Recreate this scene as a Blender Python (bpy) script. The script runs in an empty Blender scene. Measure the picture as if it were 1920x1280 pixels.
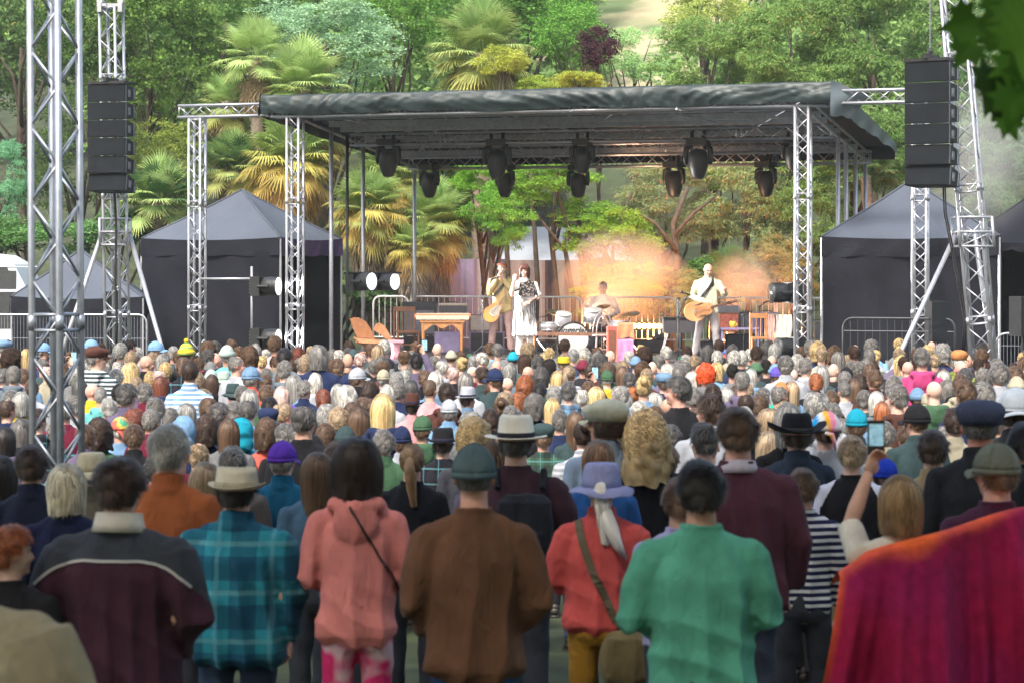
import bpy, bmesh, math, random
import numpy as np
from mathutils import Vector, Matrix
R = math.radians
rnd = random.Random(7)
C = bpy.context.scene.collection
sc = bpy.context.scene

# ---------------------------------------------------------------- camera, sky, sun, exposure
F = 4533.0; HZ = 500.0; CZ = 2.85
def W(px, py, d): return Vector(((px-960)*d/F, d, CZ-(py-HZ)*d/F))
cam_d = bpy.data.cameras.new('camera'); cam = bpy.data.objects.new('camera', cam_d); C.objects.link(cam)
cam.location = (0, 0, CZ); cam.rotation_euler = (R(90), 0, 0)
cam_d.sensor_width = 36; cam_d.lens = F/1920*36
cam_d.shift_y = -(640-HZ)/1920
cam_d.clip_end = 2000; cam_d.clip_start = 0.1
cam_d.dof.use_dof = True; cam_d.dof.focus_distance = 38; cam_d.dof.aperture_fstop = 5.6
sc.camera = cam
SUN_EL, SUN_AZ = R(52), R(205)       # from behind and to the left of the camera
w = bpy.data.worlds.new('World'); sc.world = w; w.use_nodes = True
nt = w.node_tree; bg = nt.nodes['Background']
sky = nt.nodes.new('ShaderNodeTexSky'); sky.sky_type = 'NISHITA'; sky.sun_disc = False
sky.sun_elevation = SUN_EL; sky.sun_rotation = SUN_AZ; sky.air_density = 1.6; sky.dust_density = 5.0; sky.ozone_density = 1.0
nt.links.new(sky.outputs[0], bg.inputs[0]); bg.inputs[1].default_value = 0.14
sd = bpy.data.lights.new('sun', 'SUN'); sun = bpy.data.objects.new('sun', sd); C.objects.link(sun)
sd.energy = 2.0; sd.angle = R(9); sd.color = (1.0, 0.95, 0.88)
dirv = Vector((math.sin(SUN_AZ)*math.cos(SUN_EL), math.cos(SUN_AZ)*math.cos(SUN_EL), math.sin(SUN_EL)))
sun.rotation_euler = dirv.to_track_quat('Z', 'Y').to_euler()
sc.view_settings.view_transform = 'Standard'; sc.view_settings.look = 'None'
sc.view_settings.exposure = 1.42; sc.view_settings.gamma = 1.0
sc.cycles.max_bounces = 6; sc.cycles.diffuse_bounces = 3; sc.cycles.glossy_bounces = 2
sc.cycles.transmission_bounces = 3; sc.cycles.transparent_max_bounces = 4; sc.cycles.volume_bounces = 0
sc.cycles.volume_step_rate = 2.0; sc.cycles.volume_max_steps = 96
sc.cycles.use_denoising = True

# ---------------------------------------------------------------- helpers
def tag(o, label=None, cat=None, group=None, kind=None):
    if label: o['label'] = label
    if cat: o['category'] = cat
    if group: o['group'] = group
    if kind: o['kind'] = kind
    return o
def empty(name, loc, label, cat, group=None):
    o = bpy.data.objects.new(name, None); C.objects.link(o); o.location = loc
    o.empty_display_size = 0.1
    return tag(o, label, cat, group)
def mk(name, me, mat=None, parent=None, world=True):
    """link a mesh (given in world coordinates) as one object, under parent"""
    o = bpy.data.objects.new(name, me); C.objects.link(o)
    if mat is not None:
        me.materials.clear(); me.materials.append(mat)
    if parent is not None:
        o.parent = parent
        if world:
            wl = Vector(parent.location); p = parent.parent
            while p is not None: wl += Vector(p.location); p = p.parent
            me.transform(Matrix.Translation(-wl))
    return o
def basis(d, up=Vector((0, 0, 1))):
    d = Vector(d).normalized()
    s = d.cross(up)
    if s.length < 1e-4: s = d.cross(Vector((0, 1, 0)))
    s.normalize(); return s, s.cross(d).normalized()
class G:
    def __init__(s): s.V = []; s.F = []
    def add(s, V, Fc):
        k = len(s.V); s.V += [tuple(v) for v in V]; s.F += [tuple(i+k for i in f) for f in Fc]; return s
    def rings(s, rings, cap=True):
        n = len(rings[0]); V = [v for r in rings for v in r]; Fc = []
        for i in range(len(rings)-1):
            for j in range(n):
                a = i*n+j; b = i*n+(j+1) % n; Fc.append((a, b, b+n, a+n))
        if cap:
            Fc.append(tuple(range(n-1, -1, -1))); k = (len(rings)-1)*n; Fc.append(tuple(range(k, k+n)))
        return s.add(V, Fc)
    def tube(s, pts, rad, n=8, cap=True, flat=1.0, up=Vector((0, 0, 1))):
        pts = [Vector(p) for p in pts]
        if not hasattr(rad, '__len__'): rad = [rad]*len(pts)
        rs = []; a0 = None
        for i, p in enumerate(pts):
            d = (pts[min(i+1, len(pts)-1)]-pts[max(i-1, 0)])
            if a0 is None: a0, b0 = basis(d, up)
            else:
                d.normalize(); a0 = (a0-d*a0.dot(d)).normalized(); b0 = a0.cross(d).normalized()
            rs.append([p+a0*(math.cos(2*math.pi*k/n)*rad[i])+b0*(math.sin(2*math.pi*k/n)*rad[i]*flat) for k in range(n)])
        return s.rings(rs, cap)
    def box(s, c, size, rot=None):
        x, y, z = [v/2 for v in size]; c = Vector(c)
        V = [Vector((a*x, b*y, d*z)) for a in (-1, 1) for b in (-1, 1) for d in (-1, 1)]
        if rot is not None: V = [rot @ v for v in V]
        return s.add([v+c for v in V], [(0, 1, 3, 2), (4, 6, 7, 5), (0, 4, 5, 1), (2, 3, 7, 6), (0, 2, 6, 4), (1, 5, 7, 3)])
    def ell(s, c, r, n=14, m=9, rot=None):
        c = Vector(c); V = [Vector((0, 0, r[2]))]
        for i in range(1, m):
            t = math.pi*i/m
            for j in range(n):
                p = 2*math.pi*j/n; V.append(Vector((r[0]*math.sin(t)*math.cos(p), r[1]*math.sin(t)*math.sin(p), r[2]*math.cos(t))))
        V.append(Vector((0, 0, -r[2]))); Fc = []
        for j in range(n): Fc.append((0, 1+j, 1+(j+1) % n))
        for i in range(m-2):
            for j in range(n):
                a = 1+i*n+j; b = 1+i*n+(j+1) % n; Fc.append((a, a+n, b+n, b))
        k = 1+(m-2)*n
        for j in range(n): Fc.append((len(V)-1, k+(j+1) % n, k+j))
        if rot is not None: V = [rot @ v for v in V]
        return s.add([v+c for v in V], Fc)
    def loft(s, secs, n=24, p=2.3):
        """secs: (z, cx, cy, rx, ry) horizontal super-ellipses, bottom to top"""
        rs = []
        for z, cx, cy, rx, ry in secs:
            r = []
            for k in range(n):
                a = 2*math.pi*k/n; ca, sa = math.cos(a), math.sin(a)
                q = (abs(ca)**p+abs(sa)**p)**(-1/p)
                r.append((cx+rx*ca*q, cy+ry*sa*q, z))
            rs.append(r)
        return s.rings(rs)
    def lathe(s, prof, c=(0, 0, 0), n=24, ax=None, cap=True):
        """prof: (r, h) along axis ax (default z) from point c"""
        c = Vector(c); ax = Vector(ax or (0, 0, 1)).normalized(); a, b = basis(ax, Vector((0, 1, 0)) if abs(ax.z) > .9 else Vector((0, 0, 1)))
        rs = [[c+ax*h+a*(r*math.cos(2*math.pi*k/n))+b*(r*math.sin(2*math.pi*k/n)) for k in range(n)] for r, h in prof]
        return s.rings(rs, cap)
    def prism(s, poly, origin, ux, uy, t):
        """extrude a 2D outline lying in plane (ux,uy) by vector t"""
        o = Vector(origin); ux = Vector(ux); uy = Vector(uy); t = Vector(t); n = len(poly)
        A = [o+ux*x+uy*y for x, y in poly]; B = [v+t for v in A]
        s.add(A+B, [tuple(range(n-1, -1, -1)), tuple(range(n, 2*n))]+[(i, (i+1) % n, n+(i+1) % n, n+i) for i in range(n)])
        return s
    def mesh(s, name='m', smooth=False, M=None):
        me = bpy.data.meshes.new(name); V = s.V
        if M is not None: V = [tuple(M @ Vector(v)) for v in V]
        me.from_pydata(V, [], s.F); me.update()
        bm = bmesh.new(); bm.from_mesh(me); bmesh.ops.recalc_face_normals(bm, faces=bm.faces); bm.to_mesh(me); bm.free()
        if smooth: me.shade_smooth()
        return me
def np_mesh(name, V, Q, col=None, smooth=False):
    """fast mesh from numpy: V (n,3), Q (m,4); col (n,3) -> colour attribute 'col'"""
    me = bpy.data.meshes.new(name); n = len(V); m = len(Q)
    me.vertices.add(n); me.vertices.foreach_set('co', np.asarray(V, np.float32).ravel())
    me.loops.add(m*4); me.loops.foreach_set('vertex_index', np.asarray(Q, np.int32).ravel())
    me.polygons.add(m); me.polygons.foreach_set('loop_start', np.arange(0, m*4, 4, dtype=np.int32))
    me.update(calc_edges=True); me.validate()
    if smooth: me.shade_smooth()
    if col is not None: set_col(me, col)
    return me
def set_col(me, col):
    a = me.color_attributes.get('col') or me.color_attributes.new('col', 'FLOAT_COLOR', 'POINT')
    c4 = np.ones((len(me.vertices), 4), np.float32); c4[:, :3] = col; a.data.foreach_set('color', c4.ravel())
def get_v(me):
    a = np.empty(len(me.vertices)*3, np.float32); me.vertices.foreach_get('co', a); return a.reshape(-1, 3)
def get_n(me):
    a = np.empty(len(me.vertices)*3, np.float32); me.vertex_normals.foreach_get('vector', a); return a.reshape(-1, 3)
def set_v(me, V): me.vertices.foreach_set('co', np.asarray(V, np.float32).ravel()); me.update()
def fuse(g, voxel, smooth=4, fac=.5):
    """one continuous surface out of overlapping closed shapes"""
    me = g.mesh('tmp'); o = bpy.data.objects.new('tmp', me); C.objects.link(o)
    m = o.modifiers.new('r', 'REMESH'); m.mode = 'VOXEL'; m.voxel_size = voxel; m.adaptivity = 0
    if smooth:
        s = o.modifiers.new('s', 'SMOOTH'); s.iterations = smooth; s.factor = fac
    dg = bpy.context.evaluated_depsgraph_get()
    out = bpy.data.meshes.new_from_object(o.evaluated_get(dg)); bpy.data.objects.remove(o); bpy.data.meshes.remove(me)
    out.shade_smooth(); return out
_ns = np.random.RandomState(3)
_NK = _ns.normal(size=(8, 12, 3)); _NP = _ns.uniform(0, 6.28, (8, 12))
def nz(P, f, k=0):
    """smooth numpy noise about -1..1"""
    a = (P @ (_NK[k % 8]*f).T)+_NP[k % 8]; return np.sin(a).sum(1)/4.0
def ridges(P, d, f, warp, k=0):
    """fold-like ridges running across direction d"""
    a = P @ np.array(d)*f + nz(P, warp, k)*2.2; return 1-2*np.abs(np.sin(a))

# ---------------------------------------------------------------- materials
MC = {}
def new_mat(name):
    m = bpy.data.materials.new(name); m.use_nodes = True; nt = m.node_tree; nt.nodes.clear()
    o = nt.nodes.new('ShaderNodeOutputMaterial'); return m, nt, o
def nd(nt, t, **kw):
    n = nt.nodes.new('ShaderNode'+t)
    for k, v in kw.items():
        if k.startswith('i_'): n.inputs[k[2:].replace('_', ' ')].default_value = v
        else: setattr(n, k, v)
    return n
def vcol(c): return (c[0], c[1], c[2], 1)
def mat(name, col, rough=.6, metal=0., spec=.5, var=.15, nscale=8., bump=0., bscale=60., emit=None, estr=0., sheen=0., trans=0., dirt=None):
    """procedural material: base colour broken by noise, fine bump"""
    if name in MC: return MC[name]
    m, nt, out = new_mat(name); L = nt.links.new
    p = nd(nt, 'BsdfPrincipled'); L(p.outputs[0], out.inputs[0])
    tc = nd(nt, 'TexCoord'); n1 = nd(nt, 'TexNoise'); n1.inputs['Scale'].default_value = nscale; n1.inputs['Detail'].default_value = 5
    L(tc.outputs['Object'], n1.inputs['Vector'])
    hs = nd(nt, 'MixRGB', blend_type='MIX'); a = [max(0, c*(1-var)) for c in col]; b = [min(1, c*(1+var)) for c in col]
    hs.inputs[1].default_value = vcol(dirt if dirt else a); hs.inputs[2].default_value = vcol(b)
    rp = nd(nt, 'MapRange'); rp.inputs[1].default_value = .3; rp.inputs[2].default_value = .7
    L(n1.outputs[0], rp.inputs[0]); L(rp.outputs[0], hs.inputs[0]); L(hs.outputs[0], p.inputs['Base Color'])
    p.inputs['Roughness'].default_value = rough; p.inputs['Metallic'].default_value = metal; p.inputs['Specular IOR Level'].default_value = spec
    if sheen: p.inputs['Sheen Weight'].default_value = sheen
    if bump:
        n2 = nd(nt, 'TexNoise'); n2.inputs['Scale'].default_value = bscale; L(tc.outputs['Object'], n2.inputs['Vector'])
        bp = nd(nt, 'Bump'); bp.inputs['Strength'].default_value = bump; bp.inputs['Distance'].default_value = .01
        L(n2.outputs[0], bp.inputs['Height']); L(bp.outputs[0], p.inputs['Normal'])
    if emit:
        p.inputs['Emission Color'].default_value = vcol(emit); p.inputs['Emission Strength'].default_value = estr
    MC[name] = m; return m
def cloth_mat(name, pattern='plain', col=None, col2=(.02, .02, .03), scale=1.0, rough=.9, bump=.35):
    """garment: object colour (or col), with weave bump and an optional pattern"""
    if name in MC: return MC[name]
    m, nt, out = new_mat(name); L = nt.links.new
    p = nd(nt, 'BsdfPrincipled'); L(p.outputs[0], out.inputs[0]); p.inputs['Roughness'].default_value = rough
    p.inputs['Specular IOR Level'].default_value = .12; p.inputs['Sheen Weight'].default_value = .03
    tc = nd(nt, 'TexCoord')
    if col: src = nd(nt, 'RGB'); src.outputs[0].default_value = vcol(col); src = src.outputs[0]
    else: src = nd(nt, 'ObjectInfo').outputs['Color']
    c = src
    def stripe(axis, f, lo, hi):
        sx = nd(nt, 'SeparateXYZ'); L(tc.outputs['Object'], sx.inputs[0])
        a = nd(nt, 'Math', operation='MULTIPLY'); a.inputs[1].default_value = f; L(sx.outputs[axis], a.inputs[0])
        b = nd(nt, 'Math', operation='FRACT'); L(a.outputs[0], b.inputs[0])
        g1 = nd(nt, 'Math', operation='GREATER_THAN'); g1.inputs[1].default_value = lo; L(b.outputs[0], g1.inputs[0])
        g2 = nd(nt, 'Math', operation='LESS_THAN'); g2.inputs[1].default_value = hi; L(b.outputs[0], g2.inputs[0])
        g = nd(nt, 'Math', operation='MULTIPLY'); L(g1.outputs[0], g.inputs[0]); L(g2.outputs[0], g.inputs[1]); return g.outputs[0]
    def mix(c, fac, c2, k=1.0):
        mx = nd(nt, 'MixRGB'); L(c, mx.inputs[1]); mx.inputs[2].default_value = vcol(c2)
        f = nd(nt, 'Math', operation='MULTIPLY'); f.inputs[1].default_value = k; L(fac, f.inputs[0]); L(f.outputs[0], mx.inputs[0]); return mx.outputs[0]
    if pattern == 'stripe': c = mix(c, stripe(2, 22*scale, .0, .45), col2)
    if pattern == 'plaid':
        c = mix(c, stripe(2, 7.5*scale, .0, .5), col2, .55); c = mix(c, stripe(0, 7.5*scale, .0, .5), col2, .5)
        c = mix(c, stripe(2, 7.5*scale, .7, .8), (.12, .3, .34), .5); c = mix(c, stripe(0, 7.5*scale, .72, .8), (.1, .28, .36), .5)
    if pattern in ('floral', 'tiedye'):
        v = nd(nt, 'TexNoise'); v.inputs['Scale'].default_value = 14*scale if pattern == 'floral' else 7*scale; v.inputs['Detail'].default_value = 1.5
        L(tc.outputs['Object'], v.inputs[0]); g = nd(nt, 'MapRange'); g.inputs[1].default_value = .5; g.inputs[2].default_value = .56 if pattern == 'floral' else .64; L(v.outputs[0], g.inputs[0])
        c = mix(c, g.outputs[0], col2)
    n1 = nd(nt, 'TexNoise'); n1.inputs['Scale'].default_value = 6; n1.inputs['Detail'].default_value = 6; L(tc.outputs['Object'], n1.inputs[0])
    rp = nd(nt, 'MapRange'); rp.inputs[1].default_value = .25; rp.inputs[2].default_value = .75; rp.inputs[3].default_value = .72; rp.inputs[4].default_value = 1.18
    L(n1.outputs[0], rp.inputs[0])
    mu = nd(nt, 'VectorMath', operation='SCALE'); L(c, mu.inputs[0]); L(rp.outputs[0], mu.inputs['Scale']); L(mu.outputs[0], p.inputs['Base Color'])
    n2 = nd(nt, 'TexNoise'); n2.inputs['Scale'].default_value = 260; L(tc.outputs['Object'], n2.inputs[0])
    n3 = nd(nt, 'TexNoise'); n3.inputs['Scale'].default_value = 14; n3.inputs['Detail'].default_value = 3; n3.inputs['Distortion'].default_value = 1.2
    mp = nd(nt, 'Mapping'); mp.inputs['Scale'].default_value = (1, 1, .45); L(tc.outputs['Object'], mp.inputs[0]); L(mp.outputs[0], n3.inputs[0])
    b1 = nd(nt, 'Bump'); b1.inputs['Strength'].default_value = bump; b1.inputs['Distance'].default_value = .002; L(n2.outputs[0], b1.inputs['Height'])
    b2 = nd(nt, 'Bump'); b2.inputs['Strength'].default_value = .7; b2.inputs['Distance'].default_value = .02; L(n3.outputs[0], b2.inputs['Height']); L(b1.outputs[0], b2.inputs['Normal'])
    L(b2.outputs[0], p.inputs['Normal'])
    MC[name] = m; return m
def attr_mat(name, rough=.5, spec=.3, trans=0., obj=True, var=0., metal=0., bump=0., hair=False):
    """vertex colour x object colour; trans = share of light passing through (leaves)"""
    if name in MC: return MC[name]
    m, nt, out = new_mat(name); L = nt.links.new
    p = nd(nt, 'BsdfPrincipled'); p.inputs['Roughness'].default_value = rough; p.inputs['Specular IOR Level'].default_value = spec; p.inputs['Metallic'].default_value = metal
    at = nd(nt, 'Attribute', attribute_name='col'); c = at.outputs['Color']
    if obj:
        oi = nd(nt, 'ObjectInfo'); mu = nd(nt, 'MixRGB', blend_type='MULTIPLY'); mu.inputs[0].default_value = 1
        L(c, mu.inputs[1]); L(oi.outputs['Color'], mu.inputs[2]); c = mu.outputs[0]
    if var:
        tc = nd(nt, 'TexCoord'); n1 = nd(nt, 'TexNoise'); n1.inputs['Scale'].default_value = 20; L(tc.outputs['Object'], n1.inputs[0])
        rp = nd(nt, 'MapRange'); rp.inputs[1].default_value = .3; rp.inputs[2].default_value = .7; rp.inputs[3].default_value = 1-var; rp.inputs[4].default_value = 1+var; L(n1.outputs[0], rp.inputs[0])
        mv = nd(nt, 'VectorMath', operation='SCALE'); L(c, mv.inputs[0]); L(rp.outputs[0], mv.inputs['Scale']); c = mv.outputs[0]
    L(c, p.inputs['Base Color'])
    if trans:
        t = nd(nt, 'BsdfTranslucent'); L(c, t.inputs[0]); mx = nd(nt, 'MixShader'); mx.inputs[0].default_value = trans
        L(p.outputs[0], mx.inputs[1]); L(t.outputs[0], mx.inputs[2]); L(mx.outputs[0], out.inputs[0])
    else: L(p.outputs[0], out.inputs[0])
    MC[name] = m; return m
ALU = mat('aluminium', (.42, .43, .47), .34, .55, var=.12, nscale=14)
ALUD = mat('worn aluminium', (.34, .37, .42), .42, .55, var=.18, nscale=10)
BLACKMETAL = mat('black metal', (.018, .018, .021), .45, .2, var=.3)
BLACKBOX = mat('black paint', (.014, .015, .018), .6, spec=.25, var=.3, bump=.3, bscale=200)
SKIN = attr_mat('skin', .55, .35, var=.08)
HAIR = attr_mat('hair', .5, .35)
LEAF = attr_mat('leaf', .6, .12, trans=.36)
DRYLEAF = attr_mat('dry leaf', .7, .2, trans=.15)
FELT = cloth_mat('felt'); CLOTH = cloth_mat('cloth')
CL_STRIPE = cloth_mat('striped cloth', 'stripe', col2=(.6, .62, .66)); CL_PLAID = cloth_mat('plaid cloth', 'plaid'); CL_FLORAL = cloth_mat('patterned cloth', 'floral', col2=(.5, .42, .25))
SHOE = mat('shoe leather', (.03, .025, .02), .5)
# ---------------------------------------------------------------- people
HC = Vector((0, -.004, 1.648))           # skull centre in the standing body, nominal height 1.75
PIV = Vector((0, -.015, 1.565))
def head_matrix(yaw=0, pitch=0, roll=0):
    return Matrix.Translation(PIV) @ Matrix.Rotation(-R(yaw), 4, 'Z') @ Matrix.Rotation(R(pitch), 4, 'X') @ Matrix.Rotation(R(roll), 4, 'Y') @ Matrix.Translation(HC-PIV)
def head_parts(fem=False):
    h = G(); k = .95 if fem else 1
    h.ell((0, -.008, .012), (.076*k, .094, .094), 18, 12); h.ell((0, .028, -.035), (.061*k, .062, .083), 16, 10)
    h.ell((0, .046, -.083), (.041*k, .04, .034)); h.ell((0, .0, -.06), (.058*k, .06, .05))
    h.tube([(0, .083, .005), (0, .100, -.018), (0, .108, -.036)], [.008, .011, .014], 8); h.ell((0, .099, -.040), (.017, .012, .009))
    h.ell((0, .081, .016), (.05, .014, .009)); h.ell((0, .084, -.066), (.024, .012, .010)); h.ell((0, .080, -.094), (.02, .014, .015))
    h.ell((.036, .07, -.032), (.02, .018, .018)); h.ell((-.036, .07, -.032), (.02, .018, .018))
    for s in (-1, 1): h.ell((s*.08*k, -.006, -.012), (.009, .019, .031), 10, 8, Matrix.Rotation(s*R(22), 3, 'Z') @ Matrix.Rotation(R(-8), 3, 'X'))
    return h
def hand(g, w, d, nrm, curl=.5, s=1.0, thumb=1):
    d = Vector(d).normalized(); nrm = Vector(nrm); nrm = (nrm-d*nrm.dot(d)).normalized(); side = d.cross(nrm)
    w = Vector(w); rot = Matrix((side, d, nrm)).transposed()
    g.ell(w+d*.045*s, (.040*s, .055*s, .016*s), 12, 8, rot)
    for i, (o, L) in enumerate(((-.030, .062), (-.010, .078), (.010, .082), (.029, .072))):
        p = w+d*.085*s+side*o*s*thumb; dd = d.copy(); pts = [w+d*.05*s+side*o*.9*s*thumb, p]; a = curl*(.8+.1*i)
        for q in range(3):
            dd = (Matrix.Rotation(a, 3, side) @ dd) if side.length else dd
            p = p+dd*(L*s*(.45, .32, .25)[q]); pts.append(p)
        g.tube(pts, [.0095*s, .0095*s, .009*s, .008*s, .0065*s], 7)
    b = w+d*.02*s+side*.032*s*thumb
    g.tube([b, b+d*.035*s+side*.022*s*thumb-nrm*.008*s, b+d*.062*s+side*.024*s*thumb-nrm*.02*s], [.013*s, .011*s, .008*s], 7)
def X(p, s): return Vector((p[0]*s, p[1], p[2]))
ARMS = {'down': ((.178, -.005, 1.415), (.226, -.03, 1.13), (.225, .05, .89)), 'front': ((.178, -.005, 1.415), (.236, -.01, 1.14), (.13, .20, 1.08)),
        'folded': ((.185, -.005, 1.42), (.275, .03, 1.15), (.05, .2, 1.16)), 'pocket': ((.178, -.005, 1.415), (.240, -.045, 1.13), (.150, .15, .96)),
        'phone': ((.185, .02, 1.43), (.20, .24, 1.53), (.105, .31, 1.76)), 'mouth': ((.185, .01, 1.42), (.23, .12, 1.17), (.05, .19, 1.45)),
        'strum': ((.185, -.01, 1.42), (.275, .0, 1.15), (.06, .18, 1.08)), 'neck': ((.185, .0, 1.42), (.30, .08, 1.19), (.34, .27, 1.25)),
        'raise': ((.185, .02, 1.43), (.31, .24, 1.50), (.27, .33, 1.80)), 'wave': ((.185, .0, 1.42), (.27, .13, 1.2), (.24, .2, 1.47)), 'waist': ((.185, -.01, 1.42), (.29, .0, 1.17), (.1, .17, 1.1))}
def arms_of(a):
    a = (a, a) if isinstance(a, str) else a
    return [(s, [X(p, s) for p in ARMS[k]], k) for s, k in ((-1, a[0]), (1, a[1]))]
def make_body(arms='down', yaw=0, pitch=0, voxel=.0095, fem=False, girth=1., legs=None, sit=False):
    g = G(); q = girth
    g.loft([(.80, 0, 0, .13*q, .09*q), (.86, 0, -.01, .165*q, .112*q), (.95, 0, -.01, .163*q, .112*q), (1.06, 0, 0, .142*q, .097*q), (1.2, 0, .005, .155*q, .106*q),
            (1.32, 0, .0, .168*q, .108*q), (1.39, 0, -.005, .172, .095), (1.44, 0, -.01, .135, .075), (1.475, 0, -.012, .085, .06), (1.50, 0, -.012, .06, .055)])
    g.tube([(0, -.022, 1.44), (0, -.015, 1.53), (0, -.004, 1.60)], [.066, .060, .057], 16)
    M = head_matrix(yaw, pitch); h = head_parts(fem); g.add([M @ Vector(v) for v in h.V], h.F)
    for s, J, k in arms_of(arms):
        a, e, w = J; a = a+Vector((0, 0, -.018)); g.ell(a, (.048, .048, .044)); g.tube([a, a.lerp(e, .5), e, e.lerp(w, .35), w], [.046, .046, .038, .04, .026], 12)
        d = (w-e).normalized(); curl = .45; nrm = Vector((-s, 0, 0))
        if k in ('front', 'folded', 'strum', 'mouth', 'neck', 'phone', 'raise', 'wave'): nrm = Vector((-s*.7, .2, -.5)) if k in ('strum', 'front', 'folded') else Vector((-s*.6, -.6, .2)); curl = .7
        hand(g, w, d, nrm, curl, 1.0, -s)
    lg = legs or [((.09, -.005, .90), (.105, .015, .49), (.11, -.02, .09)), ((-.09, -.005, .90), (-.105, .015, .49), (-.11, -.02, .09))]
    for hp, kn, an in lg:
        hp, kn, an = Vector(hp), Vector(kn), Vector(an)
        g.tube([hp, hp.lerp(kn, .5), kn, kn.lerp(an, .3), an], [.088, .072, .054, .055, .037], 14)
        g.tube([an+Vector((0, -.035, -.04)), an+Vector((0, .05, -.045)), an+Vector((0, .15, -.06))], [.038, .042, .026], 10, flat=.8)
    me = fuse(g, voxel, 3); V = get_v(me)
    # real differences of skin colour: lips, brows, eyes, ears a little redder
    Mi = np.array(M.inverted()); Hh = V @ Mi[:3, :3].T+Mi[:3, 3]; col = np.ones((len(V), 3), np.float32)
    def spot(c, r, rgb, k=1.):
        dd = np.sqrt((((Hh-np.array(c))/np.array(r))**2).sum(1)); f = np.clip(1.5-dd, 0, 1)[:, None]*k; col[:] = col*(1-f)+np.array(rgb)*f
    for s in (-1, 1):
        spot((s*.03, .083, -.004), (.014, .02, .007), (.12, .08, .07)); spot((s*.031, .09, .018), (.022, .02, .005), (.35, .25, .2), .8)
        spot((s*.08, -.006, -.012), (.02, .03, .04), (1.1, .78, .72), .8)
    spot((0, .09, -.066), (.024, .02, .008), (.85, .45, .42), .8); spot((0, .108, -.036), (.018, .02, .015), (1.05, .8, .75), .7)
    set_col(me, col); return me, M
def fold(me, amp, fz=26., top=1.40, seed=0, diag=.32):
    V = get_v(me); N = get_n(me); off = np.array([seed*1.7, seed*.9, seed*2.3]); P = V+off
    r = ridges(P*np.array([1, 1, .35]), (1, .35, 0), fz, 3.2, seed)*(1-diag)+ridges(P, (.5, .3, .75), fz*.8, 4.0, seed+1)*diag
    m = np.clip((top-V[:, 2])/.25, .25, 1); set_v(me, V+N*(r*amp*m+nz(P, 9, seed+2)*amp*.5*m)[:, None]); return me
def make_top(arms='down', kind='sweater', voxel=.011, girth=1., loose=0., hem=.86, sleeve=1., seed=0, sh=0., amp=.006, shortsl=False):
    g = G(); q = girth; L = loose; amp = amp*1.7
    secs = [(hem, 0, -.005, (.166+L*.5)*q, (.116+L*.5)*q), (hem+.05, 0, -.005, (.188+L)*q, (.135+L)*q), (1.06, 0, -.002, (.172+L*1.1)*q, (.122+L)*q), (1.2, 0, 0, (.178+L*.9)*q, (.128+L*.8)*q),
            (1.31, 0, -.003, .186*q+L*.4+sh, .126*q+L*.4), (1.375, 0, -.010, .180+sh, .108+L*.3), (1.42, 0, -.014, .145+sh*.6, .092), (1.458, 0, -.016, .112+sh*.2, .08), (1.49, 0, -.018, .084, .074), (1.518, 0, -.018, .072, .069)]
    g.loft(secs, 28)
    for s, J, k in arms_of(arms):
        a, e, w = J; a = a+Vector((s*sh, 0, -.026)); e = e+Vector((s*(sh+L*.8), 0, 0)); w = w+Vector((s*sh*.5, 0, 0)); w = e.lerp(w, .93)
        g.ell(a, (.068+L*.3, .07+L*.3, .064+L*.2)); r = sleeve
        g.tube([(s*.03, -.018, 1.468), (s*.09, -.018, 1.44), a+Vector((-s*.015, 0, -.008))], [.045, .052+L*.1, .064+L*.3], 14)
        if shortsl: g.tube([a, a.lerp(e, .55), a.lerp(e, .85)], [.066*r, .064*r, .066*r], 14)
        else: g.tube([a, a.lerp(e, .5), e, e.lerp(w, .5), w, w+(w-e).normalized()*.01], [(.068+L*.4)*r, (.064+L*.5)*r, (.056+L*.5)*r, (.052+L*.4)*r, (.043+L*.3)*r, .035*r], 14)
    if kind == 'jacket':    # standing collar
        rs = [(1.455, .098, .09), (1.50, .082, .078), (1.545, .078, .078), (1.548, .06, .06)]
        g.rings([[(a*math.cos(t), b*math.sin(t)*.98-.018, z+.012*math.cos(t+1.57)*1) for t in [2*math.pi*i/20 for i in range(20)]] for z, a, b in rs])
    if kind == 'hoodie':    # hood lying on the shoulders behind the neck
        g.tube([(-.125, .01, 1.475), (-.11, -.075, 1.485), (0, -.115, 1.47), (.11, -.075, 1.485), (.125, .01, 1.475)], [.03, .048, .058, .048, .03], 12, flat=.85)
        g.ell((0, -.125, 1.40), (.12, .04, .10), 16, 10)
    if kind == 'sweater':
        g.tube([(.076*math.cos(t), .072*math.sin(t)-.018, 1.516+.004*-math.sin(t)) for t in [2*math.pi*i/20 for i in range(21)]], .009, 6)
    me = fuse(g, voxel, 5); fold(me, amp, seed=seed); return me
def make_trousers(legs=None, voxel=.013, girth=1., skirt=False, seed=0, amp=.005, short=False):
    g = G(); q = girth; g.loft([(.80, 0, 0, .15*q, .11*q), (.86, 0, -.01, .178*q, .128*q), (.95, 0, -.01, .172*q, .124*q), (1.04, 0, -.005, .156*q, .112*q)])
    lg = legs or [((.09, -.005, .90), (.105, .015, .49), (.11, -.02, .09)), ((-.09, -.005, .90), (-.105, .015, .49), (-.11, -.02, .09))]
    for hp, kn, an in lg:
        hp, kn, an = Vector(hp), Vector(kn), Vector(an)
        if short: g.tube([hp, hp.lerp(kn, .5), kn], [.1, .09, .08], 14)
        else: g.tube([hp, hp.lerp(kn, .5), kn, kn.lerp(an, .5), an+Vector((0, 0, .01))], [.1, .086, .07, .066, .062], 14)
    me = fuse(g, voxel, 4); fold(me, amp, seed=seed+3, top=2, diag=.7); return me
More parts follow.
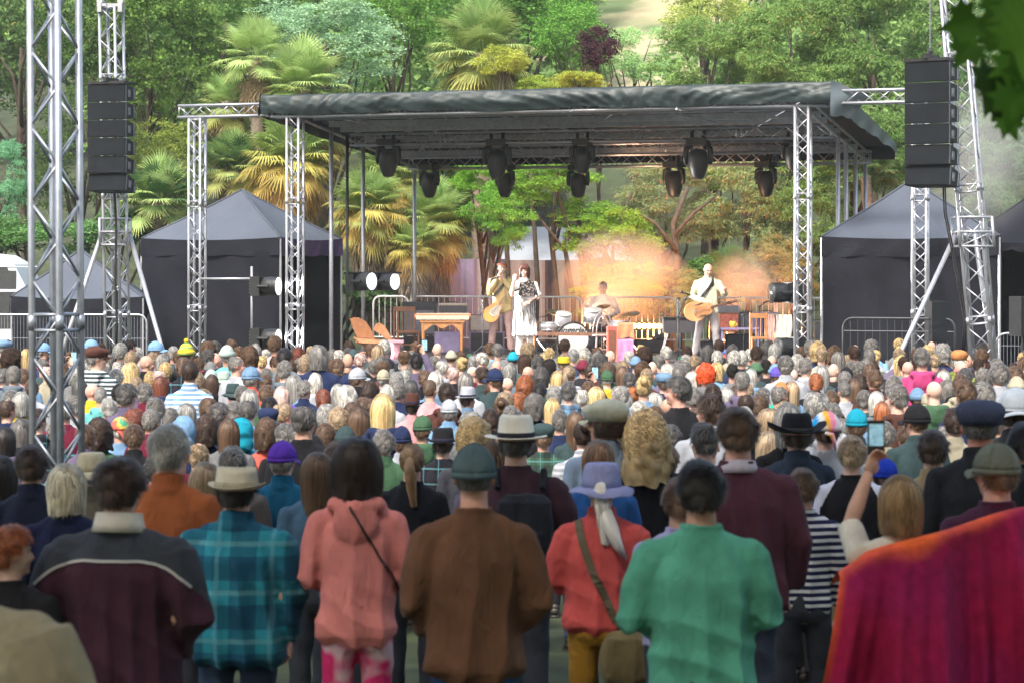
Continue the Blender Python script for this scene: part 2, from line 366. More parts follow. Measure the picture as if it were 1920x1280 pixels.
def make_shoes(legs=None):
    g = G(); lg = legs or [(0, 0, (.11, -.02, .09)), (0, 0, (-.11, -.02, .09))]
    for _, _, an in lg:
        an = Vector(an); g.tube([an+Vector((0, -.06, -.045)), an+Vector((0, -.02, -.04)), an+Vector((0, .08, -.05)), an+Vector((0, .17, -.062))], [.04, .05, .046, .03], 12, flat=.85)
        g.tube([an+Vector((0, -.01, .03)), an+Vector((0, -.01, -.04))], [.046, .05], 12); g.box(an+Vector((0, .05, -.083)), (.088, .26, .022))
    return g.mesh(smooth=True)

# ---- hair, in head space (skull centre at the origin, face towards +Y)
ER = np.array([.080, .098, .106])
def hair_mesh(kind, seed=0, n=1500, wid=.0035):
    under = kind.endswith('_h'); kind = kind[:-2] if under else kind
    rs = np.random.RandomState(seed); V = []; Q = []; K = []; nv = 0
    vol = {'short': .011, 'crop': .004, 'bald': .007, 'bob': .020, 'long': .018, 'curly': .042, 'tail': .009, 'bun': .011, 'messy': .019, 'afro': .05, 'bigcurl': .055}[kind]
    drop = {'short': -.075, 'crop': -.065, 'bald': -.07, 'bob': -.15, 'long': -.33, 'curly': -.13, 'tail': -.07, 'bun': -.07, 'messy': -.09, 'afro': -.07, 'bigcurl': -.26}[kind]
    nu, nt_ = 40, 26; th = np.linspace(0, 1, nt_); ph = np.linspace(0, 2*np.pi, nu, endpoint=False)
    T, PH = np.meshgrid(th, ph, indexing='ij')
    pol = np.minimum(T*1.5, 1)*np.pi*.56; low = np.clip((T*1.5-1)/.5, 0, 1)
    r = 1+vol/.09
    x = ER[0]*r*np.sin(pol)*np.cos(PH); y = ER[1]*r*np.sin(pol)*np.sin(PH)-.008; z = .012+ER[2]*r*np.cos(pol)
    z = z+(drop-(-.02))*low*np.where(low > 0, 1, 0)
    nar = 1-(.22 if kind in ('short', 'crop', 'bald', 'tail', 'bun', 'messy', 'afro') else .04)*low; x = x*nar; y = y*nar
    P = np.stack([x, y, z], -1).reshape(-1, 3)
    Nr = P/np.array([.09, .1, .11])**2*.01; Nr /= np.linalg.norm(Nr, axis=1)[:, None]
    dsp = nz(P, 45 if kind in ('short', 'crop', 'bald') else 32, seed)*.30*vol+nz(P, 90, seed+1)*.16*vol
    if kind in ('bigcurl', 'curly', 'afro'): dsp = (nz(P, 26, seed)*.28+nz(P, 52, seed+1)*.22+nz(P, 95, seed+3)*.12)*vol
    if kind in ('long', 'bob'): dsp += (np.abs(np.sin(PH.reshape(-1)*9+nz(P, 12, seed)*1.5))-.5)*.008*T.reshape(-1)
    P = P+Nr*dsp[:, None]
    if kind == 'bigcurl': P[:, :2] *= (1+.16*np.clip((.02-P[:, 2])/.15, -.6, 1))[:, None]
    idx = np.arange(nu*nt_).reshape(nt_, nu); q = np.stack([idx[:-1], np.roll(idx, -1, 1)[:-1], np.roll(idx, -1, 1)[1:], idx[1:]], -1).reshape(-1, 4)
    def keep(c):
        face = (c[:, 1] > .02) & (c[:, 2] < .052-.5*np.abs(c[:, 0])*0) & (np.abs(c[:, 0]) < (.2 if kind in ('short', 'crop', 'bald', 'tail', 'bun', 'messy', 'afro') else .07))
        k = ~face
        if kind in ('short', 'crop', 'bald', 'tail', 'bun'):
            ear = (np.abs(c[:, 0]) > .055) & (c[:, 1] > -.035) & (c[:, 2] < .004); k &= ~ear
            k &= c[:, 2] > drop+.012*np.sin(c[:, 0]*60)
        if kind == 'bald':
            crown = ((c[:, 0]/.058)**2+((c[:, 1]-.02)/.085)**2 < 1) & (c[:, 2] > .03); k &= ~crown
        if under: k &= c[:, 2] < .012
        return k
    c = P[q].mean(1); q = q[keep(c)]
    V.append(P); Q.append(q); nv += len(P); K.append(np.full(len(P), .5)+nz(P, 38, seed)*.16+nz(P*np.array([1, 1, .25]), 110, seed+1)*.14)
    # strands
    m = int(n*2.2); u = rs.uniform(0, 1, m); pz = rs.uniform(-.55 if kind not in ('long', 'bob', 'bigcurl', 'curly') else -.35, 1, m); a = rs.uniform(0, 2*np.pi, m); s = np.sqrt(1-pz**2)
    rr = 1+vol*.7/.09
    P0 = np.stack([ER[0]*rr*s*np.cos(a), ER[1]*rr*s*np.sin(a)-.008, .012+ER[2]*rr*pz], 1); P0 = P0[keep(P0)][:n]; n = len(P0)
    crown = np.array([.012, -.035, .13]); D = P0-crown; D[:, 2] -= .02
    Nn = P0/ER**2; Nn /= np.linalg.norm(Nn, axis=1)[:, None]
    D -= Nn*(D*Nn).sum(1)[:, None]*.96; D /= np.linalg.norm(D, axis=1)[:, None]+1e-6
    Ln = {'short': .035, 'crop': .012, 'bald': .03, 'bob': .13, 'long': .30, 'curly': .11, 'tail': .07, 'bun': .07, 'messy': .07, 'afro': .05, 'bigcurl': .26}[kind]
    ns = {'short': 3, 'crop': 2, 'bald': 3, 'bob': 5, 'long': 7, 'curly': 9, 'tail': 3, 'bun': 3, 'messy': 5, 'afro': 6, 'bigcurl': 14}[kind]
    L = Ln*rs.uniform(.6, 1.1, n); cl = rs.normal(size=(n, 3)); clump = np.stack([nz(P0, 38, 2), nz(P0, 38, 3), nz(P0, 38, 4)], 1)
    if kind in ('tail', 'bun'):
        tgt = np.array([0, -.115, .02 if kind == 'tail' else .07]); D = tgt-P0; D -= Nn*(D*Nn).sum(1)[:, None]*.9; D /= np.linalg.norm(D, axis=1)[:, None]+1e-6
    curlf = {'curly': 1, 'bigcurl': 1, 'afro': 1.2, 'messy': .45}.get(kind, 0); ph0 = rs.uniform(0, 6.28, n); wob = rs.uniform(.8, 1.4, n)
    pts = [P0]; p = P0.copy(); d = D+clump*{'crop': .1, 'short': .45, 'messy': .4, 'bald': .4}.get(kind, .25)+cl*(.16 if kind in ('short', 'messy') else .09)
    lift = {'short': .28, 'messy': .5, 'afro': .9, 'curly': .6, 'bigcurl': .55, 'crop': .25}.get(kind, .08); d = d+Nn*lift
    e1 = np.cross(D, Nn)
    for i in range(ns):
        grav = {'long': .55, 'bob': .45, 'bigcurl': .4, 'curly': .25, 'messy': .12}.get(kind, .05)*(i+1)/2
        d = d/np.linalg.norm(d, axis=1)[:, None]; d[:, 2] -= grav*.5
        d /= np.linalg.norm(d, axis=1)[:, None]
        st = d.copy()
        if curlf: t = ph0+i*1.5*wob; st = st*.55+(e1*np.cos(t)[:, None]+Nn*np.sin(t)[:, None])*.95*curlf
        p = p+st*(L/ns)[:, None]
        fc = (p[:, 1] > .035) & (p[:, 2] < .045) & (np.abs(p[:, 0]) < .072); p[fc, 0] = np.where(p[fc, 0] >= 0, .074, -.074); p[fc, 1] -= .012
        f = np.sqrt((((p-np.array([0, -.008, .012]))/(ER*(1+vol*.8/.09)))**2).sum(1)); ins = (f < 1) & (p[:, 2] > -.07)
        p[ins] = np.array([0, -.008, .012])+(p[ins]-np.array([0, -.008, .012]))/f[ins][:, None]
        pull = {'short': .9, 'crop': .6, 'bald': .55, 'bob': .4, 'long': .35, 'tail': .3, 'bun': .3, 'messy': .6, 'bigcurl': .55, 'curly': .7, 'afro': .9}[kind]; c0 = np.array([0, -.008, .012])
        f2 = np.sqrt((((p-c0)*np.array([1, 1, 0])/(ER*(1+vol*1.1/.09)))**2).sum(1)+np.where(p[:, 2] > .012, ((p[:, 2]-.012)/(ER[2]*(1+vol*1.1/.09)))**2, 0)); o_ = f2 > 1; sc2 = np.where(o_, (1+(f2-1)*pull)/np.maximum(f2, 1e-6), 1)
        p[:, 0] *= sc2; p[:, 1] = -.008+(p[:, 1]+.008)*sc2; up_ = p[:, 2] > .012; p[up_, 2] = .012+(p[up_, 2]-.012)*sc2[up_]
        pts.append(p.copy())
    pts = np.stack(pts, 1); nsx = pts.shape[1]
    tang = np.gradient(pts, axis=1); side = np.cross(tang, np.repeat(Nn[:, None], nsx, 1)); side /= np.linalg.norm(side, axis=2)[..., None]+1e-9
    wd = wid*np.linspace(1, .25, nsx)[None, :, None]*rs.uniform(.7, 1.4, (n, 1, 1))
    A = pts-side*wd; B = pts+side*wd; vv = np.stack([A, B], 2).reshape(-1, 3); b = nv+np.arange(n)[:, None]*nsx*2+np.arange(nsx-1)[None]*2
    qq = np.stack([b, b+1, b+3, b+2], -1).reshape(-1, 4); V.append(vv); Q.append(qq); nv += len(vv)
    sc_ = np.clip(1.05+rs.normal(size=n)*.42+nz(P0, 60, seed)*.34, .3, 2.6); K.append(np.repeat(sc_, nsx*2))
    if kind in ('tail', 'bun'):
        g = G()
        if kind == 'bun': g.ell((0, -.118, .075), (.042, .036, .04), 14, 10)
        else: g.tube([(0, -.10, .03), (0, -.145, .02), (.012, -.155, -.06), (.02, -.14, -.17), (.03, -.13, -.26)], [.018, .028, .035, .028, .006], 12)
        vv = np.array(g.V); vv = vv+(nz(vv, 80, 1)*.003)[:, None]; qq = np.array([f if len(f) == 4 else (f[0], f[1], f[2], f[2]) for f in g.F if len(f) <= 4]); V.append(vv); Q.append(qq[qq[:, 2] != qq[:, 3]]+nv); nv += len(vv); K.append(np.full(len(vv), .8)+nz(vv, 60, 2)*.2)
        m = 260; t0 = rs.uniform(0, 6.28, m); hs = []
        base = np.array([0, -.14, .0]) if kind == 'tail' else np.array([0, -.118, .075]); pp = []
        for i in range(5):
            if kind == 'tail': q5 = np.array([[0, -.10, .03], [0, -.15, .0], [.012, -.155, -.08], [.02, -.14, -.18], [.03, -.13, -.29]])[i]; rad = [.016, .03, .036, .03, .016][i]; pp.append(q5+np.stack([np.cos(t0)*rad, np.sin(t0)*rad*.8, np.zeros(m)], 1)+rs.normal(size=(m, 3))*.003)
            else: t1 = t0+i*.5; tt = rs.uniform(-.4, .4, m); pp.append(base+np.stack([np.cos(t1)*.044, np.sin(tt+i*.2)*.03-.01, np.sin(t1)*.042], 1))
        pts = np.stack(pp, 1); tang = np.gradient(pts, axis=1); Nv = pts-base; side = np.cross(tang, Nv); side /= np.linalg.norm(side, axis=2)[..., None]+1e-9
        A = pts-side*.003; B = pts+side*.003; vv = np.stack([A, B], 2).reshape(-1, 3); b = nv+np.arange(m)[:, None]*10+np.arange(4)[None]*2
        qq = np.stack([b, b+1, b+3, b+2], -1).reshape(-1, 4); V.append(vv); Q.append(qq); nv += len(vv); K.append(np.repeat(np.clip(1+rs.normal(size=m)*.25, .5, 1.6), 10))
    V = np.concatenate(V); Q = np.concatenate(Q); K = np.clip(np.concatenate(K), .3, 1.8)
    return np_mesh('hair', V, Q, np.repeat(K[:, None], 3, 1), True)

# ---- hats, head space
def hat_mesh(kind):
    g = G(); out = []
    def dome(rx, ry, h, z0, n=26, dent=0, top=.0, taper=1.):
        rs = []
        for i in range(9):
            t = i/8*math.pi/2*.97; rs.append([(rx*math.cos(t)**taper*math.cos(a), ry*math.cos(t)**taper*math.sin(a)-.008, z0+h*math.sin(t)) for a in [2*math.pi*j/n for j in range(n)]])
        return rs
    def brim(rx0, ry0, w, z, lift=lambda a: 0, n=32, th=.004, wf=lambda a: 1):
        rs = []
        for f, dz in ((0, th), (.5, th), (1, th*.8), (1, -th*.5), (.5, -th), (0, -th)):
            rs.append([((rx0+w*f*wf(a))*math.cos(a), (ry0+w*f*wf(a))*math.sin(a)-.008, z+dz+lift(a)*f*f) for a in [2*math.pi*j/n for j in range(n)]])
        rs.append(rs[0]); g.rings(rs, False)
    if kind in ('cap', 'capback'):
        g.rings(dome(.092, .11, .115, .015)); g.rings([[(.093*math.cos(a), .111*math.sin(a)-.008, z) for a in [2*math.pi*j/26 for j in range(26)]] for z in (-.005, .02)])
        rs = []
        for i in range(9):
            t = (i/8-.5)*2; x = t*.085; L = .085*math.sqrt(max(0, 1-t*t*.8)); y0 = .11*math.sqrt(max(0, 1-(x/.1)**2))-.02; zc = .008-.028*t*t
            rs.append([(x, y0, zc+.004), (x, y0+L*.6, zc+.0), (x, y0+L, zc-.008), (x, y0+L, zc-.013), (x, y0+L*.6, zc-.006), (x, y0, zc-.003)])
        g.rings(rs); g.ell((0, -.008, .131), (.008, .008, .005), 8, 5)
        for k in range(6):
            a = R(60*k+30); g.tube([(.0935*math.cos(a)*math.cos(t), .1115*math.sin(a)*math.cos(t)-.008, .015+.1165*math.sin(t)) for t in [i/6*1.5 for i in range(7)]], .0013, 4)
    if kind == 'flat':
        rs = []
        for z, k, oy in ((.0, .97, 0), (.03, 1.05, .0), (.055, 1.16, .006), (.078, 1.12, .012), (.098, .95, .012), (.112, .6, .006), (.117, .2, .004)):
            rs.append([(.094*k*math.cos(a), .112*k*math.sin(a)-.008+oy, z+.012+(-.018 if math.sin(a) > .3 else 0)*(z/.08 if z < .08 else 1)) for a in [2*math.pi*j/26 for j in range(26)]])
        g.rings(rs); rs = []
        for i in range(7):
            t = (i/6-.5)*2; x = t*.075; L = .05*math.sqrt(max(0, 1-t*t*.9)); rs.append([(x, .085-.03*t*t, .022), (x, .105+L-.03*t*t, .006-.015*t*t), (x, .105+L-.03*t*t, .0-.015*t*t), (x, .085-.03*t*t, .012)])
        g.rings(rs)
    if kind in ('panama', 'fedora', 'cowboy', 'small'):
        H = .125 if kind != 'small' else .10
        pr = [(.0, .093, .111), (.03, .092, .110), (.07, .087, .103), (.1, .083, .098), (H-.008, .076, .09), (H, .062, .076)]
        rs = [[(rx*math.cos(a), ry*math.sin(a)-.008, .02+z-(.012*max(0, math.sin(a)) if z > .08 else 0)) for a in [2*math.pi*j/32 for j in range(32)]] for z, rx, ry in pr]
        rs.append([(.035*math.cos(a), .05*math.sin(a)-.008, .02+H-.022) for a in [2*math.pi*j/32 for j in range(32)]])
        g.rings(rs)
        bw = {'panama': .068, 'fedora': .06, 'cowboy': .085, 'small': .035}[kind]; lf = {'panama': .004, 'fedora': .02, 'cowboy': .05, 'small': .012}[kind]
        brim(.088, .106, bw, .022, lambda a: lf*abs(math.cos(a))**2*1.2-(.012 if math.sin(a) > .5 else -.004))
        b = G(); b.rings([[(rx*math.cos(a), ry*math.sin(a)-.008, z) for a in [2*math.pi*j/32 for j in range(32)]] for rx, ry, z in ((.0945, .1125, .027), (.0955, .1135, .028), (.0945, .1125, .052), (.09, .108, .053))])
        out.append(b)
    if kind == 'bucket':
        g.rings([[(rx*math.cos(a)+.003*math.sin(3*a), ry*math.sin(a)-.008, z) for a in [2*math.pi*j/32 for j in range(32)]] for z, rx, ry in ((.0, .1, .117), (.04, .096, .113), (.085, .088, .105), (.112, .08, .096), (.12, .07, .086), (.122, .03, .04))])
        brim(.098, .115, .062, .004, lambda a: -.03+.012*math.sin(2*a+.6)+.006*math.sin(5*a), th=.003)
    if kind == 'beanie':
        rs = dome(.092, .109, .13, -.01); g.rings(rs); g.rings([[(k*.095*math.cos(a), k*.112*math.sin(a)-.008, z) for a in [2*math.pi*j/36 for j in range(36)]] for z, k in ((-.02, 1), (-.018, 1.04), (.03, 1.04), (.034, .98))])
    if kind == 'bobble':
        g.rings(dome(.094, .111, .14, -.01)); g.ell((0, -.01, .15), (.03, .03, .03), 12, 8); g.rings([[(k*.096*math.cos(a), k*.113*math.sin(a)-.008, z) for a in [2*math.pi*j/36 for j in range(36)]] for z, k in ((-.02, 1), (-.018, 1.05), (.03, 1.05), (.034, .98))])
    if kind == 'scarf':
        g.rings(dome(.093, .112, .12, .0)); g.tube([(-.03, -.105, -.01), (0, -.13, -.02), (.02, -.12, -.07), (.03, -.115, -.12)], [.02, .03, .022, .01], 10, flat=.5)
    if kind == 'hood':
        g.ell((0, -.02, .01), (.118, .135, .14), 24, 16); g.ell((0, -.06, -.10), (.12, .10, .12), 20, 12)
        me = fuse(g, .009, 4); V = get_v(me); V = V+get_n(me)*(ridges(V, (.3, .5, 1), 34, 7, 2)*.005)[:, None]; set_v(me, V)
        bm = bmesh.new(); bm.from_mesh(me); bmesh.ops.delete(bm, geom=[f for f in bm.faces if f.calc_center_median().y > .065 and abs(f.calc_center_median().z+.01) < .1], context='FACES'); bm.to_mesh(me); bm.free(); me.shade_smooth(); return me, None
    me = g.mesh(smooth=True)
    return me, (out[0].mesh(smooth=True) if out else None)

_cache = {}
def cached(key, fn):
    if key not in _cache: _cache[key] = fn()
    return _cache[key]
def set_mat(o, m):
    if len(o.data.materials) == 0: o.data.materials.append(m)
    o.material_slots[0].link = 'OBJECT'; o.material_slots[0].material = m
def child(name, me, parent, m, col, M=None, label=None):
    o = bpy.data.objects.new(name, me); C.objects.link(o); o.parent = parent; set_mat(o, m); o.color = vcol(col)
    if M is not None: o.matrix_local = M
    if label: o['label'] = label
    return o
HATNAME = {'cap': 'cap', 'capback': 'cap', 'flat': 'flat_cap', 'panama': 'straw_hat', 'fedora': 'hat', 'cowboy': 'hat', 'small': 'straw_hat', 'bucket': 'bucket_hat', 'beanie': 'knit_hat', 'bobble': 'bobble_hat', 'scarf': 'headscarf', 'hood': 'hood'}
def person(label, x, y, z0, H=1.75, rot=0., arms='front', yaw=0, pitch=0, skin=(.50, .30, .22), hair=None, hat=None, top=('jacket', (.05, .06, .1)), tm=None,
           low=(.04, .045, .06), lowm=None, group=None, girth=1., fem=False, hi=False, body=None, hairvar=0, shoes=True, hatmat=None, band=None, topkw={}, legs=None, wide=1., hairn=None, trs={}):
    vx = .0075 if hi else .011
    key = ('b', arms, yaw, pitch, hi, fem, legs is not None and str(legs)); me, M = cached(key, lambda: make_body(arms, yaw, pitch, vx, fem, 1., legs))
    o = bpy.data.objects.new('person', me); C.objects.link(o); o.location = (x, y, z0); k = H/1.75; o.scale = (k*wide, k*wide, k); o.rotation_euler = (0, 0, rot)
    set_mat(o, SKIN); o.color = vcol(skin); tag(o, label, 'person', group)
    if top:
        kind, tc = top; kw = dict(topkw); tk = ('t', arms, kind, hi, girth, str(sorted(kw.items())))
        t = cached(tk, lambda: make_top(arms, kind if kind in ('jacket', 'hoodie') else 'sweater', .0095 if hi else .014, girth, **kw)); child({'tshirt': 't_shirt'}.get(kind, kind), t, o, tm or CLOTH, tc)
    if low:
        t = cached(('l', str(legs), str(trs)), lambda: make_trousers(legs, **trs)); child('trousers', t, o, lowm or CLOTH, low)
        if shoes: child('shoes', cached(('s', str(legs)), lambda: make_shoes(legs)), o, SHOE, (1, 1, 1))
    if hair:
        hk, hc = hair
        if hat and hat[0] != 'hood': hk += '_h'
        n = hairn or {'short': 1300, 'crop': 900, 'bald': 900, 'long': 1300, 'bob': 1400}.get(hk.replace('_h', ''), 1200)
        if hi: n = int(n*3.5)
        child('hair', cached(('h', hk, hairvar, hi), lambda: hair_mesh(hk, hairvar, n, .0018 if hi else .0034)), o, HAIR, hc, M)
    if hat:
        hk, hc = hat; a, b = cached(('hat', hk), lambda: hat_mesh(hk)); kk = 1.10 if hair and hair[0] not in ('crop', 'short', 'bald') else 1.05
        Mh = M @ Matrix.Rotation(R(180), 4, 'Z') @ Matrix.Scale(kk, 4) if hk == 'capback' else M @ Matrix.Scale(kk, 4)
        ho = child(HATNAME[hk], a, o, hatmat or FELT, hc, Mh)
        if b: child('hat_band', b, ho, FELT, band or (.02, .02, .04))
    return o
# ---------------------------------------------------------------- ground
def gz(x, y):
    """ground height: flat audience floor that rises gently towards the back where the camera stands; hillside beyond the stage"""
    a = max(0., min(1., (18-y)/11)); b = max(0, y-62); return .52*a+(.30*b if b < 200 else 60+.2*(b-200))
def ground():
    xs = np.concatenate([np.linspace(-260, -32, 20), np.linspace(-30, 30, 61), np.linspace(32, 260, 20)]); ys = np.concatenate([np.linspace(-30, 80, 111), np.linspace(84, 420, 60)])
    V = []
    for y in ys:
        for x in xs: V.append((x, y, gz(x, y)+(.0 if y < 62 else math.sin(x*.05)*min(6, (y-62)*.08))+(.012*math.sin(x*3.1+y*2.3))))
    n = len(xs); Q = [(j*n+i, j*n+i+1, (j+1)*n+i+1, (j+1)*n+i) for j in range(len(ys)-1) for i in range(n-1)]
    me = np_mesh('ground', np.array(V), np.array(Q), None, True)
    m, nt, out = new_mat('ground'); L = nt.links.new; p = nd(nt, 'BsdfPrincipled'); p.inputs['Roughness'].default_value = .95; L(p.outputs[0], out.inputs[0])
    tc = nd(nt, 'TexCoord'); n1 = nd(nt, 'TexNoise'); n1.inputs['Scale'].default_value = 1.6; n1.inputs['Detail'].default_value = 8; L(tc.outputs['Object'], n1.inputs[0])
    cr = nd(nt, 'ValToRGB'); cr.color_ramp.elements[0].color = (.018, .026, .010, 1); cr.color_ramp.elements[0].position = .35; cr.color_ramp.elements[1].color = (.045, .06, .022, 1); cr.color_ramp.elements[1].position = .6
    e = cr.color_ramp.elements.new(.75); e.color = (.09, .085, .045, 1)
    L(n1.outputs[0], cr.inputs[0])
    sx = nd(nt, 'SeparateXYZ'); L(tc.outputs['Object'], sx.inputs[0]); r2 = nd(nt, 'MapRange'); r2.inputs[1].default_value = 80; r2.inputs[2].default_value = 94; L(sx.outputs[1], r2.inputs[0])
    ax = nd(nt, 'Math', operation='SUBTRACT'); ax.inputs[1].default_value = 7; L(sx.outputs[0], ax.inputs[0]); ab = nd(nt, 'Math', operation='ABSOLUTE'); L(ax.outputs[0], ab.inputs[0]); r3 = nd(nt, 'MapRange'); r3.inputs[1].default_value = 11; r3.inputs[2].default_value = 5; L(ab.outputs[0], r3.inputs[0]); mz = nd(nt, 'Math', operation='MULTIPLY'); L(r2.outputs[0], mz.inputs[0]); L(r3.outputs[0], mz.inputs[1])
    n2 = nd(nt, 'TexNoise'); n2.inputs['Scale'].default_value = .22; n2.inputs['Detail'].default_value = 9; L(tc.outputs['Object'], n2.inputs[0]); c2 = nd(nt, 'ValToRGB'); c2.color_ramp.elements[0].position = .42; c2.color_ramp.elements[0].color = (.10, .15, .06, 1); c2.color_ramp.elements[1].position = .56; c2.color_ramp.elements[1].color = (.34, .30, .18, 1); L(n2.outputs[0], c2.inputs[0])
    mx = nd(nt, 'MixRGB'); L(mz.outputs[0], mx.inputs[0]); L(cr.outputs[0], mx.inputs[1]); L(c2.outputs[0], mx.inputs[2]); L(mx.outputs[0], p.inputs['Base Color'])
    o = mk('ground', me, m); tag(o, kind='structure')
ground()

# ---------------------------------------------------------------- stage frame of reference
FL = Vector((-4.13, 46.02, 0)); SU = Vector((.95, -.3115, 0)); SV = Vector((.3115, .95, 0)); SW = 9.79; SF = 1.105
SROT = math.atan2(-.3115, .95)
def S(u, v, z=SF): return FL+SU*u+SV*v+Vector((0, 0, z))
def su(px, v):
    k = (px-960)/F; return (k*(FL.y+.95*v)-FL.x-.3115*v)/(.95+.3115*k)
def SP(px, v, z=SF): return S(su(px, v), v, z)
def zpx(py, d): return CZ-(py-HZ)*d/F

# ---------------------------------------------------------------- trusses
def truss(parent, p0, p1, w=.24, cr=.025, br=.011, bay=None, m=ALU, side=None, chords4=True, name='chord', h=None, faces=(0, 1, 2, 3), plates=True, k0=2.0):
    """four chords and zig-zag bracing between p0 and p1, as parts of parent"""
    p0 = Vector(p0); p1 = Vector(p1); d = p1-p0; L = d.length; d.normalize()
    if side is None: side = SU if abs(d.z) > .5 else Vector((0, 0, 1))
    a = (Vector(side)-d*Vector(side).dot(d)).normalized(); b = d.cross(a); h = h or w; bay = bay or w*1.05
    cs = [p0+a*(sx*w/2)+b*(sy*h/2) for sx, sy in ((-1, -1), (1, -1), (1, 1), (-1, 1))]
    for c in cs:
        g = G().tube([c, c+d*L], cr, 8); k = k0
        while plates and L > 3.2 and k < L-.8:
            g.tube([c+d*(k-.05), c+d*(k+.05)], cr*1.22, 8); k += 2.0
        mk(name, g.mesh(smooth=True), m, parent)
    g = G(); n = max(2, round(L/bay)); s = L/n
    for f in faces:
        A, B = cs[f], cs[(f+1) % 4]
        for i in range(n):
            P, Q = (A, B) if (i+f) % 2 == 0 else (B, A); g.tube([P+d*(i*s), Q+d*((i+1)*s)], br, 5)
        for e in (.02, L-.02): g.tube([A+d*e, B+d*e], br*1.2, 5)
        if L > 3.2:
            k = k0
            while k < L-.8:
                g.tube([A+d*(k-.055), B+d*(k-.055)], br*1.2, 5); g.tube([A+d*(k+.055), B+d*(k+.055)], br*1.2, 5); k += 2.0
    mk('bracing', g.mesh(smooth=True), m, parent)

# the near lattice tower at the left
t = empty('truss_tower', W(104, HZ, 16.9).xy.to_3d()+Vector((0, 0, gz(0, 17))), 'tall silver lattice tower with thick pipes rising out of the near crowd at far left', 'truss tower')
b0 = W(110, 1200, 16.9); b1 = W(101, -120, 16.9); ang = R(27)
truss(t, (b0.x, b0.y, .1), b1, .239, .025, .0105, .27, ALUD, side=Vector((math.cos(ang), -math.sin(ang), 0)), k0=2.36)
mk('base_plate', G().box((b0.x, b0.y, .1), (.6, .6, .02)).mesh(), ALUD, t)

def pa_tower(px0, px1, d, top, w, label, legs, sleeve_py, pys=(0, 690)):
    """leaning ground-support tower: px0 at row pys[0], px1 at row pys[1]"""
    k = (px1-px0)/(pys[1]-pys[0]); X_ = lambda z: (px0+k*((HZ-(z-CZ)*F/d)-pys[0])-960)/F*d
    t = empty('truss_tower', (X_(0), d, 0), label, 'truss tower')
    a = Vector((X_(0), d, .05)); b = Vector((X_(top), d, top)); truss(t, a, b, w, .025, .0105, w*.95, ALU, side=Vector((math.cos(R(20)), -math.sin(R(20)), 0)))
    z = zpx(sleeve_py, d); c = Vector((X_(z), d, z)); u = (b-a).normalized(); g = G(); ws = w*1.55
    for sx in (-1, 1):
        for sy in (-1, 1):
            q = c+Vector((sx*ws/2, sy*ws/2, 0)); g.tube([q-u*.23, q+u*.23], .025, 8)
    for zz in (-.22, .0, .22):
        for i in range(4):
            q = [Vector((sx*ws/2, sy*ws/2, 0)) for sx, sy in ((-1, -1), (1, -1), (1, 1), (-1, 1))]; g.tube([c+q[i]+u*zz, c+q[(i+1) % 4]+u*zz], .02, 6)
    for i in range(4):
        q = [Vector((sx*ws/2, sy*ws/2, 0)) for sx, sy in ((-1, -1), (1, -1), (1, 1), (-1, 1))]; g.tube([c+q[i]-u*.22, c+q[(i+1) % 4]], .012, 6)
    mk('sleeve_block', g.mesh(smooth=True), ALU, t)
    tp = G()
    for sx in (-1, 1):
        tp.box(b+Vector((sx*w*.6, 0, -.02)), (.07, .34, .16)); tp.tube([b+Vector((sx*w*.6, -.14, .08)), b+Vector((sx*w*.6, .14, .08))], .05, 12)
    tp.box(b+Vector((0, 0, .02)), (w*1.5, .3, .05)); mk('head_block', tp.mesh(), ALU, t)
    for (ax, ay, bx, by, dd) in legs:
        p = W(ax, ay, d); q = W(bx, by, d+dd); q = p+(q-p)*((p.z-.05)/(p.z-q.z)); l = mk('outrigger', G().tube([p, q], .038, 10).mesh(smooth=True), ALU, t)
        mk('foot_plate', G().box(q, (.25, .25, .04)).mesh(), ALU, l)
    bg = G(); bg.box((a.x, a.y, .12), (1.6, .12, .12)); bg.box((a.x, a.y, .12), (.12, 1.6, .12)); mk('base_frame', bg.mesh(), ALU, t)
    return t, X_
tl, _ = pa_tower(208, 221, 41, 7.25, .29, 'silver lattice tower holding the left loudspeaker column, diagonal legs at its foot', [(192, 436, 150, 560, 0), (243, 440, 303, 650, -1.0), (218, 440, 218, 560, 2.5)], 435)
tr, _ = pa_tower(1788, 1845, 36.6, 7.6, .33, 'leaning silver lattice tower beside the right loudspeaker column', [(1792, 440, 1668, 705, -.6), (1828, 440, 1864, 690, .6), (1810, 440, 1815, 560, 2.5)], 435)

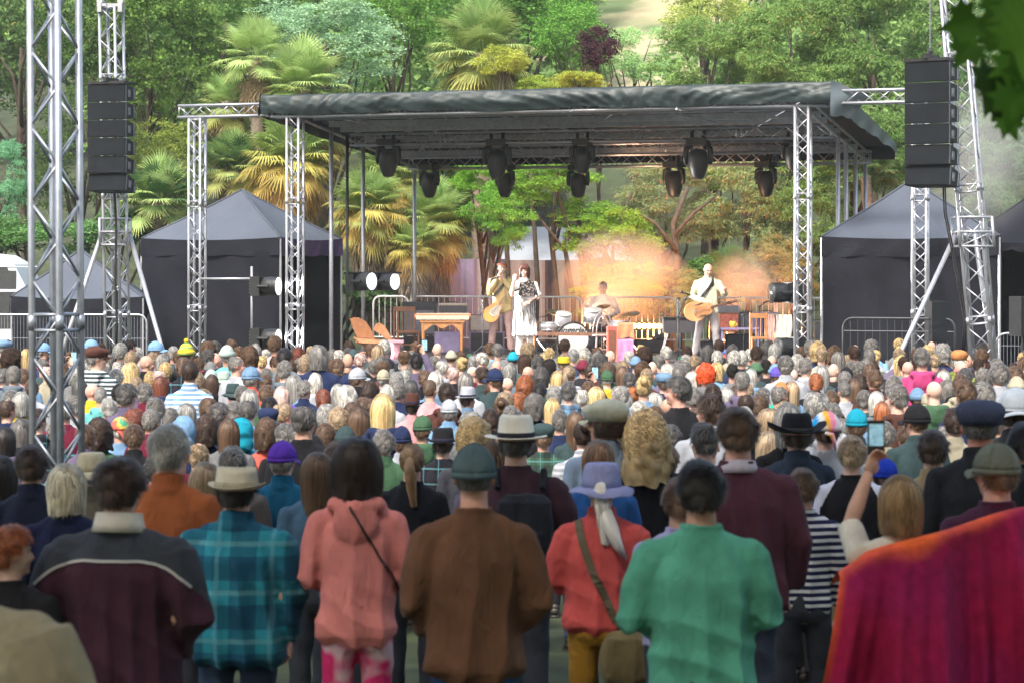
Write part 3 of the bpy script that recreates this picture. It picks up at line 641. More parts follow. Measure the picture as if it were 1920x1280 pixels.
# line arrays
def line_array(x0, x1, ytop, ybot, d, n, label, cant, yaw):
    s = F/d; wid = (x1-x0)/s; top = W((x0+x1)/2, ytop, d); H = (ybot-ytop)/s; h = H/n
    t = empty('loudspeaker_column', W((x0+x1)/2, ytop, d), label, 'speaker array')
    rot = Matrix.Rotation(R(yaw), 4, 'Z'); pos = top.copy(); ang = 0
    fr = G(); fr.box((0, .18, -.02), (wid*.98, .42, .045)); fr.box((0, .18, .03), (.06, .5, .07)); m = Matrix.Translation(top) @ rot
    mk('rigging_frame', fr.mesh(M=m), BLACKMETAL, t)
    zz = -.05; yy = 0
    for i in range(n):
        a = R([0, 0, 1.5, 3, 6, 10, 12][i]) if cant else 0
        hb = h*.975
        c = G(); w2 = wid/2
        # trapezoid cabinet, front towards -Y
        V = [(-w2, 0, 0), (w2, 0, 0), (w2, 0, -hb), (-w2, 0, -hb), (-w2*.96, .42, -hb*.14), (w2*.96, .42, -hb*.14), (w2*.96, .42, -hb*.86), (-w2*.96, .42, -hb*.86)]
        c.add(V, [(0, 1, 2, 3), (5, 4, 7, 6), (1, 5, 6, 2), (4, 0, 3, 7), (4, 5, 1, 0), (3, 2, 6, 7)])
        T = m @ Matrix.Translation((0, yy, zz)) @ Matrix.Rotation(-a, 4, 'X')
        cab = mk('speaker_cabinet', c.mesh(M=T), BLACKBOX, t)
        gr = G(); gr.box((0, -.006, -hb*.5), (wid*.965, .012, hb*.93)); mk('grille', gr.mesh(M=T), GRILLE, cab)
        hd = G()
        for sx in (-1, 1):
            hd.box((sx*w2*.975, .16, -hb*.5), (.02, .10, hb*.42)); hd.tube([(sx*(w2*.985+.012), .12, -hb*.42), (sx*(w2*.985+.012), .12, -hb*.58)], .011, 6)
        mk('handle', hd.mesh(M=T), GREYBOX, cab)
        rg = G()
        for sx in (-1, 1): rg.box((sx*w2*.99, .03, -hb*.5), (.012, .03, hb*.9)); rg.box((sx*w2*.98, .36, -hb*.5), (.012, .03, hb*.7))
        mk('rigging_bar', rg.mesh(M=T), GREYBOX, cab)
        zz -= h*math.cos(a); yy += h*math.sin(a)*.9
    return t
GRILLE = mat('speaker grille', (.012, .015, .019), .8, spec=.2, var=.2, nscale=3, bump=.9, bscale=420)
GREYBOX = mat('grey metal', (.16, .18, .2), .5, .3)
ta = line_array(161, 238, 153, 354, 40.2, 6, 'left column of six black loudspeakers hanging before the lattice tower', True, -16)
tb = line_array(1693, 1782, 110, 343, 36.2, 6, 'right column of six black loudspeakers hanging on a chain', True, -33)
def chain(px, y0, y1, d, par, label=None):
    g = G(); z0, z1 = zpx(y1, d), zpx(y0, d); x = W(px, y1, d).x; n = int((z1-z0)/.045)
    for i in range(n):
        z = z0+i*.045; g.tube([(x-.012, d, z), (x+.012, d, z+.02), (x+.006, d, z+.05), (x-.012, d, z+.03)], .006, 5)
    mk('hoist_chain', g.mesh(), GREYBOX, par)
    mk('shackle', G().box((x, d, z0-.05), (.06, .06, .12)).ell((x, d, z0+.02), (.04, .04, .05)).mesh(), BLACKMETAL, par)
mk('cable', G().tube([W(a, b, 40.7) for a, b in ((214, 150), (217, 260), (214, 350), (218, 430), (216, 520), (219, 600), (217, 690))], .022, 6).mesh(smooth=True), BLACKMETAL, tl)
chain(1744, -10, 100, 36.4, tb); chain(200, -10, 150, 40.5, ta)
# cable hanging below the right array
g = G(); pts = [W(a, b, 36.5) for a, b in ((1770, 345), (1772, 400), (1782, 450), (1792, 500), (1803, 560), (1810, 600), (1806, 660))]
for o in (-.015, .015): g.tube([p+Vector((o, 0, 0)) for p in pts], .013, 6)
mk('cable', g.mesh(smooth=True), BLACKMETAL, tb)

# ---------------------------------------------------------------- stage roof
zt = 5.98; zb = 5.72; rz = .72/6.5      # the roof drops towards the back
def RZ(v, z=zt): return z-rz*v
roof = empty('stage_roof', S(0, 0, 0), 'open stage roof of silver trusses under a creased dark tarpaulin', 'stage roof')
OV = .45
for u0, v0, u1, v1 in ((-OV, 0, SW+OV, 0),):
    truss(roof, S(u0, v0, zb+.1), S(u1, v1, zb+.1), .24, .026, .011, .3, ALU)
truss(roof, S(-.1, 6.5, RZ(6.5, zb)+.07), S(SW+.1, 6.5, RZ(6.5, zb)+.07), .24, .026, .011, .28, ALU)
truss(roof, S(.0, 2.9, RZ(2.9, zb)+.0), S(SW, 2.9, RZ(2.9, zb)+.0), .22, .024, .011, .3, ALUD, plates=False)
truss(roof, S(.0, 4.7, RZ(4.7, zb)+.02), S(SW, 4.7, RZ(4.7, zb)+.02), .22, .024, .011, .3, ALUD, plates=False)
g = G()
for u in (0, SW): g.tube([S(u, 0, zb+.2), S(u, 6.5, RZ(6.5, zb)+.2)], .03, 8); g.tube([S(u, 0, zb-.02), S(u, 6.5, RZ(6.5, zb)-.02)], .03, 8)
for v in (.9, 1.7, 2.3, 3.6, 5.5): g.box(S(SW/2, v, RZ(v, zb)+.12), (SW, .05, .12), Matrix.Rotation(SROT, 3, 'Z'))
for i in range(9):
    u = SW*(i+.5)/9; g.tube([S(u, 0, zb+.22), S(u, 6.5, RZ(6.5, zb)+.22)], .022, 6)
for a, b in ((0, 3.2), (3.2, 6.5), (6.5, 9.79)): g.tube([S(a, .1, zb+.1), S(b, 6.3, RZ(6.3, zb)+.1)], .014, 6); g.tube([S(b, .1, zb+.1), S(a, 6.3, RZ(6.3, zb)+.1)], .014, 6)
mk('roof_beam', g.mesh(), ALUD, roof)
# tarpaulin: top sheet + creased fascia in one mesh
TARP = mat('tarpaulin', (.022, .034, .036), .45, .0, .35, var=.35, nscale=1.6, bump=.6, bscale=9)
TARPU = mat('tarpaulin underside', (.016, .016, .018), .7, var=.2, nscale=1.5)
def tarp():
    nu, nv = 420, 16; V = []; u0, u1 = -.62, SW+.55
    rows = [('t', 6.7-i*(6.9/10)) for i in range(10)]+[('f', i/9) for i in range(10)]
    for k, a in rows:
        for i in range(nu+1):
            u = u0+(u1-u0)*i/nu; ph = abs(math.sin(u*1.45+.4*math.sin(u*2.2)))
            if k == 't':
                z = RZ(a, zt+.12)+.012*ph-.03*math.sin(u*3.0+a*1.3)*.4; V.append(tuple(S(u, a, z)))
            else:
                top = zt+.12+.012*ph; hang = .37+.015*math.sin(u*1.9)+.012*math.sin(u*5.1)
                P_ = np.array([[u*1.0, a*1.2, 0]]); q_ = np.array([[u*2.6+a*1.5, a*2.2-u*.4, 3.1]]); w_ = .25+a*(1-a)*3; crease = float(nz(P_, 2.2, 1)[0]*.03*w_+ridges(P_+nz(q_, .8, 2)[:, None]*.2, (1, .9*math.sin(u*.9), 0), 6.5, 1.8, 4)[0]*.020*w_+nz(q_, 6.0, 5)[0]*.012*w_)
                V.append(tuple(S(u, -.2-.10*math.sin(a*math.pi)*.6-crease, top-hang*a)))
    n = nu+1; Q = [(j*n+i, j*n+i+1, (j+1)*n+i+1, (j+1)*n+i) for j in range(len(rows)-1) for i in range(nu)]
    me = np_mesh('tarp', np.array(V), np.array(Q), None, True); mk('tarpaulin', me, TARP, roof)
    # underside sheet
    g = G(); g.add([S(u0+.1, -.1, zt+.06), S(u1-.1, -.1, zt+.06), S(u1-.1, 6.8, RZ(6.8, zt+.06)), S(u0+.1, 6.8, RZ(6.8, zt+.06))], [(0, 1, 2, 3)]); mk('lining', g.mesh(), TARPU, roof)
    # side skirts hanging unevenly: right side long flap, left short, back
    for nm, ue, sgn, h0, h1 in (('side_flap', u1, 1, .52, .22), ('side_flap', u0, -1, .42, .22)):
        V = []; nv = 60
        for j in range(nv+1):
            v = -.2+6.9*j/nv
            for i in range(9):
                a = i/8; hh = (h0+(h1-h0)*j/nv)*(1+.03*math.sin(v*3)+.02*math.sin(v*9)); V.append(tuple(S(ue+sgn*(.02+.02*math.sin(v*4.2+a*3)*a+.12*a*(.5 if sgn > 0 else .2)), v, RZ(v, zt+.13)-hh*a)))
        Q = [(j*9+i, j*9+i+1, (j+1)*9+i+1, (j+1)*9+i) for j in range(nv) for i in range(8)]
        mk(nm, np_mesh('flap', np.array(V), np.array(Q), None, True), TARP, roof)
    V = []
    for j in range(61):
        u = u0+(u1-u0)*j/60
        for i in range(5): a = i/4; V.append(tuple(S(u, 6.72+.04*math.sin(u*5+a), RZ(6.7, zt+.13)-.34*a)))
    mk('back_flap', np_mesh('flap', np.array(V), np.array([(j*5+i, j*5+i+1, (j+1)*5+i+1, (j+1)*5+i) for j in range(60) for i in range(4)]), None, True), BLACKBOX, roof)
tarp()
# loose corner of the tarpaulin at the front right
def corner():
    c = S(SW+.55, -.25, zt+.14); V = []
    for i in range(13):
        for j in range(9):
            a, b = i/12, j/8; p = c+SU*(a*.62*(1-.55*b))+SV*(-.05+.5*a)+Vector((0, 0, -.22*a-b*.62*(1-.35*a)+.015*math.sin(a*9+b*3)))+SV*(.03*math.sin(a*5+b*6)); V.append(tuple(p))
    mk('loose_corner', np_mesh('c', np.array(V), np.array([(i*9+j, i*9+j+1, (i+1)*9+j+1, (i+1)*9+j) for i in range(12) for j in range(8)]), None, True), mat('pale tarpaulin', (.10, .125, .14), .5, var=.2, nscale=3), roof)
corner()
# legs: lattice at the front, single posts along the sides
for u, lab in ((0, 0), (SW, 1)):
    l = mk('leg', G().box(S(u, 0, .06), (.5, .5, .06), Matrix.Rotation(SROT, 3, 'Z')).mesh(), ALU, roof)
    truss(l, S(u, 0, .09), S(u, 0, zb+.0), .24, .026, .0105, .235, ALU)
for u, v in ((0, 1.8), (0, 3.5), (0, 6.5), (SW, 3.4), (SW, 4.25), (SW, 5.3), (SW, 6.4)):
    mk('post', G().tube([S(u, v, .05), S(u, v, RZ(v, zb)+.05)], .042, 10).mesh(smooth=True), ALU, roof)
# wings: short arms out to a lattice leg on each side
for lab, sgn, ua, ul in (('left', -1, -2.4, -2.05), ('right', 1, SW+2.4, SW+2.08)):
    t = empty('truss_wing', S(ul, 0, 0), 'silver lattice leg and arm standing %s the stage roof' % ('before the open peaked tent left of' if sgn < 0 else 'behind the right loudspeaker column beside'), 'truss frame')
    truss(t, S(ua, 0, 5.84), S(-.5 if sgn < 0 else SW+.5, 0, 5.84), .22, .025, .0105, .27, ALU)
    truss(t, S(ul, 0, .05), S(ul, 0, 5.70), .24, .026, .0105, .235, ALU)
    if sgn < 0:
        mk('cross_pipe', G().tube([S(ul+.1, -.1, zpx(523, 46.6)), W(474, 523, 46.2)], .024, 8).tube([W(472, 500, 46.2), W(472, 665, 46.2)], .024, 8).mesh(smooth=True), ALU, t)

# ---------------------------------------------------------------- stage platform
plat = empty('stage_platform', S(SW/2, 3.2, 0), 'low dark stage platform under the truss roof', 'stage')
rotS = Matrix.Rotation(SROT, 3, 'Z')
DECK = mat('stage deck', (.055, .05, .055), .7, var=.35, nscale=2.5)
mk('deck', G().box(S(SW/2+.1, 3.2, SF-.05), (SW+1.6, 7.4, .1), rotS).mesh(), DECK, plat)
mk('front_edge', G().box(S(SW/2+.1, -.52, SF-.07), (SW+1.6, .04, .15), rotS).mesh(), mat('edge board', (.12, .12, .13), .6), plat)
mk('skirt', G().box(S(SW/2+.1, -.5, SF/2-.08), (SW+1.6, .02, SF-.16), rotS).mesh(), mat('black drape', (.012, .012, .014), .9), plat)
for i in range(6):
    for j in range(3): mk('leg', G().tube([S(i*2-.3, .1+j*3.1, 0), S(i*2-.3, .1+j*3.1, SF-.1)], .025, 8).mesh(), ALUD, plat)

# ---------------------------------------------------------------- moving heads and stage lamps
GLASS = mat('lamp glass', (.05, .055, .06), .1, spec=.8)
LENS = mat('lit lens', (.8, .85, .9), .2, emit=(.85, .93, 1.0), estr=.6)
LAMPB = mat('lamp housing', (.016, .017, .019), .45, var=.2)
def moving_head(px, ytop, ybot, v, label, tilt=0, tint=None):
    base = SP(px, v, 0); d = base.y; s = F/d; H = (ybot-ytop)/s; z1 = zpx(ytop, d); k = H/.70
    t = empty('stage_light', Vector((base.x, base.y, z1)), label, 'stage light', 'moving stage lights hanging from the roof')
    c = Vector((base.x, base.y, z1)); Y = Matrix.Rotation(SROT+R(tilt), 3, 'Z'); q = lambda x, y, z: c+Y @ Vector((x*k, y*k, z*k))
    g = G().box(q(0, 0, -.09), (.34*k, .28*k, .11*k), Y); mk('base_box', g.mesh(), LAMPB, t)
    for sx in (-1, 1): mk('clamp', G().tube([q(sx*.1, 0, -.03), q(sx*.1, 0, .1)], .03*k, 8).mesh(), BLACKMETAL, t)
    for sx in (-1, 1):
        mk('yoke_arm', G().tube([q(sx*.1, 0, -.16), q(sx*.2, 0, -.20), q(sx*.215, 0, -.36), q(sx*.2, 0, -.46)], [.05*k, .055*k, .05*k, .04*k], 8, flat=.9).mesh(smooth=True), LAMPB, t)
    hd = G(); hd.lathe([(.09*k, .21*k), (.145*k, .16*k), (.165*k, .04*k), (.16*k, -.08*k), (.125*k, -.2*k), (.10*k, -.25*k), (.09*k, -.27*k)], q(0, 0, -.42), 20)
    h = mk('lamp_head', hd.mesh(smooth=True), LAMPB, t)
    mk('lens', G().lathe([(.088*k, -.272*k), (.06*k, -.285*k), (.01*k, -.29*k)], q(0, 0, -.42), 20).mesh(smooth=True), GLASS, h)
    ft = G(); [ft.box(q(.12*math.cos(a), .12*math.sin(a), -.27), (.02*k, .02*k, .14*k), Y) for a in (0, 1.57, 3.14, 4.71)]; mk('cooling_fin', ft.mesh(), BLACKMETAL, h)
for px, y0, y1, v, lab in ((728, 258, 332, 2.9, 'upper black moving lamp at the left end of the stage roof'), (805, 306, 371, 6.3, 'low black moving lamp just right of the leftmost one under the roof'),
        (932, 258, 336, 2.9, 'upper black moving lamp overlapping another above the two singers'), (947, 306, 370, 6.3, 'low black moving lamp partly behind another above the two singers'),
        (1092, 258, 326, 2.9, 'upper black moving lamp of the overlapping pair at the roof centre'), (1084, 306, 371, 6.3, 'low black moving lamp of the overlapping pair at the roof centre'),
        (1264, 300, 370, 6.3, 'low black moving lamp just left of the one above the bald guitarist'), (1309, 256, 336, 2.9, 'upper black moving lamp above the bald guitarist'),
        (1436, 300, 369, 6.3, 'low black moving lamp near the right front roof leg'), (1487, 256, 320, 3.4, 'black moving lamp half hidden behind the right roof leg')):
    moving_head(px, y0, y1, v, lab, rnd.uniform(-25, 25))
def floor_lamp(px, py, d, w, face, label, lit=False, group=None):
    if lit: face += 12
    """wash light: back box, yoke, round head looking towards yaw `face` (0 = camera)"""
    c = W(px, py, d); s = F/d; k = w/s/.62
    t = empty('stage_light', c, label, 'stage light', group); a = R(face); f = Vector((math.sin(a), -math.cos(a), 0)); r = Vector((math.cos(a), math.sin(a), 0)); Y = Matrix((r, -f, Vector((0, 0, 1)))).transposed()
    mk('back_box', G().box(c-f*.22*k, (.34*k, .2*k, .38*k), Y).mesh(), LAMPB, t)
    mk('yoke', G().tube([c-f*.15*k+r*.17*k, c+f*.08*k+r*.2*k], .035*k, 8).tube([c-f*.15*k-r*.17*k, c+f*.08*k-r*.2*k], .035*k, 8).mesh(), LAMPB, t)
    h = mk('lamp_head', G().lathe([(.10*k, -.14*k), (.17*k, -.08*k), (.185*k, .05*k), (.18*k, .16*k), (.19*k, .2*k), (.18*k, .21*k)], c, 24, f).mesh(smooth=True), LAMPB, t)
    mk('lens', G().lathe([(.17*k, .205*k), (.172*k, .215*k), (.01*k, .225*k)], c, 24, f).mesh(smooth=True), LENS if lit else GLASS, h)
    if lit:
        l = bpy.data.lights.new('lamp_light', 'SPOT'); l.energy = 1300; l.color = (1, .93, .88); l.spot_size = R(70); l.spot_blend = .7; l.shadow_soft_size = .15; o = bpy.data.objects.new('lamp_light', l); C.objects.link(o); o.parent = t; o.location = f*(.24*k); o.rotation_euler = (-f).to_track_quat('Z', 'Y').to_euler()
    fn = G(); [fn.box(c-f*(.33*k)+Vector((0, 0, z*k)), (.3*k, .02*k, .015*k), Y) for z in (-.12, -.06, 0, .06, .12)]; mk('cooling_fin', fn.mesh(), GREYBOX, t)
    return t
floor_lamp(503, 537, 46.1, 60, 62, 'lit round stage lamp on the pipe before the left tent, upper', True, 'side lamps on the left pipe')
floor_lamp(503, 634, 46.1, 60, 62, 'lit round stage lamp near the ground before the left tent', True, 'side lamps on the left pipe')
floor_lamp(681, 528, 47.6, 58, 45, 'lit round lamp of the left pair above the wooden sling chair, left one', True, 'pair of side lamps above the sling chair')
floor_lamp(725, 528, 48.2, 56, 45, 'lit round lamp of the left pair above the wooden sling chair, right one', True, 'pair of side lamps above the sling chair')
floor_lamp(1466, 549, 43.4, 64, -75, 'dark round lamp turned from the camera on the right front roof leg', False, 'side lamps at the right leg')
floor_lamp(1478, 652, 43.4, 66, -70, 'dark round lamp low beside the right front roof leg', False, 'side lamps at the right leg')
floor_lamp(1462, 684, 43.0, 46, -60, 'smallest dark lamp on the ground at the right front roof leg', False, 'side lamps at the right leg')
def pole(name, pts, r, m, label, cat, base=True):
    t = empty(name, (pts[0][0], pts[0][1], pts[0][2]), label, cat); mk('pole', G().tube(pts, r, 10).mesh(smooth=True), m, t)
    if base: mk('base_plate', G().box(Vector(pts[0])+Vector((0, 0, .01)), (.5, .5, .02)).mesh(), m, t)
    return t
t = pole('lamp_stand', [W(651, 700, 47.4).xy.to_3d()+Vector((0, 0, 0)), W(651, 255, 47.4)], .03, BLACKMETAL, 'tall black pole carrying the pair of lit side lamps', 'lamp stand')
mk('cross_arm', G().tube([W(645, 512, 47.4), W(752, 512, 48.0)], .022, 8).mesh(), BLACKMETAL, t)
pole('lamp_stand', [W(1507, 700, 43.6).xy.to_3d(), W(1507, 500, 43.6)], .04, BLACKMETAL, 'black pole with the dark lamps beside the right front roof leg', 'lamp stand')

# ---------------------------------------------------------------- tents
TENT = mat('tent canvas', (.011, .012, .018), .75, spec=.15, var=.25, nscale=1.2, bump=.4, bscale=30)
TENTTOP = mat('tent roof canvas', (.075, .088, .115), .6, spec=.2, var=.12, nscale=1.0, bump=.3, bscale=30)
TPURPLE = mat('purple valance', (.06, .035, .12), .7)
def tent(corners, ze, zv, zp, label, walls, peak=None, tops=TENTTOP, val=TENT, scallop=0, zbot=0., valp=None, legs=True):
    """pop-up tent: corners counter-clockwise (front-left, front-right, back-right, back-left)"""
    c = [Vector((p[0], p[1], 0)) for p in corners]; cen = sum(c, Vector())/4; t = empty('pop_up_tent', cen, label, 'tent')
    # roof: sagging panels
    n = 14; V = []; Q = []
    for i in range(4):
        a, b = c[i], c[(i+1) % 4]; k = len(V)
        for r in range(n+1):
            f = r/n
            for j in range(n+1):
                g_ = j/n; p = a.lerp(b, g_)*(1-f)+cen*f; z = ze+(zp-ze)*(f**.92*(.82+.18*f))-.05*math.sin(math.pi*g_)*(1-f)-.06*math.sin(math.pi*f)*math.sin(math.pi*g_)+.008*math.sin(g_*22+f*7)*(1-f); V.append((p.x, p.y, z))
        Q += [(k+r*(n+1)+j, k+r*(n+1)+j+1, k+(r+1)*(n+1)+j+1, k+(r+1)*(n+1)+j) for r in range(n) for j in range(n)]
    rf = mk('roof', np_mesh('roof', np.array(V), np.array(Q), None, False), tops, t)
    for p in rf.data.polygons: p.use_smooth = False
    sm = G()
    for i in range(4):
        a = c[i]; sm.tube([(a*(1-f)+cen*f)+Vector((0, 0, ze+(zp-ze)*(f**.92*(.82+.18*f))+.01)) for f in [q/8 for q in range(9)]], .02, 6)
    mk('roof_seam', sm.mesh(smooth=True), tops, t)
    for i in range(4):
        a, b = c[i], c[(i+1) % 4]; o = (b-a).cross(Vector((0, 0, 1))).normalized()*.03; V = []; m_ = 48
        for j in range(m_+1):
            f = j/m_; p = a.lerp(b, f)+o
            for r in range(6):
                q = r/5; zz = ze+.01-.05*math.sin(math.pi*f)*(1-q)-(ze-zv)*q; 
                if scallop: zz -= (ze-zv)*.35*q*abs(math.sin(f*math.pi*scallop))
                V.append(tuple(p+o*(.5*math.sin(f*31+q*3)*q+.4*math.sin(f*13))+Vector((0, 0, zz-.015*math.sin(f*17)*q))))
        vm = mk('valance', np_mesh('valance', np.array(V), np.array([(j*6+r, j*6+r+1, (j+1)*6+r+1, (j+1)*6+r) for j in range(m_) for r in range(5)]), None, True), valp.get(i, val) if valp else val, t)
        if i in walls:
            V = []
            for j in range(m_+1):
                f = j/m_; p = a.lerp(b, f)-o*.3
                for r in range(13):
                    q = r/12; zz = zv+.1-(zv+.1-zbot)*q; V.append(tuple(p+o*(.9*math.sin(f*9+q*4+1.2*math.sin(q*5))+.6*math.sin(f*23-q*9)+1.0*math.sin(q*11+f*3)*.6)+Vector((0, 0, zz))))
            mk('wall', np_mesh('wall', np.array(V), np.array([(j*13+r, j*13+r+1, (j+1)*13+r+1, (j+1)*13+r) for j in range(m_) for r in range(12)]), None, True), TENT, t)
        mk('leg', G().tube([a+Vector((0, 0, zbot)), a+Vector((0, 0, ze-.02))], .025, 6).mesh(), ALU, t)
    return t
def wp(px, d): v = W(px, HZ, d); return (v.x, v.y)
a, b, c_ = wp(265, 51.2), wp(526, 49.4), wp(640, 51.9); dd = (a[0]+c_[0]-b[0], a[1]+c_[1]-b[1])
tent([a, b, c_, dd], zpx(447, 50.3), zpx(481, 50.3), zpx(357, 51.8), 'dark peaked pop-up tent with one open side left of the stage', (0, 2, 3), valp={1: TPURPLE})
a, b = wp(1541, 44.0), wp(1874, 42.6); dd = (a[0]+.6, a[1]+3.1); c_ = (b[0]+.6, b[1]+3.1)
tent([a, b, c_, dd], zpx(444, 43.4), zpx(482, 43.4), zpx(338, 45.2), 'large dark peaked tent with closed walls right of the stage', (0, 1, 2, 3))
a, b = wp(1800, 47.8), wp(2100, 46.6); dd = (a[0]+.8, a[1]+3.2); c_ = (b[0]+.8, b[1]+3.2)
tent([a, b, c_, dd], zpx(452, 47), zpx(468, 47), zpx(352, 49), 'dark tent with a scalloped edge cut off by the right border', (2, 3), scallop=9, tops=TENT)
a, b = wp(22, 48.6), wp(268, 47.6); dd = (a[0]-.3, a[1]+2.6); c_ = (b[0]-.3, b[1]+2.6)
tent([a, b, c_, dd], zpx(557, 48), zpx(592, 48), zpx(468, 49.4), 'low grey peaked tent behind the mesh fence at far left', (0, 2, 3))

# pale marquee and curtain behind the stage
mq = empty('marquee', W(1065, 640, 60).xy.to_3d(), 'pale marquee with curtained walls behind the stage musicians', 'marquee')
g = G(); A = [W(925, 470, 60), W(1185, 478, 60), W(1150, 432, 62), W(960, 430, 62)]; z0 = zpx(488, 60)
g.add([Vector((A[0].x, 60, z0)), Vector((A[1].x, 60, z0)), Vector((A[1].x, 66, z0)), Vector((A[0].x, 66, z0)), Vector((A[3].x, 62.5, zpx(425, 62))), Vector((A[2].x, 62.5, zpx(425, 62)))],
      [(0, 1, 5, 4), (2, 3, 4, 5), (1, 2, 5), (3, 0, 4), (0, 3, 2, 1)]); mk('roof', g.mesh(), mat('marquee canvas', (.34, .36, .40), .6, var=.06), mq)
def curtain(px0, px1, ytop, d, colr, par, name='curtain'):
    x0, x1 = W(px0, 0, d).x, W(px1, 0, d).x; zt_ = zpx(ytop, d); V = []; n = max(8, int((x1-x0)*24))
    for i in range(n+1):
        f = i/n; x = x0+(x1-x0)*f
        for z in (zt_, zt_*.5, 0): V.append((x, d+.06*math.sin(x*14)+.03*math.sin(x*31+z), z))
    mk(name, np_mesh('c', np.array(V), np.array([(j*3+r, j*3+r+1, (j+1)*3+r+1, (j+1)*3+r) for j in range(n) for r in range(2)]), None, True), mat('drape '+str([round(c, 2) for c in colr]), colr, .85, var=.1), par)
for a, b, yt, cc in ((805, 893, 486, (.34, .29, .46)), (893, 932, 486, (.42, .36, .40)), (932, 948, 486, (.12, .11, .18)), (948, 1022, 488, (.45, .36, .34)), (1022, 1038, 488, (.10, .08, .11)), (1038, 1090, 488, (.42, .32, .26))):  # the two narrow dark strips paint the shaded gaps between curtains
    curtain(a, b, yt, 59.5, tuple(c*.6 for c in cc), mq)

# ---------------------------------------------------------------- barriers, fences
def barrier(p0, p1, ztop, label, mesh_=False, h=1.1, m=ALU, group=None, rc=.16):
    p0, p1 = Vector((p0[0], p0[1], 0)), Vector((p1[0], p1[1], 0)); u = (p1-p0).normalized(); L = (p1-p0).length; z0 = ztop-h
    t = empty('crowd_barrier' if not mesh_ else 'mesh_fence', (p0+p1)/2+Vector((0, 0, z0)), label, 'barrier' if not mesh_ else 'fence', group); P = lambda s, z: p0+u*s+Vector((0, 0, z))
    arc = [P(rc-rc*math.cos(a), ztop-rc+rc*math.sin(a)) for a in [R(x) for x in (0, 22, 45, 67, 90)]]
    arc2 = [P(L-rc+rc*math.sin(a), ztop-rc+rc*math.cos(a)) for a in [R(x) for x in (0, 22, 45, 67, 90)]]
    mk('frame', G().tube([P(0, z0+.05)]+arc+arc2+[P(L, z0+.05)], .021, 8).mesh(smooth=True), m, t)
    g = G()
    if mesh_:
        n = int(L/.06)
        for i in range(1, n): g.tube([P(L*i/n, z0+.12), P(L*i/n, ztop)], .0035, 4)
        for z in (.15, .5, .85, 1.2, 1.55): g.tube([P(0, z0+z), P(L, z0+z)], .004, 4)
        mk('wire_mesh', g.mesh(), ALUD, t)
    else:
        g.tube([P(0, z0+.22), P(L, z0+.22)], .016, 6); g.tube([P(0, ztop-.22), P(L, ztop-.22)], .012, 6) if h > 1.2 else None
        n = int(L/.125)
        for i in range(1, n): g.tube([P(L*i/n, z0+.22), P(L*i/n, ztop)], .007, 5)
        mk('bars', g.mesh(), m, t)
    for s in (.25, L-.25): mk('foot', G().box(P(s, z0+.02), (.06, .55, .03), Matrix.Rotation(math.atan2(u.y, u.x), 3, 'Z')).mesh(), m, t)
WHITEM = mat('pale painted metal', (.72, .70, .68), .4, var=.08)
ST = SF+1.1
gb = 'barriers along the back of the stage'
for a, b, lab in ((700, 766, 'short pale barrier panel behind the black amplifier cabinet'), (770, 1091, 'pale barrier panel behind the two singers'), (1096, 1269, 'pale barrier panel behind the drummer'), (1275, 1452, 'pale barrier panel behind the bald guitarist'), (1456, 1610, 'pale barrier panel behind the right front roof leg')):
    pa, pb = SP(a, 6.6, 0), SP(b, 6.6, 0); barrier(pa, pb, ST, lab, False, m=WHITEM, group=gb)
for px0, px1, d0, d1, lab in ((-70, 105, 46.5, 46.5, 'wire mesh fence panel at far left, behind the near lattice tower'), (107, 275, 46.5, 46.3, 'wire mesh fence panel under the left loudspeaker column'), (1868, 2050, 40, 39.5, 'wire mesh fence panel at the right border')):
    barrier(wp(px0, d0), wp(px1, d1), zpx(590 if px0 < 500 else 625, d0), lab, True, h=2.0 if px0 < 500 else 1.75)
DARKM = mat('dark painted metal', (.05, .055, .06), .5, .4)
barrier(wp(1581, 41.5), wp(1790, 40.8), zpx(597, 41.2), 'dark barrier before the large right tent', False, h=1.5, m=DARKM)
# small speakers on stands
def stand_speaker(px, ytop, ybot, wpx, d, label, yaw=10):
    s = F/d; c = W(px, (ytop+ybot)/2, d); t = empty('loudspeaker', Vector((c.x, c.y, 0)), label, 'loudspeaker'); Y = Matrix.Rotation(R(yaw), 3, 'Z')
    b = mk('cabinet', G().box(c, (wpx/s, .35, (ybot-ytop)/s), Y).mesh(), BLACKBOX, t)
    mk('grille', G().box(c+Y @ Vector((0, -.18, 0)), (wpx/s*.9, .012, (ybot-ytop)/s*.92), Y).mesh(), GRILLE, b)
    z = c.z-(ybot-ytop)/s/2; mk('pole', G().tube([(c.x, c.y, z), (c.x, c.y, .5)], .018, 8).mesh(), BLACKMETAL, t)
    for a in (0, 120, 240): mk('leg', G().tube([(c.x, c.y, .75), (c.x+.5*math.cos(R(a)), c.y+.5*math.sin(R(a)), .02)], .013, 6).mesh(), BLACKMETAL, t)
stand_speaker(207, 547, 611, 27, 43, 'small black loudspeaker on a stand below the left loudspeaker column')
stand_speaker(1757, 565, 640, 34, 41, 'black loudspeaker on a stand before the large right tent')
stand_speaker(1918, 556, 630, 34, 37, 'dark loudspeaker cut off by the right border', 20)
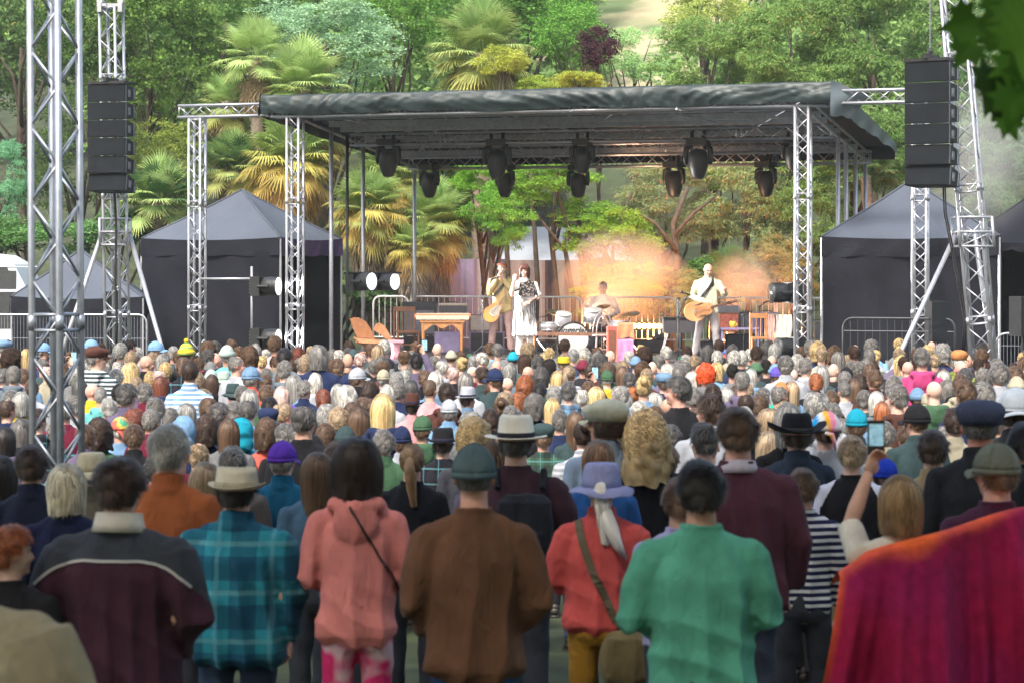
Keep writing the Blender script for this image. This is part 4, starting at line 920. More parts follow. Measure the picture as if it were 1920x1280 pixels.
# white van
def van():
    d = 50.6; t = empty('parked_van', W(30, 600, d).xy.to_3d(), 'white van parked behind the low tent at far left', 'van'); WH = mat('white van paint', (.62, .68, .74), .3, var=.05)
    x1 = W(112, 0, d).x; x0 = x1-5.3; zt_ = zpx(474, d); zl = .35
    body = [(x0, zl), (x1, zl), (x1, 1.25), (x1-.25, 1.5), (x1-.95, zt_-.25), (x1-1.3, zt_-.05), (x1-1.8, zt_), (x0+.1, zt_), (x0, zt_-.15)]
    mk('body', G().prism([(x, z) for x, z in body], (0, d, 0), (1, 0, 0), (0, 0, 1), (0, 1.9, 0)).mesh(), WH, t)
    mk('window', G().prism([(x1-1.35, 1.55), (x1-.6, 1.55), (x1-1.1, zt_-.3), (x1-1.35, zt_-.3)], (0, d-.008, 0), (1, 0, 0), (0, 0, 1), (0, .02, 0)).mesh(), GLASS, t)
    mk('window', G().box((W(6, 0, d).x, d-.005, zpx(530, d)), (.55, .02, .5)).mesh(), GLASS, t)
    mk('trim', G().box(((x0+x1)/2, d-.012, zpx(545, d)), (4.9, .02, .05)).box(((x0+x1)/2, d-.012, zpx(500, d)), (4.4, .015, .02)).mesh(), WH, t)
    mk('door', G().box((x0+3.2, d-.012, (zl+zt_)/2), (.02, .02, zt_-zl-.3)).box((x0+2.1, d-.012, (zl+zt_)/2), (.02, .02, zt_-zl-.3)).mesh(), GREYBOX, t)
    for x in (x0+.9, x1-.9):
        wh = mk('wheel', G().lathe([(.33, 0), (.35, .05), (.35, .18), (.33, .22)], (x, d-.03, .35), 24, (0, 1, 0)).mesh(smooth=True), BLACKBOX, t)
        mk('rim', G().lathe([(.19, -.03), (.19, .0)], (x, d-.01, .35), 16, (0, 1, 0)).mesh(), GREYBOX, wh)
van()
# ---------------------------------------------------------------- vegetation
def leaf_quads(Pc, Nn, rs, size, aspect, droop=0., cup=.25, jit=.7):
    """one folded leaf per point: 5 vertices along a rhombus -> two quads sharing the midrib"""
    n = len(Pc); d = Nn+rs.normal(size=(n, 3))*jit; d[:, 2] -= droop; d /= np.linalg.norm(d, axis=1)[:, None]
    up = rs.normal(size=(n, 3))*.5+np.array([0, 0, 1.]); s = np.cross(d, up); s /= np.linalg.norm(s, axis=1)[:, None]+1e-9; u = np.cross(s, d)
    L = (size*rs.uniform(.6, 1.3, n))[:, None]; w = L*aspect
    b = Pc; t = Pc+d*L-u*L*cup*.6; m = Pc+d*L*.45+u*L*cup*.3; l = Pc+d*L*.45-s*w+u*0; r = Pc+d*L*.45+s*w
    V = np.stack([b, l, t, m, r], 1).reshape(-1, 3); k = np.arange(n)[:, None]*5
    Q = np.concatenate([k+np.array([[0, 1, 2, 3]]), k+np.array([[0, 3, 2, 4]])], 0); return V, Q
def crown_mesh(seed, shape=(3, 3, 4), lumps=26, lr=.9, clus=26, cr=.30, leaves=26, size=.16, aspect=.32, droop=.1, cols=((.05, .09, .025), (.10, .16, .045)), cup=.25, jit=.75, fill=.35, flat=.0):
    rs = np.random.RandomState(seed); S_ = np.array(shape)
    a = rs.uniform(0, 2*np.pi, lumps); z = rs.uniform(-.75, 1, lumps); r = np.sqrt(1-z*z); rad = rs.uniform(fill, .85, lumps)**.6
    Lc = np.stack([r*np.cos(a), r*np.sin(a), z], 1)*rad[:, None]*S_; LR = lr*rs.uniform(.65, 1.3, lumps)
    # clusters over each lump
    n = lumps*clus; a = rs.uniform(0, 2*np.pi, n); z = rs.uniform(-.6, 1, n); r = np.sqrt(1-z*z); nv = np.stack([r*np.cos(a), r*np.sin(a), z*(1-flat)], 1)
    li = np.repeat(np.arange(lumps), clus); Cc = Lc[li]+nv*(LR[li]*rs.uniform(.7, 1.08, n))[:, None]; cb = rs.uniform(0, 1, n)*.5+rs.uniform(0, 1, lumps)[li]*.5
    m = n*leaves; ci = np.repeat(np.arange(n), leaves); q = rs.normal(size=(m, 3)); q /= np.linalg.norm(q, axis=1)[:, None]; q[:, 2] = np.abs(q[:, 2])*.8-.1
    P = Cc[ci]+q*(cr*rs.uniform(.3, 1.1, m))[:, None]; Nn = q*.8+nv[ci]*.6
    V, Q = leaf_quads(P, Nn, rs, size, aspect, droop, cup, jit)
    c0, c1 = np.array(cols[0]), np.array(cols[1]); f = np.clip(cb[ci]*.7+rs.uniform(0, .5, m), 0, 1)[:, None]; col = c0*(1-f)+c1*f
    if len(cols) > 2:
        pk = rs.uniform(0, 1, m) < cols[2][3]; col[pk] = np.array(cols[2][:3])
    return np_mesh('crown', V, Q, np.repeat(col*2.0, 5, 0)), Lc*.8
BARK = mat('bark', (.06, .045, .032), .9, var=.35, nscale=9, bump=.8, bscale=25)
BARKL = mat('grey bark', (.19, .16, .13), .85, var=.3, nscale=9, bump=.6, bscale=25)
def trunk_mesh(lc, zc, h0, r0=.16, seed=0, k=9):
    rr = random.Random(seed); g = G(); top = Vector((0, 0, zc)); g.tube([(0, 0, 0), (.1, .05, zc*.35), (-.05, 0, zc*.7), (0, 0, zc)], [r0*1.15, r0*.85, r0*.6, r0*.35], 10)
    for p in list(lc)[:k]:
        p = Vector(p)+Vector((0, 0, zc)); b = Vector((0, 0, zc*rr.uniform(.45, .85))); m_ = b.lerp(p, .5)+Vector((rr.uniform(-.3, .3), rr.uniform(-.3, .3), .2)); g.tube([b, m_, p], [r0*.5, r0*.3, r0*.1], 7)
    return g.mesh(smooth=True)
KINDS = {
 'oak': dict(shape=(2.9, 2.7, 3.2), lumps=30, lr=.85, clus=24, cr=.30, leaves=22, size=.15, aspect=.34, cols=((.045, .085, .022), (.12, .19, .05))),
 'grey': dict(shape=(2.7, 2.4, 3.4), lumps=30, lr=.75, clus=28, cr=.26, leaves=24, size=.11, aspect=.34, cols=((.11, .17, .10), (.24, .33, .21))),
 'dark': dict(shape=(2.8, 2.6, 3.8), lumps=26, lr=.85, clus=24, cr=.32, leaves=24, size=.14, aspect=.22, cols=((.025, .05, .02), (.075, .12, .04), (.16, .13, .05, .06))),
 'bamboo': dict(shape=(2.9, 2.5, 3.6), lumps=34, lr=.75, clus=24, cr=.34, leaves=22, size=.24, aspect=.12, droop=.55, cols=((.045, .085, .022), (.125, .19, .065), (.20, .16, .07, .03)), cup=.35),
 'willow': dict(shape=(2.6, 2.4, 3.0), lumps=26, lr=.7, clus=26, cr=.34, leaves=22, size=.22, aspect=.10, droop=.7, cols=((.055, .085, .04), (.145, .185, .09), (.22, .10, .05, .06)), cup=.4),
 'locust': dict(shape=(1.5, 1.3, 1.5), lumps=22, lr=.42, clus=24, cr=.20, leaves=26, size=.085, aspect=.28, droop=.3, cols=((.05, .12, .018), (.13, .25, .04)), flat=.4),
 'yellow': dict(shape=(1.3, .9, .75), lumps=18, lr=.36, clus=24, cr=.18, leaves=24, size=.085, aspect=.25, droop=.35, cols=((.13, .17, .025), (.27, .29, .055)), flat=.4),
 'purple': dict(shape=(1.0, .9, 1.3), lumps=14, lr=.42, clus=22, cr=.2, leaves=22, size=.10, aspect=.34, cols=((.014, .008, .012), (.05, .02, .027))),
 'olive': dict(shape=(2.8, 2.6, 3.2), lumps=28, lr=.8, clus=24, cr=.30, leaves=22, size=.13, aspect=.3, cols=((.07, .10, .02), (.22, .25, .06))),
 'shrub': dict(shape=(1.6, 1.2, 1.0), lumps=20, lr=.45, clus=22, cr=.22, leaves=20, size=.10, aspect=.33, cols=((.03, .07, .025), (.09, .16, .06))),
}
_crowns = {}
def tree(kind, px, py, d, rx, ry, label, seed=0, rot=0, cat='tree', name='tree', tint=(1, 1, 1), bark=None, group=None, zt_=None, roty=1.):
    """crown centre at pixel (px,py), half sizes rx, ry in photo pixels"""
    key = (kind, seed % 2)
    if key not in _crowns: _crowns[key] = crown_mesh(hash(kind) % 97 if False else sum(map(ord, kind))+seed % 2*13, **KINDS[kind])
    me, lc = _crowns[key]; c = W(px, py, d); g0 = gz(c.x, d); s = F/d; nl_ = 4 if kind in ('locust', 'willow', 'bamboo', 'shrub') else 9; sh = KINDS[kind]['shape']; kx = rx/s/(sh[0]+KINDS[kind]['lr']*.6); kz = ry/s/(sh[2]+KINDS[kind]['lr']*.6)
    t = empty(name, (c.x, c.y, g0), label, cat, group)
    o = bpy.data.objects.new('crown', me); C.objects.link(o); o.parent = t; o.location = (0, 0, c.z-g0); o.scale = (kx, kx*roty, kz); o.rotation_euler = (0, 0, rot); set_mat(o, LEAF); o.color = vcol(tint)
    tm = trunk_mesh([(a*kx*math.cos(rot)-b*kx*math.sin(rot), a*kx*math.sin(rot)+b*kx*math.cos(rot), z*kz) for a, b, z in lc], max(.3, c.z-g0), 0, .05+.03*rx/s, seed, nl_)
    mk('trunk', tm, bark or BARK, t, world=False); return t
T = [
 ('dark', 40, 90, 60, 190, 260, 'dark green tree at the upper left corner behind the near lattice tower', 0, .3, (.75, .85, .7)),
 ('dark', 150, 300, 57, 150, 170, 'dark shadowy tree between the near lattice tower and the left loudspeakers', 1, 1.3, (.75, .8, .7)),
 ('grey', -5, 350, 56, 75, 110, 'blue-green bushy tree at the left border above the van', 0, 2., (.55, .85, .75)),
 ('oak', 280, 110, 61, 170, 230, 'large olive green tree right of the left loudspeaker column', 0, .9, (.75, .8, .65)),
 ('olive', 300, 330, 58, 120, 130, 'olive tree with thin trunk behind the left tent', 1, 2.2, (.75, .8, .7)),
 ('oak', 420, 30, 66, 200, 170, 'tall green tree at the top edge behind the left palms', 1, 4., (.75, .9, .85)),
 ('grey', 610, 80, 60, 170, 150, 'silvery grey-green tree between the left palms and the centre palm', 1, .4, (.9, 1.0, .95)),
 ('oak', 740, 60, 63, 110, 190, 'bright green tree just left of the centre palm', 0, 2.9, (.75, 1.0, .65)),
 ('oak', 960, 20, 67, 190, 160, 'green tree at the top edge behind the centre palm', 1, 5.1, (.7, .95, .65)),
 ('oak', 1075, 90, 62, 95, 110, 'green tree just right of the centre palm', 0, 1.2, (1.0, 1.3, .95)),
 ('purple', 1122, 95, 60.5, 45, 70, 'dark purple-leaved tree above the stage roof centre', 0, .2, (1.2, 1.2, 1.2)),
 ('grey', 1190, 120, 68, 90, 90, 'pale green tree below the dry hillside', 0, 3.3, (1.1, 1.2, .8)),
 ('olive', 1320, 30, 72, 110, 120, 'olive grey tree beside the dry hillside at the top edge', 0, .5, (1.3, 1.3, 1.5)),
 ('bamboo', 1330, 130, 61, 120, 110, 'yellow-green leafy tree above the right half of the stage roof', 0, 0.1, (1.0, 1.1, .9)),
 ('bamboo', 1480, 100, 60, 140, 140, 'light green feathery tree above the right roof corner', 1, 1.1, (.95, 1.05, .85)),
 ('bamboo', 1640, 70, 60, 150, 170, 'light green feathery tree left of the right loudspeakers', 0, 2.4, (.9, 1.0, .85)),
 ('bamboo', 1600, 290, 56, 150, 130, 'feathery tree behind the right tent and posts', 1, 3.4, (.85, .95, .8)),
 ('willow', 1820, 200, 57, 140, 220, 'hazy blue-green tree behind the leaning lattice tower', 0, .7, (.6, .85, .75)),
 ('willow', 1900, 360, 53, 120, 120, 'dull green tree at the right border above the scalloped tent', 1, 2.7, (.55, .75, .65)),
 ('willow', 1400, 390, 57, 120, 130, 'drooping pale tree behind the bald guitarist', 0, 4.2, (1.1, 1.1, .95)),
 ('willow', 1250, 390, 57.5, 120, 110, 'drooping reddish-tipped tree left of the bald guitarist', 1, 5.5, (1.1, 1.0, .9)),
 ('bamboo', 1510, 430, 56, 110, 120, 'leafy tree behind the right front roof leg', 0, 5., (.8, .85, .7)),
 ('locust', 925, 420, 55, 85, 90, 'bright light-green tree behind the two singers', 0, .3, (.9, 1.0, .9)),
 ('locust', 905, 345, 56, 80, 60, 'light green tree showing under the roof left of centre', 1, 2., (1, 1, .8)),
 ('locust', 1040, 350, 56.5, 110, 70, 'light green airy tree under the roof centre', 0, 3.1, (1, .95, .8)),
 ('locust', 1150, 460, 56, 120, 95, 'orange-lit airy tree behind the drummer', 1, 4.6, (1.3, 1.0, .7)),  # warm tint puts the orange lamp light into the leaf colour
 ('locust', 1340, 320, 58, 100, 60, 'pale airy tree under the roof right of centre', 1, 5.6, (1.3, 1.05, 1.2)),
 ('yellow', 945, 120, 58.5, 62, 42, 'yellow-leaved tree in front of the centre palm', 0, .2, (1, 1, 1)),
 ('yellow', 1085, 160, 58.5, 75, 34, 'yellow-leaved tree above the stage roof centre', 1, 1.2, (1, 1, 1)),
 ('yellow', 1000, 165, 58.8, 70, 26, 'low yellow foliage between the two yellow trees', 0, 2.2, (.85, 1, 1)),
 ('locust', 1165, 560, 55.2, 110, 60, 'low airy shrub tree right behind the drummer', 1, 2.9, (1.2, .9, .7)),  # orange stage light painted into the tint
 ('willow', 1265, 560, 55.6, 90, 70, 'low drooping tree between the drummer and the bald guitarist', 0, 1.9, (1.2, 1.0, .8)),  # leaf tint warmed to stand in for the orange stage light
 ('willow', 1455, 520, 55.4, 95, 85, 'drooping orange-lit tree right of the bald guitarist', 1, 2.1, (1.3, .95, .75)),  # orange lamp glow put into the leaf tint
 ('locust', 1100, 420, 56.3, 80, 60, 'airy tree just above the drummer', 0, 5.1, (1.1, 1, .8)),
 ('shrub', 60, 455, 54.5, 150, 50, 'dark hedge-like shrub behind the white van', 0, .2, (1.1, 1.2, 1)),
 ('shrub', 220, 440, 55, 110, 55, 'shrub behind the left lattice tower foot', 1, 1.2, (1, 1.1, 1)),
 ('shrub', 1560, 560, 56, 110, 60, 'dark shrub behind the right stage edge', 0, 2.2, (.9, .9, .9)),
 ('shrub', 1380, 520, 56.5, 100, 55, 'green shrub behind the bald guitarist', 1, 3.2, (1.0, 1.2, .8)),
 ('shrub', 640, 560, 55, 110, 70, 'dark shrub behind the wooden sling chair', 1, .5, (.9, 1.0, .9)),
 ('shrub', 1890, 480, 52, 90, 60, 'shrub between the right tents', 1, .5, (.9, 1.0, 1)),
]
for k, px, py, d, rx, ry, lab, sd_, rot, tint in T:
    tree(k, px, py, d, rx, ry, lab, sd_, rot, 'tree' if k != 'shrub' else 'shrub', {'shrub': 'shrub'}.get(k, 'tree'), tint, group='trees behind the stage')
# hillside wood beyond the named trees
def wood():
    rs = np.random.RandomState(5); me, _ = crown_mesh(77, shape=(3, 3, 3), lumps=20, lr=1.0, clus=16, cr=.45, leaves=18, size=.3, aspect=.34, cols=((.04, .08, .025), (.11, .17, .05)))
    V0 = get_v(me); n = len(V0); q = np.empty(len(me.loops), np.int32); me.loops.foreach_get('vertex_index', q); q = q.reshape(-1, 4); Vs = []; Qs = []; Cs = []
    ca = np.empty(n*4, np.float32); me.color_attributes['col'].data.foreach_get('color', ca); ca = ca.reshape(-1, 4)[:, :3]; k = 0
    for i in range(46):
        y = rs.uniform(74, 120); px = rs.uniform(-60, 1980); x = (px-960)/F*y
        if 1110 < px < 1270 and y < 200: continue
        r = rs.uniform(0, 6.28); s = rs.uniform(.8, 1.25); Rm = np.array([[math.cos(r), -math.sin(r), 0], [math.sin(r), math.cos(r), 0], [0, 0, 1]])
        Vs.append(V0 @ Rm.T*s+np.array([x, y, gz(x, y)+3.0+rs.uniform(-1, 1.5)])); Qs.append(q+k); Cs.append(ca*rs.uniform(.8, 1.3)); k += n
    o = mk('woodland', np_mesh('woodland', np.concatenate(Vs), np.concatenate(Qs), np.concatenate(Cs)), LEAF); o.color = (1, 1, 1, 1); tag(o, 'dense green woodland on the hillside behind the stage', 'woodland', kind='stuff')
wood()
# ---- fan palms
def palm_crown(seed, n=34, pet=.75, rad=.62, lo=-70, hi=85, colf=None, nl=34, droop=.5):
    rs = np.random.RandomState(seed); V = []; Q = []; K = []; nv = 0
    for i in range(n):
        f = (i+.5)/n; el = math.radians(hi+(lo-hi)*f**1.1)+rs.normal()*.08; az = i*2.39996+rs.normal()*.15
        d = np.array([math.cos(el)*math.cos(az), math.cos(el)*math.sin(az), math.sin(el)]); d0 = d.copy(); d0[2] += .35; d0 /= np.linalg.norm(d0); P = pet*rs.uniform(.8, 1.15)
        mid = d0*P*.5; hub = mid+d*P*.55; s = np.cross(d, [0, 0, 1.]); s /= np.linalg.norm(s)+1e-6; u = np.cross(s, d); col = np.array(colf(f, rs))
        w = .014
        pp = [np.zeros(3), mid, hub]; vv = []
        for p in pp: vv += [p-s*w, p+s*w]
        V += vv; Q += [(nv, nv+1, nv+3, nv+2), (nv+2, nv+3, nv+5, nv+4)]; K += [col*.8]*6; nv += 6
        r_ = rad*rs.uniform(.85, 1.15); dr = droop*(.3+f)
        for j in range(nl):
            t = (j/(nl-1)-.5)*math.radians(290); dl = d*math.cos(t)+s*math.sin(t); L = r_*(1-.22*abs(t)/2.5)*rs.uniform(.9, 1.08); pn = np.cross(dl, u)
            a = hub; b = hub+dl*L*.55+u*.03; c = hub+dl*L+u*.0; c[2] -= L*dr*rs.uniform(.25, .6); b = b.copy(); b[2] -= L*dr*.08; w0, w1 = .006, L*.036
            tc = col*rs.uniform(.8, 1.2); te = tc*.7+np.array([.45, .27, .08])*(.1+.4*f)*.6
            V += [a-pn*w0, a+pn*w0, b-pn*w1, b+pn*w1, c-pn*.002, c+pn*.002]; Q += [(nv, nv+1, nv+3, nv+2), (nv+2, nv+3, nv+5, nv+4)]; K += [tc, tc, tc*.95, tc*.95, te, te]; nv += 6
    return np_mesh('fronds', np.array(V), np.array(Q), np.array(K)*1.5)
def c_green(f, rs):
    a = np.array([.17, .27, .09])*rs.uniform(.8, 1.25); b = np.array([.30, .30, .10]); return a*(1-f**2)+b*f**2
def c_orange(f, rs):
    if f < .35: return np.array([.20, .28, .09])*rs.uniform(.8, 1.2)
    g = min(1, (f-.35)/.5); return (np.array([.30, .34, .09])*(1-g)+np.array([.40, .25, .08])*g)*rs.uniform(.75, 1.2)
def c_lime(f, rs): return np.array([.26, .36, .13])*rs.uniform(.8, 1.2)
def c_dark(f, rs): return np.array([.05, .11, .04])*rs.uniform(.8, 1.25)
def c_dead(f, rs): return np.array([.30, .22, .14])*rs.uniform(.6, 1.2)
PC = {'green': lambda s: palm_crown(s, 36, .75, .62, -60, 85, c_green), 'orange': lambda s: palm_crown(s, 44, .7, .62, -75, 60, c_orange, droop=.9), 'lime': lambda s: palm_crown(s, 34, .8, .66, -45, 85, c_lime, droop=.35),
      'dark': lambda s: palm_crown(s, 26, .9, .7, -10, 80, c_dark, droop=.6), 'dead': lambda s: palm_crown(s, 30, .5, .55, -88, -45, c_dead, 16, droop=1.2)}
PTRUNK = mat('fibrous palm trunk', (.17, .135, .105), .95, var=.4, nscale=14, bump=1., bscale=40)
def palm(px, py, d, rpx, kinds, label, seed=0, skirt=0, tint=(1, 1, 1)):
    c = W(px, py, d); s = F/d; k = rpx/s/1.35; g0 = gz(c.x, d); t = empty('fan_palm', (c.x, c.y, g0), label, 'palm', 'fan palms behind the stage'); h = c.z-g0
    g = G(); rs = random.Random(seed); n = 10; g.tube([(0.05*math.sin(i), .04*math.cos(i*2), h*i/n) for i in range(n+1)], [.16*k*(1.25+.3*rs.random()) for i in range(n+1)], 12); me = g.mesh(smooth=True); mk('trunk', me, PTRUNK, t, world=False)
    for i, kd in enumerate(kinds):
        me = cached(('palm', kd, seed % 2), lambda: PC[kd](seed % 2+3)); o = bpy.data.objects.new('fronds' if kd != 'dead' else 'dead_fronds', me); C.objects.link(o); o.parent = t
        o.location = (0, 0, h-(.25*i if kd != 'dead' else .45)*k); o.scale = (k, k, k); o.rotation_euler = (0, 0, seed*1.3+i); set_mat(o, LEAF if kd != 'dead' else DRYLEAF); o.color = vcol(tint)
    if skirt:
        rs = np.random.RandomState(seed); m = 1500; a = rs.uniform(0, 6.28, m); z = h-rs.uniform(.3, skirt, m); r = .16+.22*rs.uniform(0, 1, m)*k; P = np.stack([r*np.cos(a), r*np.sin(a), z], 1)
        V, Q = leaf_quads(P, np.stack([np.cos(a)*.3, np.sin(a)*.3, -np.ones(m)], 1), rs, .4*k, .05, .3, .1, .15); cc = np.array([.27, .22, .18])*rs.uniform(.5, 1.3, (m, 1)); o = mk('fibre_skirt', np_mesh('skirt', V, Q, np.repeat(cc, 5, 0)), DRYLEAF, t, world=False); o.color = (1, 1, 1, 1)
for a in ((480, 112, 57.5, 82, ['lime', 'dead'], 'fan palm with upright pale green fronds, topmost at left', 0, 0), (568, 165, 57, 92, ['lime', 'green'], 'pale green fan palm just above the left roof corner', 1, 1.5),
          (430, 190, 58.5, 78, ['dead', 'green'], 'browning fan palm left of the palm above the roof corner', 2, 2.), (545, 300, 56, 105, ['orange', 'orange', 'dead'], 'fan palm with orange dying fronds behind the left tent peak', 3, 3.),
          (440, 320, 57.5, 82, ['green', 'dark'], 'green fan palm behind the lattice leg left of the stage', 4, 1.), (300, 380, 54.5, 88, ['lime', 'dark'], 'low green fan palm left of the left tent peak', 5, 0),
          (690, 390, 55, 92, ['orange', 'green', 'dead'], 'fan palm behind the left stage posts', 6, 2.4), (735, 330, 57, 85, ['green', 'orange'], 'fan palm under the left end of the stage roof', 7, 1.5), (815, 415, 55.5, 92, ['green', 'orange', 'dead'], 'fan palm with drooping fronds left of the light-green tree', 8, 2.),
          (775, 465, 54.6, 70, ['orange', 'dead'], 'brown-tipped fan palm just above the black amplifier cabinet', 12, 1.), (600, 240, 58, 78, ['orange', 'green'], 'yellowing fan palm under the left roof corner', 13, 1.),
          (905, 100, 60, 112, ['green', 'green', 'dead'], 'large fan palm rising above the centre of the stage roof', 9, 2.), (585, 520, 53.5, 75, ['lime'], 'small pale fan palm under the open side of the left tent', 10, 0),
          (1370, 540, 55, 70, ['dark'], 'small dark fan palm behind the bald guitarist', 11, 0), (1625, 330, 55, 62, ['dark'], 'dark fan palm beside the right roof flap', 14, 0)):
    palm(*a)
# ---- multi-stem tree behind the band
def stems():
    t = empty('tree', W(1085, 520, 55.8).xy.to_3d(), 'bare branching trunks rising behind the singers and drummer', 'tree', 'trees behind the stage')
    g = G(); d = 55.8
    for pts, r in (([(1075, 560), (1060, 470), (1068, 430), (1050, 380), (1040, 330)], 7), ([(1120, 560), (1135, 470), (1160, 420), (1185, 360)], 6), ([(1275, 580), (1268, 470), (1262, 420), (1290, 350)], 12), ([(1268, 470), (1230, 420), (1190, 395)], 6), ([(1265, 440), (1300, 400), (1340, 370)], 6), ([(1060, 470), (1020, 420), (1000, 390)], 4)):
        P = [W(a, b, d+(i*.1)) for i, (a, b) in enumerate(pts)]
        if pts[0][1] > 550: P = [Vector((P[0].x, P[0].y, 0))]+P
        n = len(P); g.tube(P, [r/81*.62*(1.2-.8*i/n) for i in range(n)], 8)
    mk('trunk', g.mesh(smooth=True), BARK, t)
stems()
# ---- the tree the camera stands under: its leaves hang into the top right, its crown shades the near crowd
def near_tree():
    t = empty('maple_tree', (5.5, -1.5, gz(0, 0)), 'dark out-of-focus leaves hanging into the upper right corner', 'tree')
    rs = np.random.RandomState(11)
    # canopy overhead
    n = 30000; a = rs.uniform(0, 6.28, n); r = np.sqrt(rs.uniform(0, 1, n)); x = 13.5*r*np.cos(a)+.3; y = 12.5*r*np.sin(a)+.6; z = 6.3+rs.uniform(0, 2.6, n)+1.2*(1-r)
    m = 22000; a = rs.uniform(math.pi*.98, math.pi*2.02, m); q = rs.uniform(.85, 1.05, m); x2 = 12.5*q*np.cos(a)+.3; y2 = 10.5*q*np.sin(a)-.5; z2 = rs.uniform(.6, 7.5, m)  # unseen leaf curtain added behind and beside the camera to block sky light
    P = np.concatenate([np.stack([x, y, z], 1), np.stack([x2, y2, z2], 1)]); P = P[P[:, 2] > 3.6+.11*np.maximum(0, P[:, 1]) ]; V, Q = leaf_quads(P, np.tile([0, 0, -.3], (len(P), 1)), rs, .34, .42, .1, .2, .8)
    cc = np.array([.05, .10, .02])*rs.uniform(.7, 1.3, (len(P), 1)); o = mk('crown', np_mesh('canopy_and_sky_blocker', V, Q, np.repeat(cc, 5, 0)), LEAF, t); o.color = (1, 1, 1, 1)  # this crown also holds the added light-blocking curtain
    g = G(); g.tube([(5.5, -1.5, .4), (5.4, -1.4, 3), (5.2, -1.2, 6.6)], [.34, .28, .2], 14)
    for k in range(9): a = k*.7; g.tube([(5.2, -1.2, 6.2+.1*k), (5.2+3*math.cos(a), -1.2+2.5*math.sin(a), 7.2), (5.2+6.5*math.cos(a)-2, -1.2+5*math.sin(a), 7.6)], [.14, .08, .03], 8)
    d = 6.6; tw = [W(1990, -160, d+.3), W(1935, -40, d), W(1890, 60, d), W(1880, 150, d)]; g.tube([(5.2, -1.2, 6.0), (3.5, 4.2, 4.9)]+tw, [.08, .04, .012, .008, .006, .003], 7)
    mk('trunk', g.mesh(smooth=True), BARK, t)
    # lobed leaves in the corner
    lob = [(0, 0), (.18, .10), (.42, .02), (.36, .22), (.62, .34), (.38, .42), (.40, .62), (.18, .58), (0, 1.0)]; out = lob+[(-x_, y_) for x_, y_ in reversed(lob[1:-1])]
    g = G(); R2 = random.Random(4)
    spots = [(1885, 25, 95), (1905, 75, 105), (1862, 70, 90), (1898, 120, 115), (1880, 158, 110), (1906, 190, 100), (1850, 45, 85), (1828, 95, 80), (1918, 30, 100), (1890, 212, 80), (1870, 12, 80), (1925, 130, 120), (1930, 70, 130), (1925, 190, 110), (1884, 232, 60), (1840, 65, 90), (1856, 168, 60)]
    for px, py, s in spots:
        dd = 6.6+R2.uniform(-.5, .5); c = W(px, py-s*.35, dd); k = s*dd/F; a = R2.uniform(-.6, .6)+(1.0 if px < 1845 else 0); tl = R2.uniform(-.7, .7)
        ux = Vector((math.cos(a), math.sin(tl)*.7, -math.sin(a))); uy = Vector((-math.sin(a), -.35+R2.uniform(-.3, .3), -math.cos(a)))
        V = [c+Vector((0, 0, 0))]+[c+ux*(x_*k*1.0)+uy*(y_*k)+ux.cross(uy)*(.1*k*math.cos(x_*4)) for x_, y_ in out]; mid = c+uy*(.45*k)+ux.cross(uy)*(.12*k); V[0] = mid; n = len(out)
        g.add(V, [(0, 1+i, 1+(i+1) % n) for i in range(n)]); g.tube([c, c-uy*k*.35], .0022, 4)
    lm = g.mesh(); V = get_v(lm); set_col(lm, np.array([.06, .15, .018])*(1+.45*nz(V, 9, 2))[:, None]); mk('leaves', lm, LEAF, t).color = (1, 1, 1, 1)
near_tree()
# ---------------------------------------------------------------- things on the stage
WOODO = mat('orange wood', (.42, .19, .075), .45, var=.25, nscale=12)
WOODD = mat('dark wood', (.16, .07, .04), .5, var=.25, nscale=12)
AMP = mat('amp vinyl', (.045, .045, .055), .7, var=.2, bump=.4, bscale=150)
AMPG = mat('amp grille cloth', (.16, .165, .19), .85, var=.15, bump=.5, bscale=200)
PURPB = mat('lilac painted box', (.22, .19, .34), .6, var=.15)
CHROME = mat('chrome', (.75, .75, .78), .15, .9)
CREAM = mat('cream panel', (.46, .41, .33), .5, var=.08)
REDP = mat('red paint', (.52, .11, .08), .5, var=.2)
PINKP = mat('pink cloth', (.62, .30, .36), .8, var=.2)
BLACKC = mat('black instrument', (.02, .02, .022), .35, var=.2)
TEXTB = mat('black lettering', (.02, .02, .02), .6)
def block(px0, px1, y0, y1, v, dep, m, name='cabinet', par=None, rz=0, label=None, cat=None, group=None):
    """box seen from the front between photo columns and rows, at stage depth v"""
    c = SP((px0+px1)/2, v, 0); d = c.y; s = F/d; w_ = (px1-px0)/s; z1, z0 = zpx(y0, d), zpx(y1, d); z0 = max(z0, SF) if y1 > 600 else z0
    cen = Vector((c.x, c.y, (z0+z1)/2)); rot = Matrix.Rotation(R(rz), 3, 'Z')
    g = G().box(cen, (w_, dep, z1-z0), rot); me = g.mesh()
    if label: par = empty(name, Vector((cen.x, cen.y, z0)), label, cat, group); o = mk('body', me, m, par); return par, cen, (w_, dep, z1-z0), rot
    return mk(name, me, m, par), cen, (w_, dep, z1-z0), rot
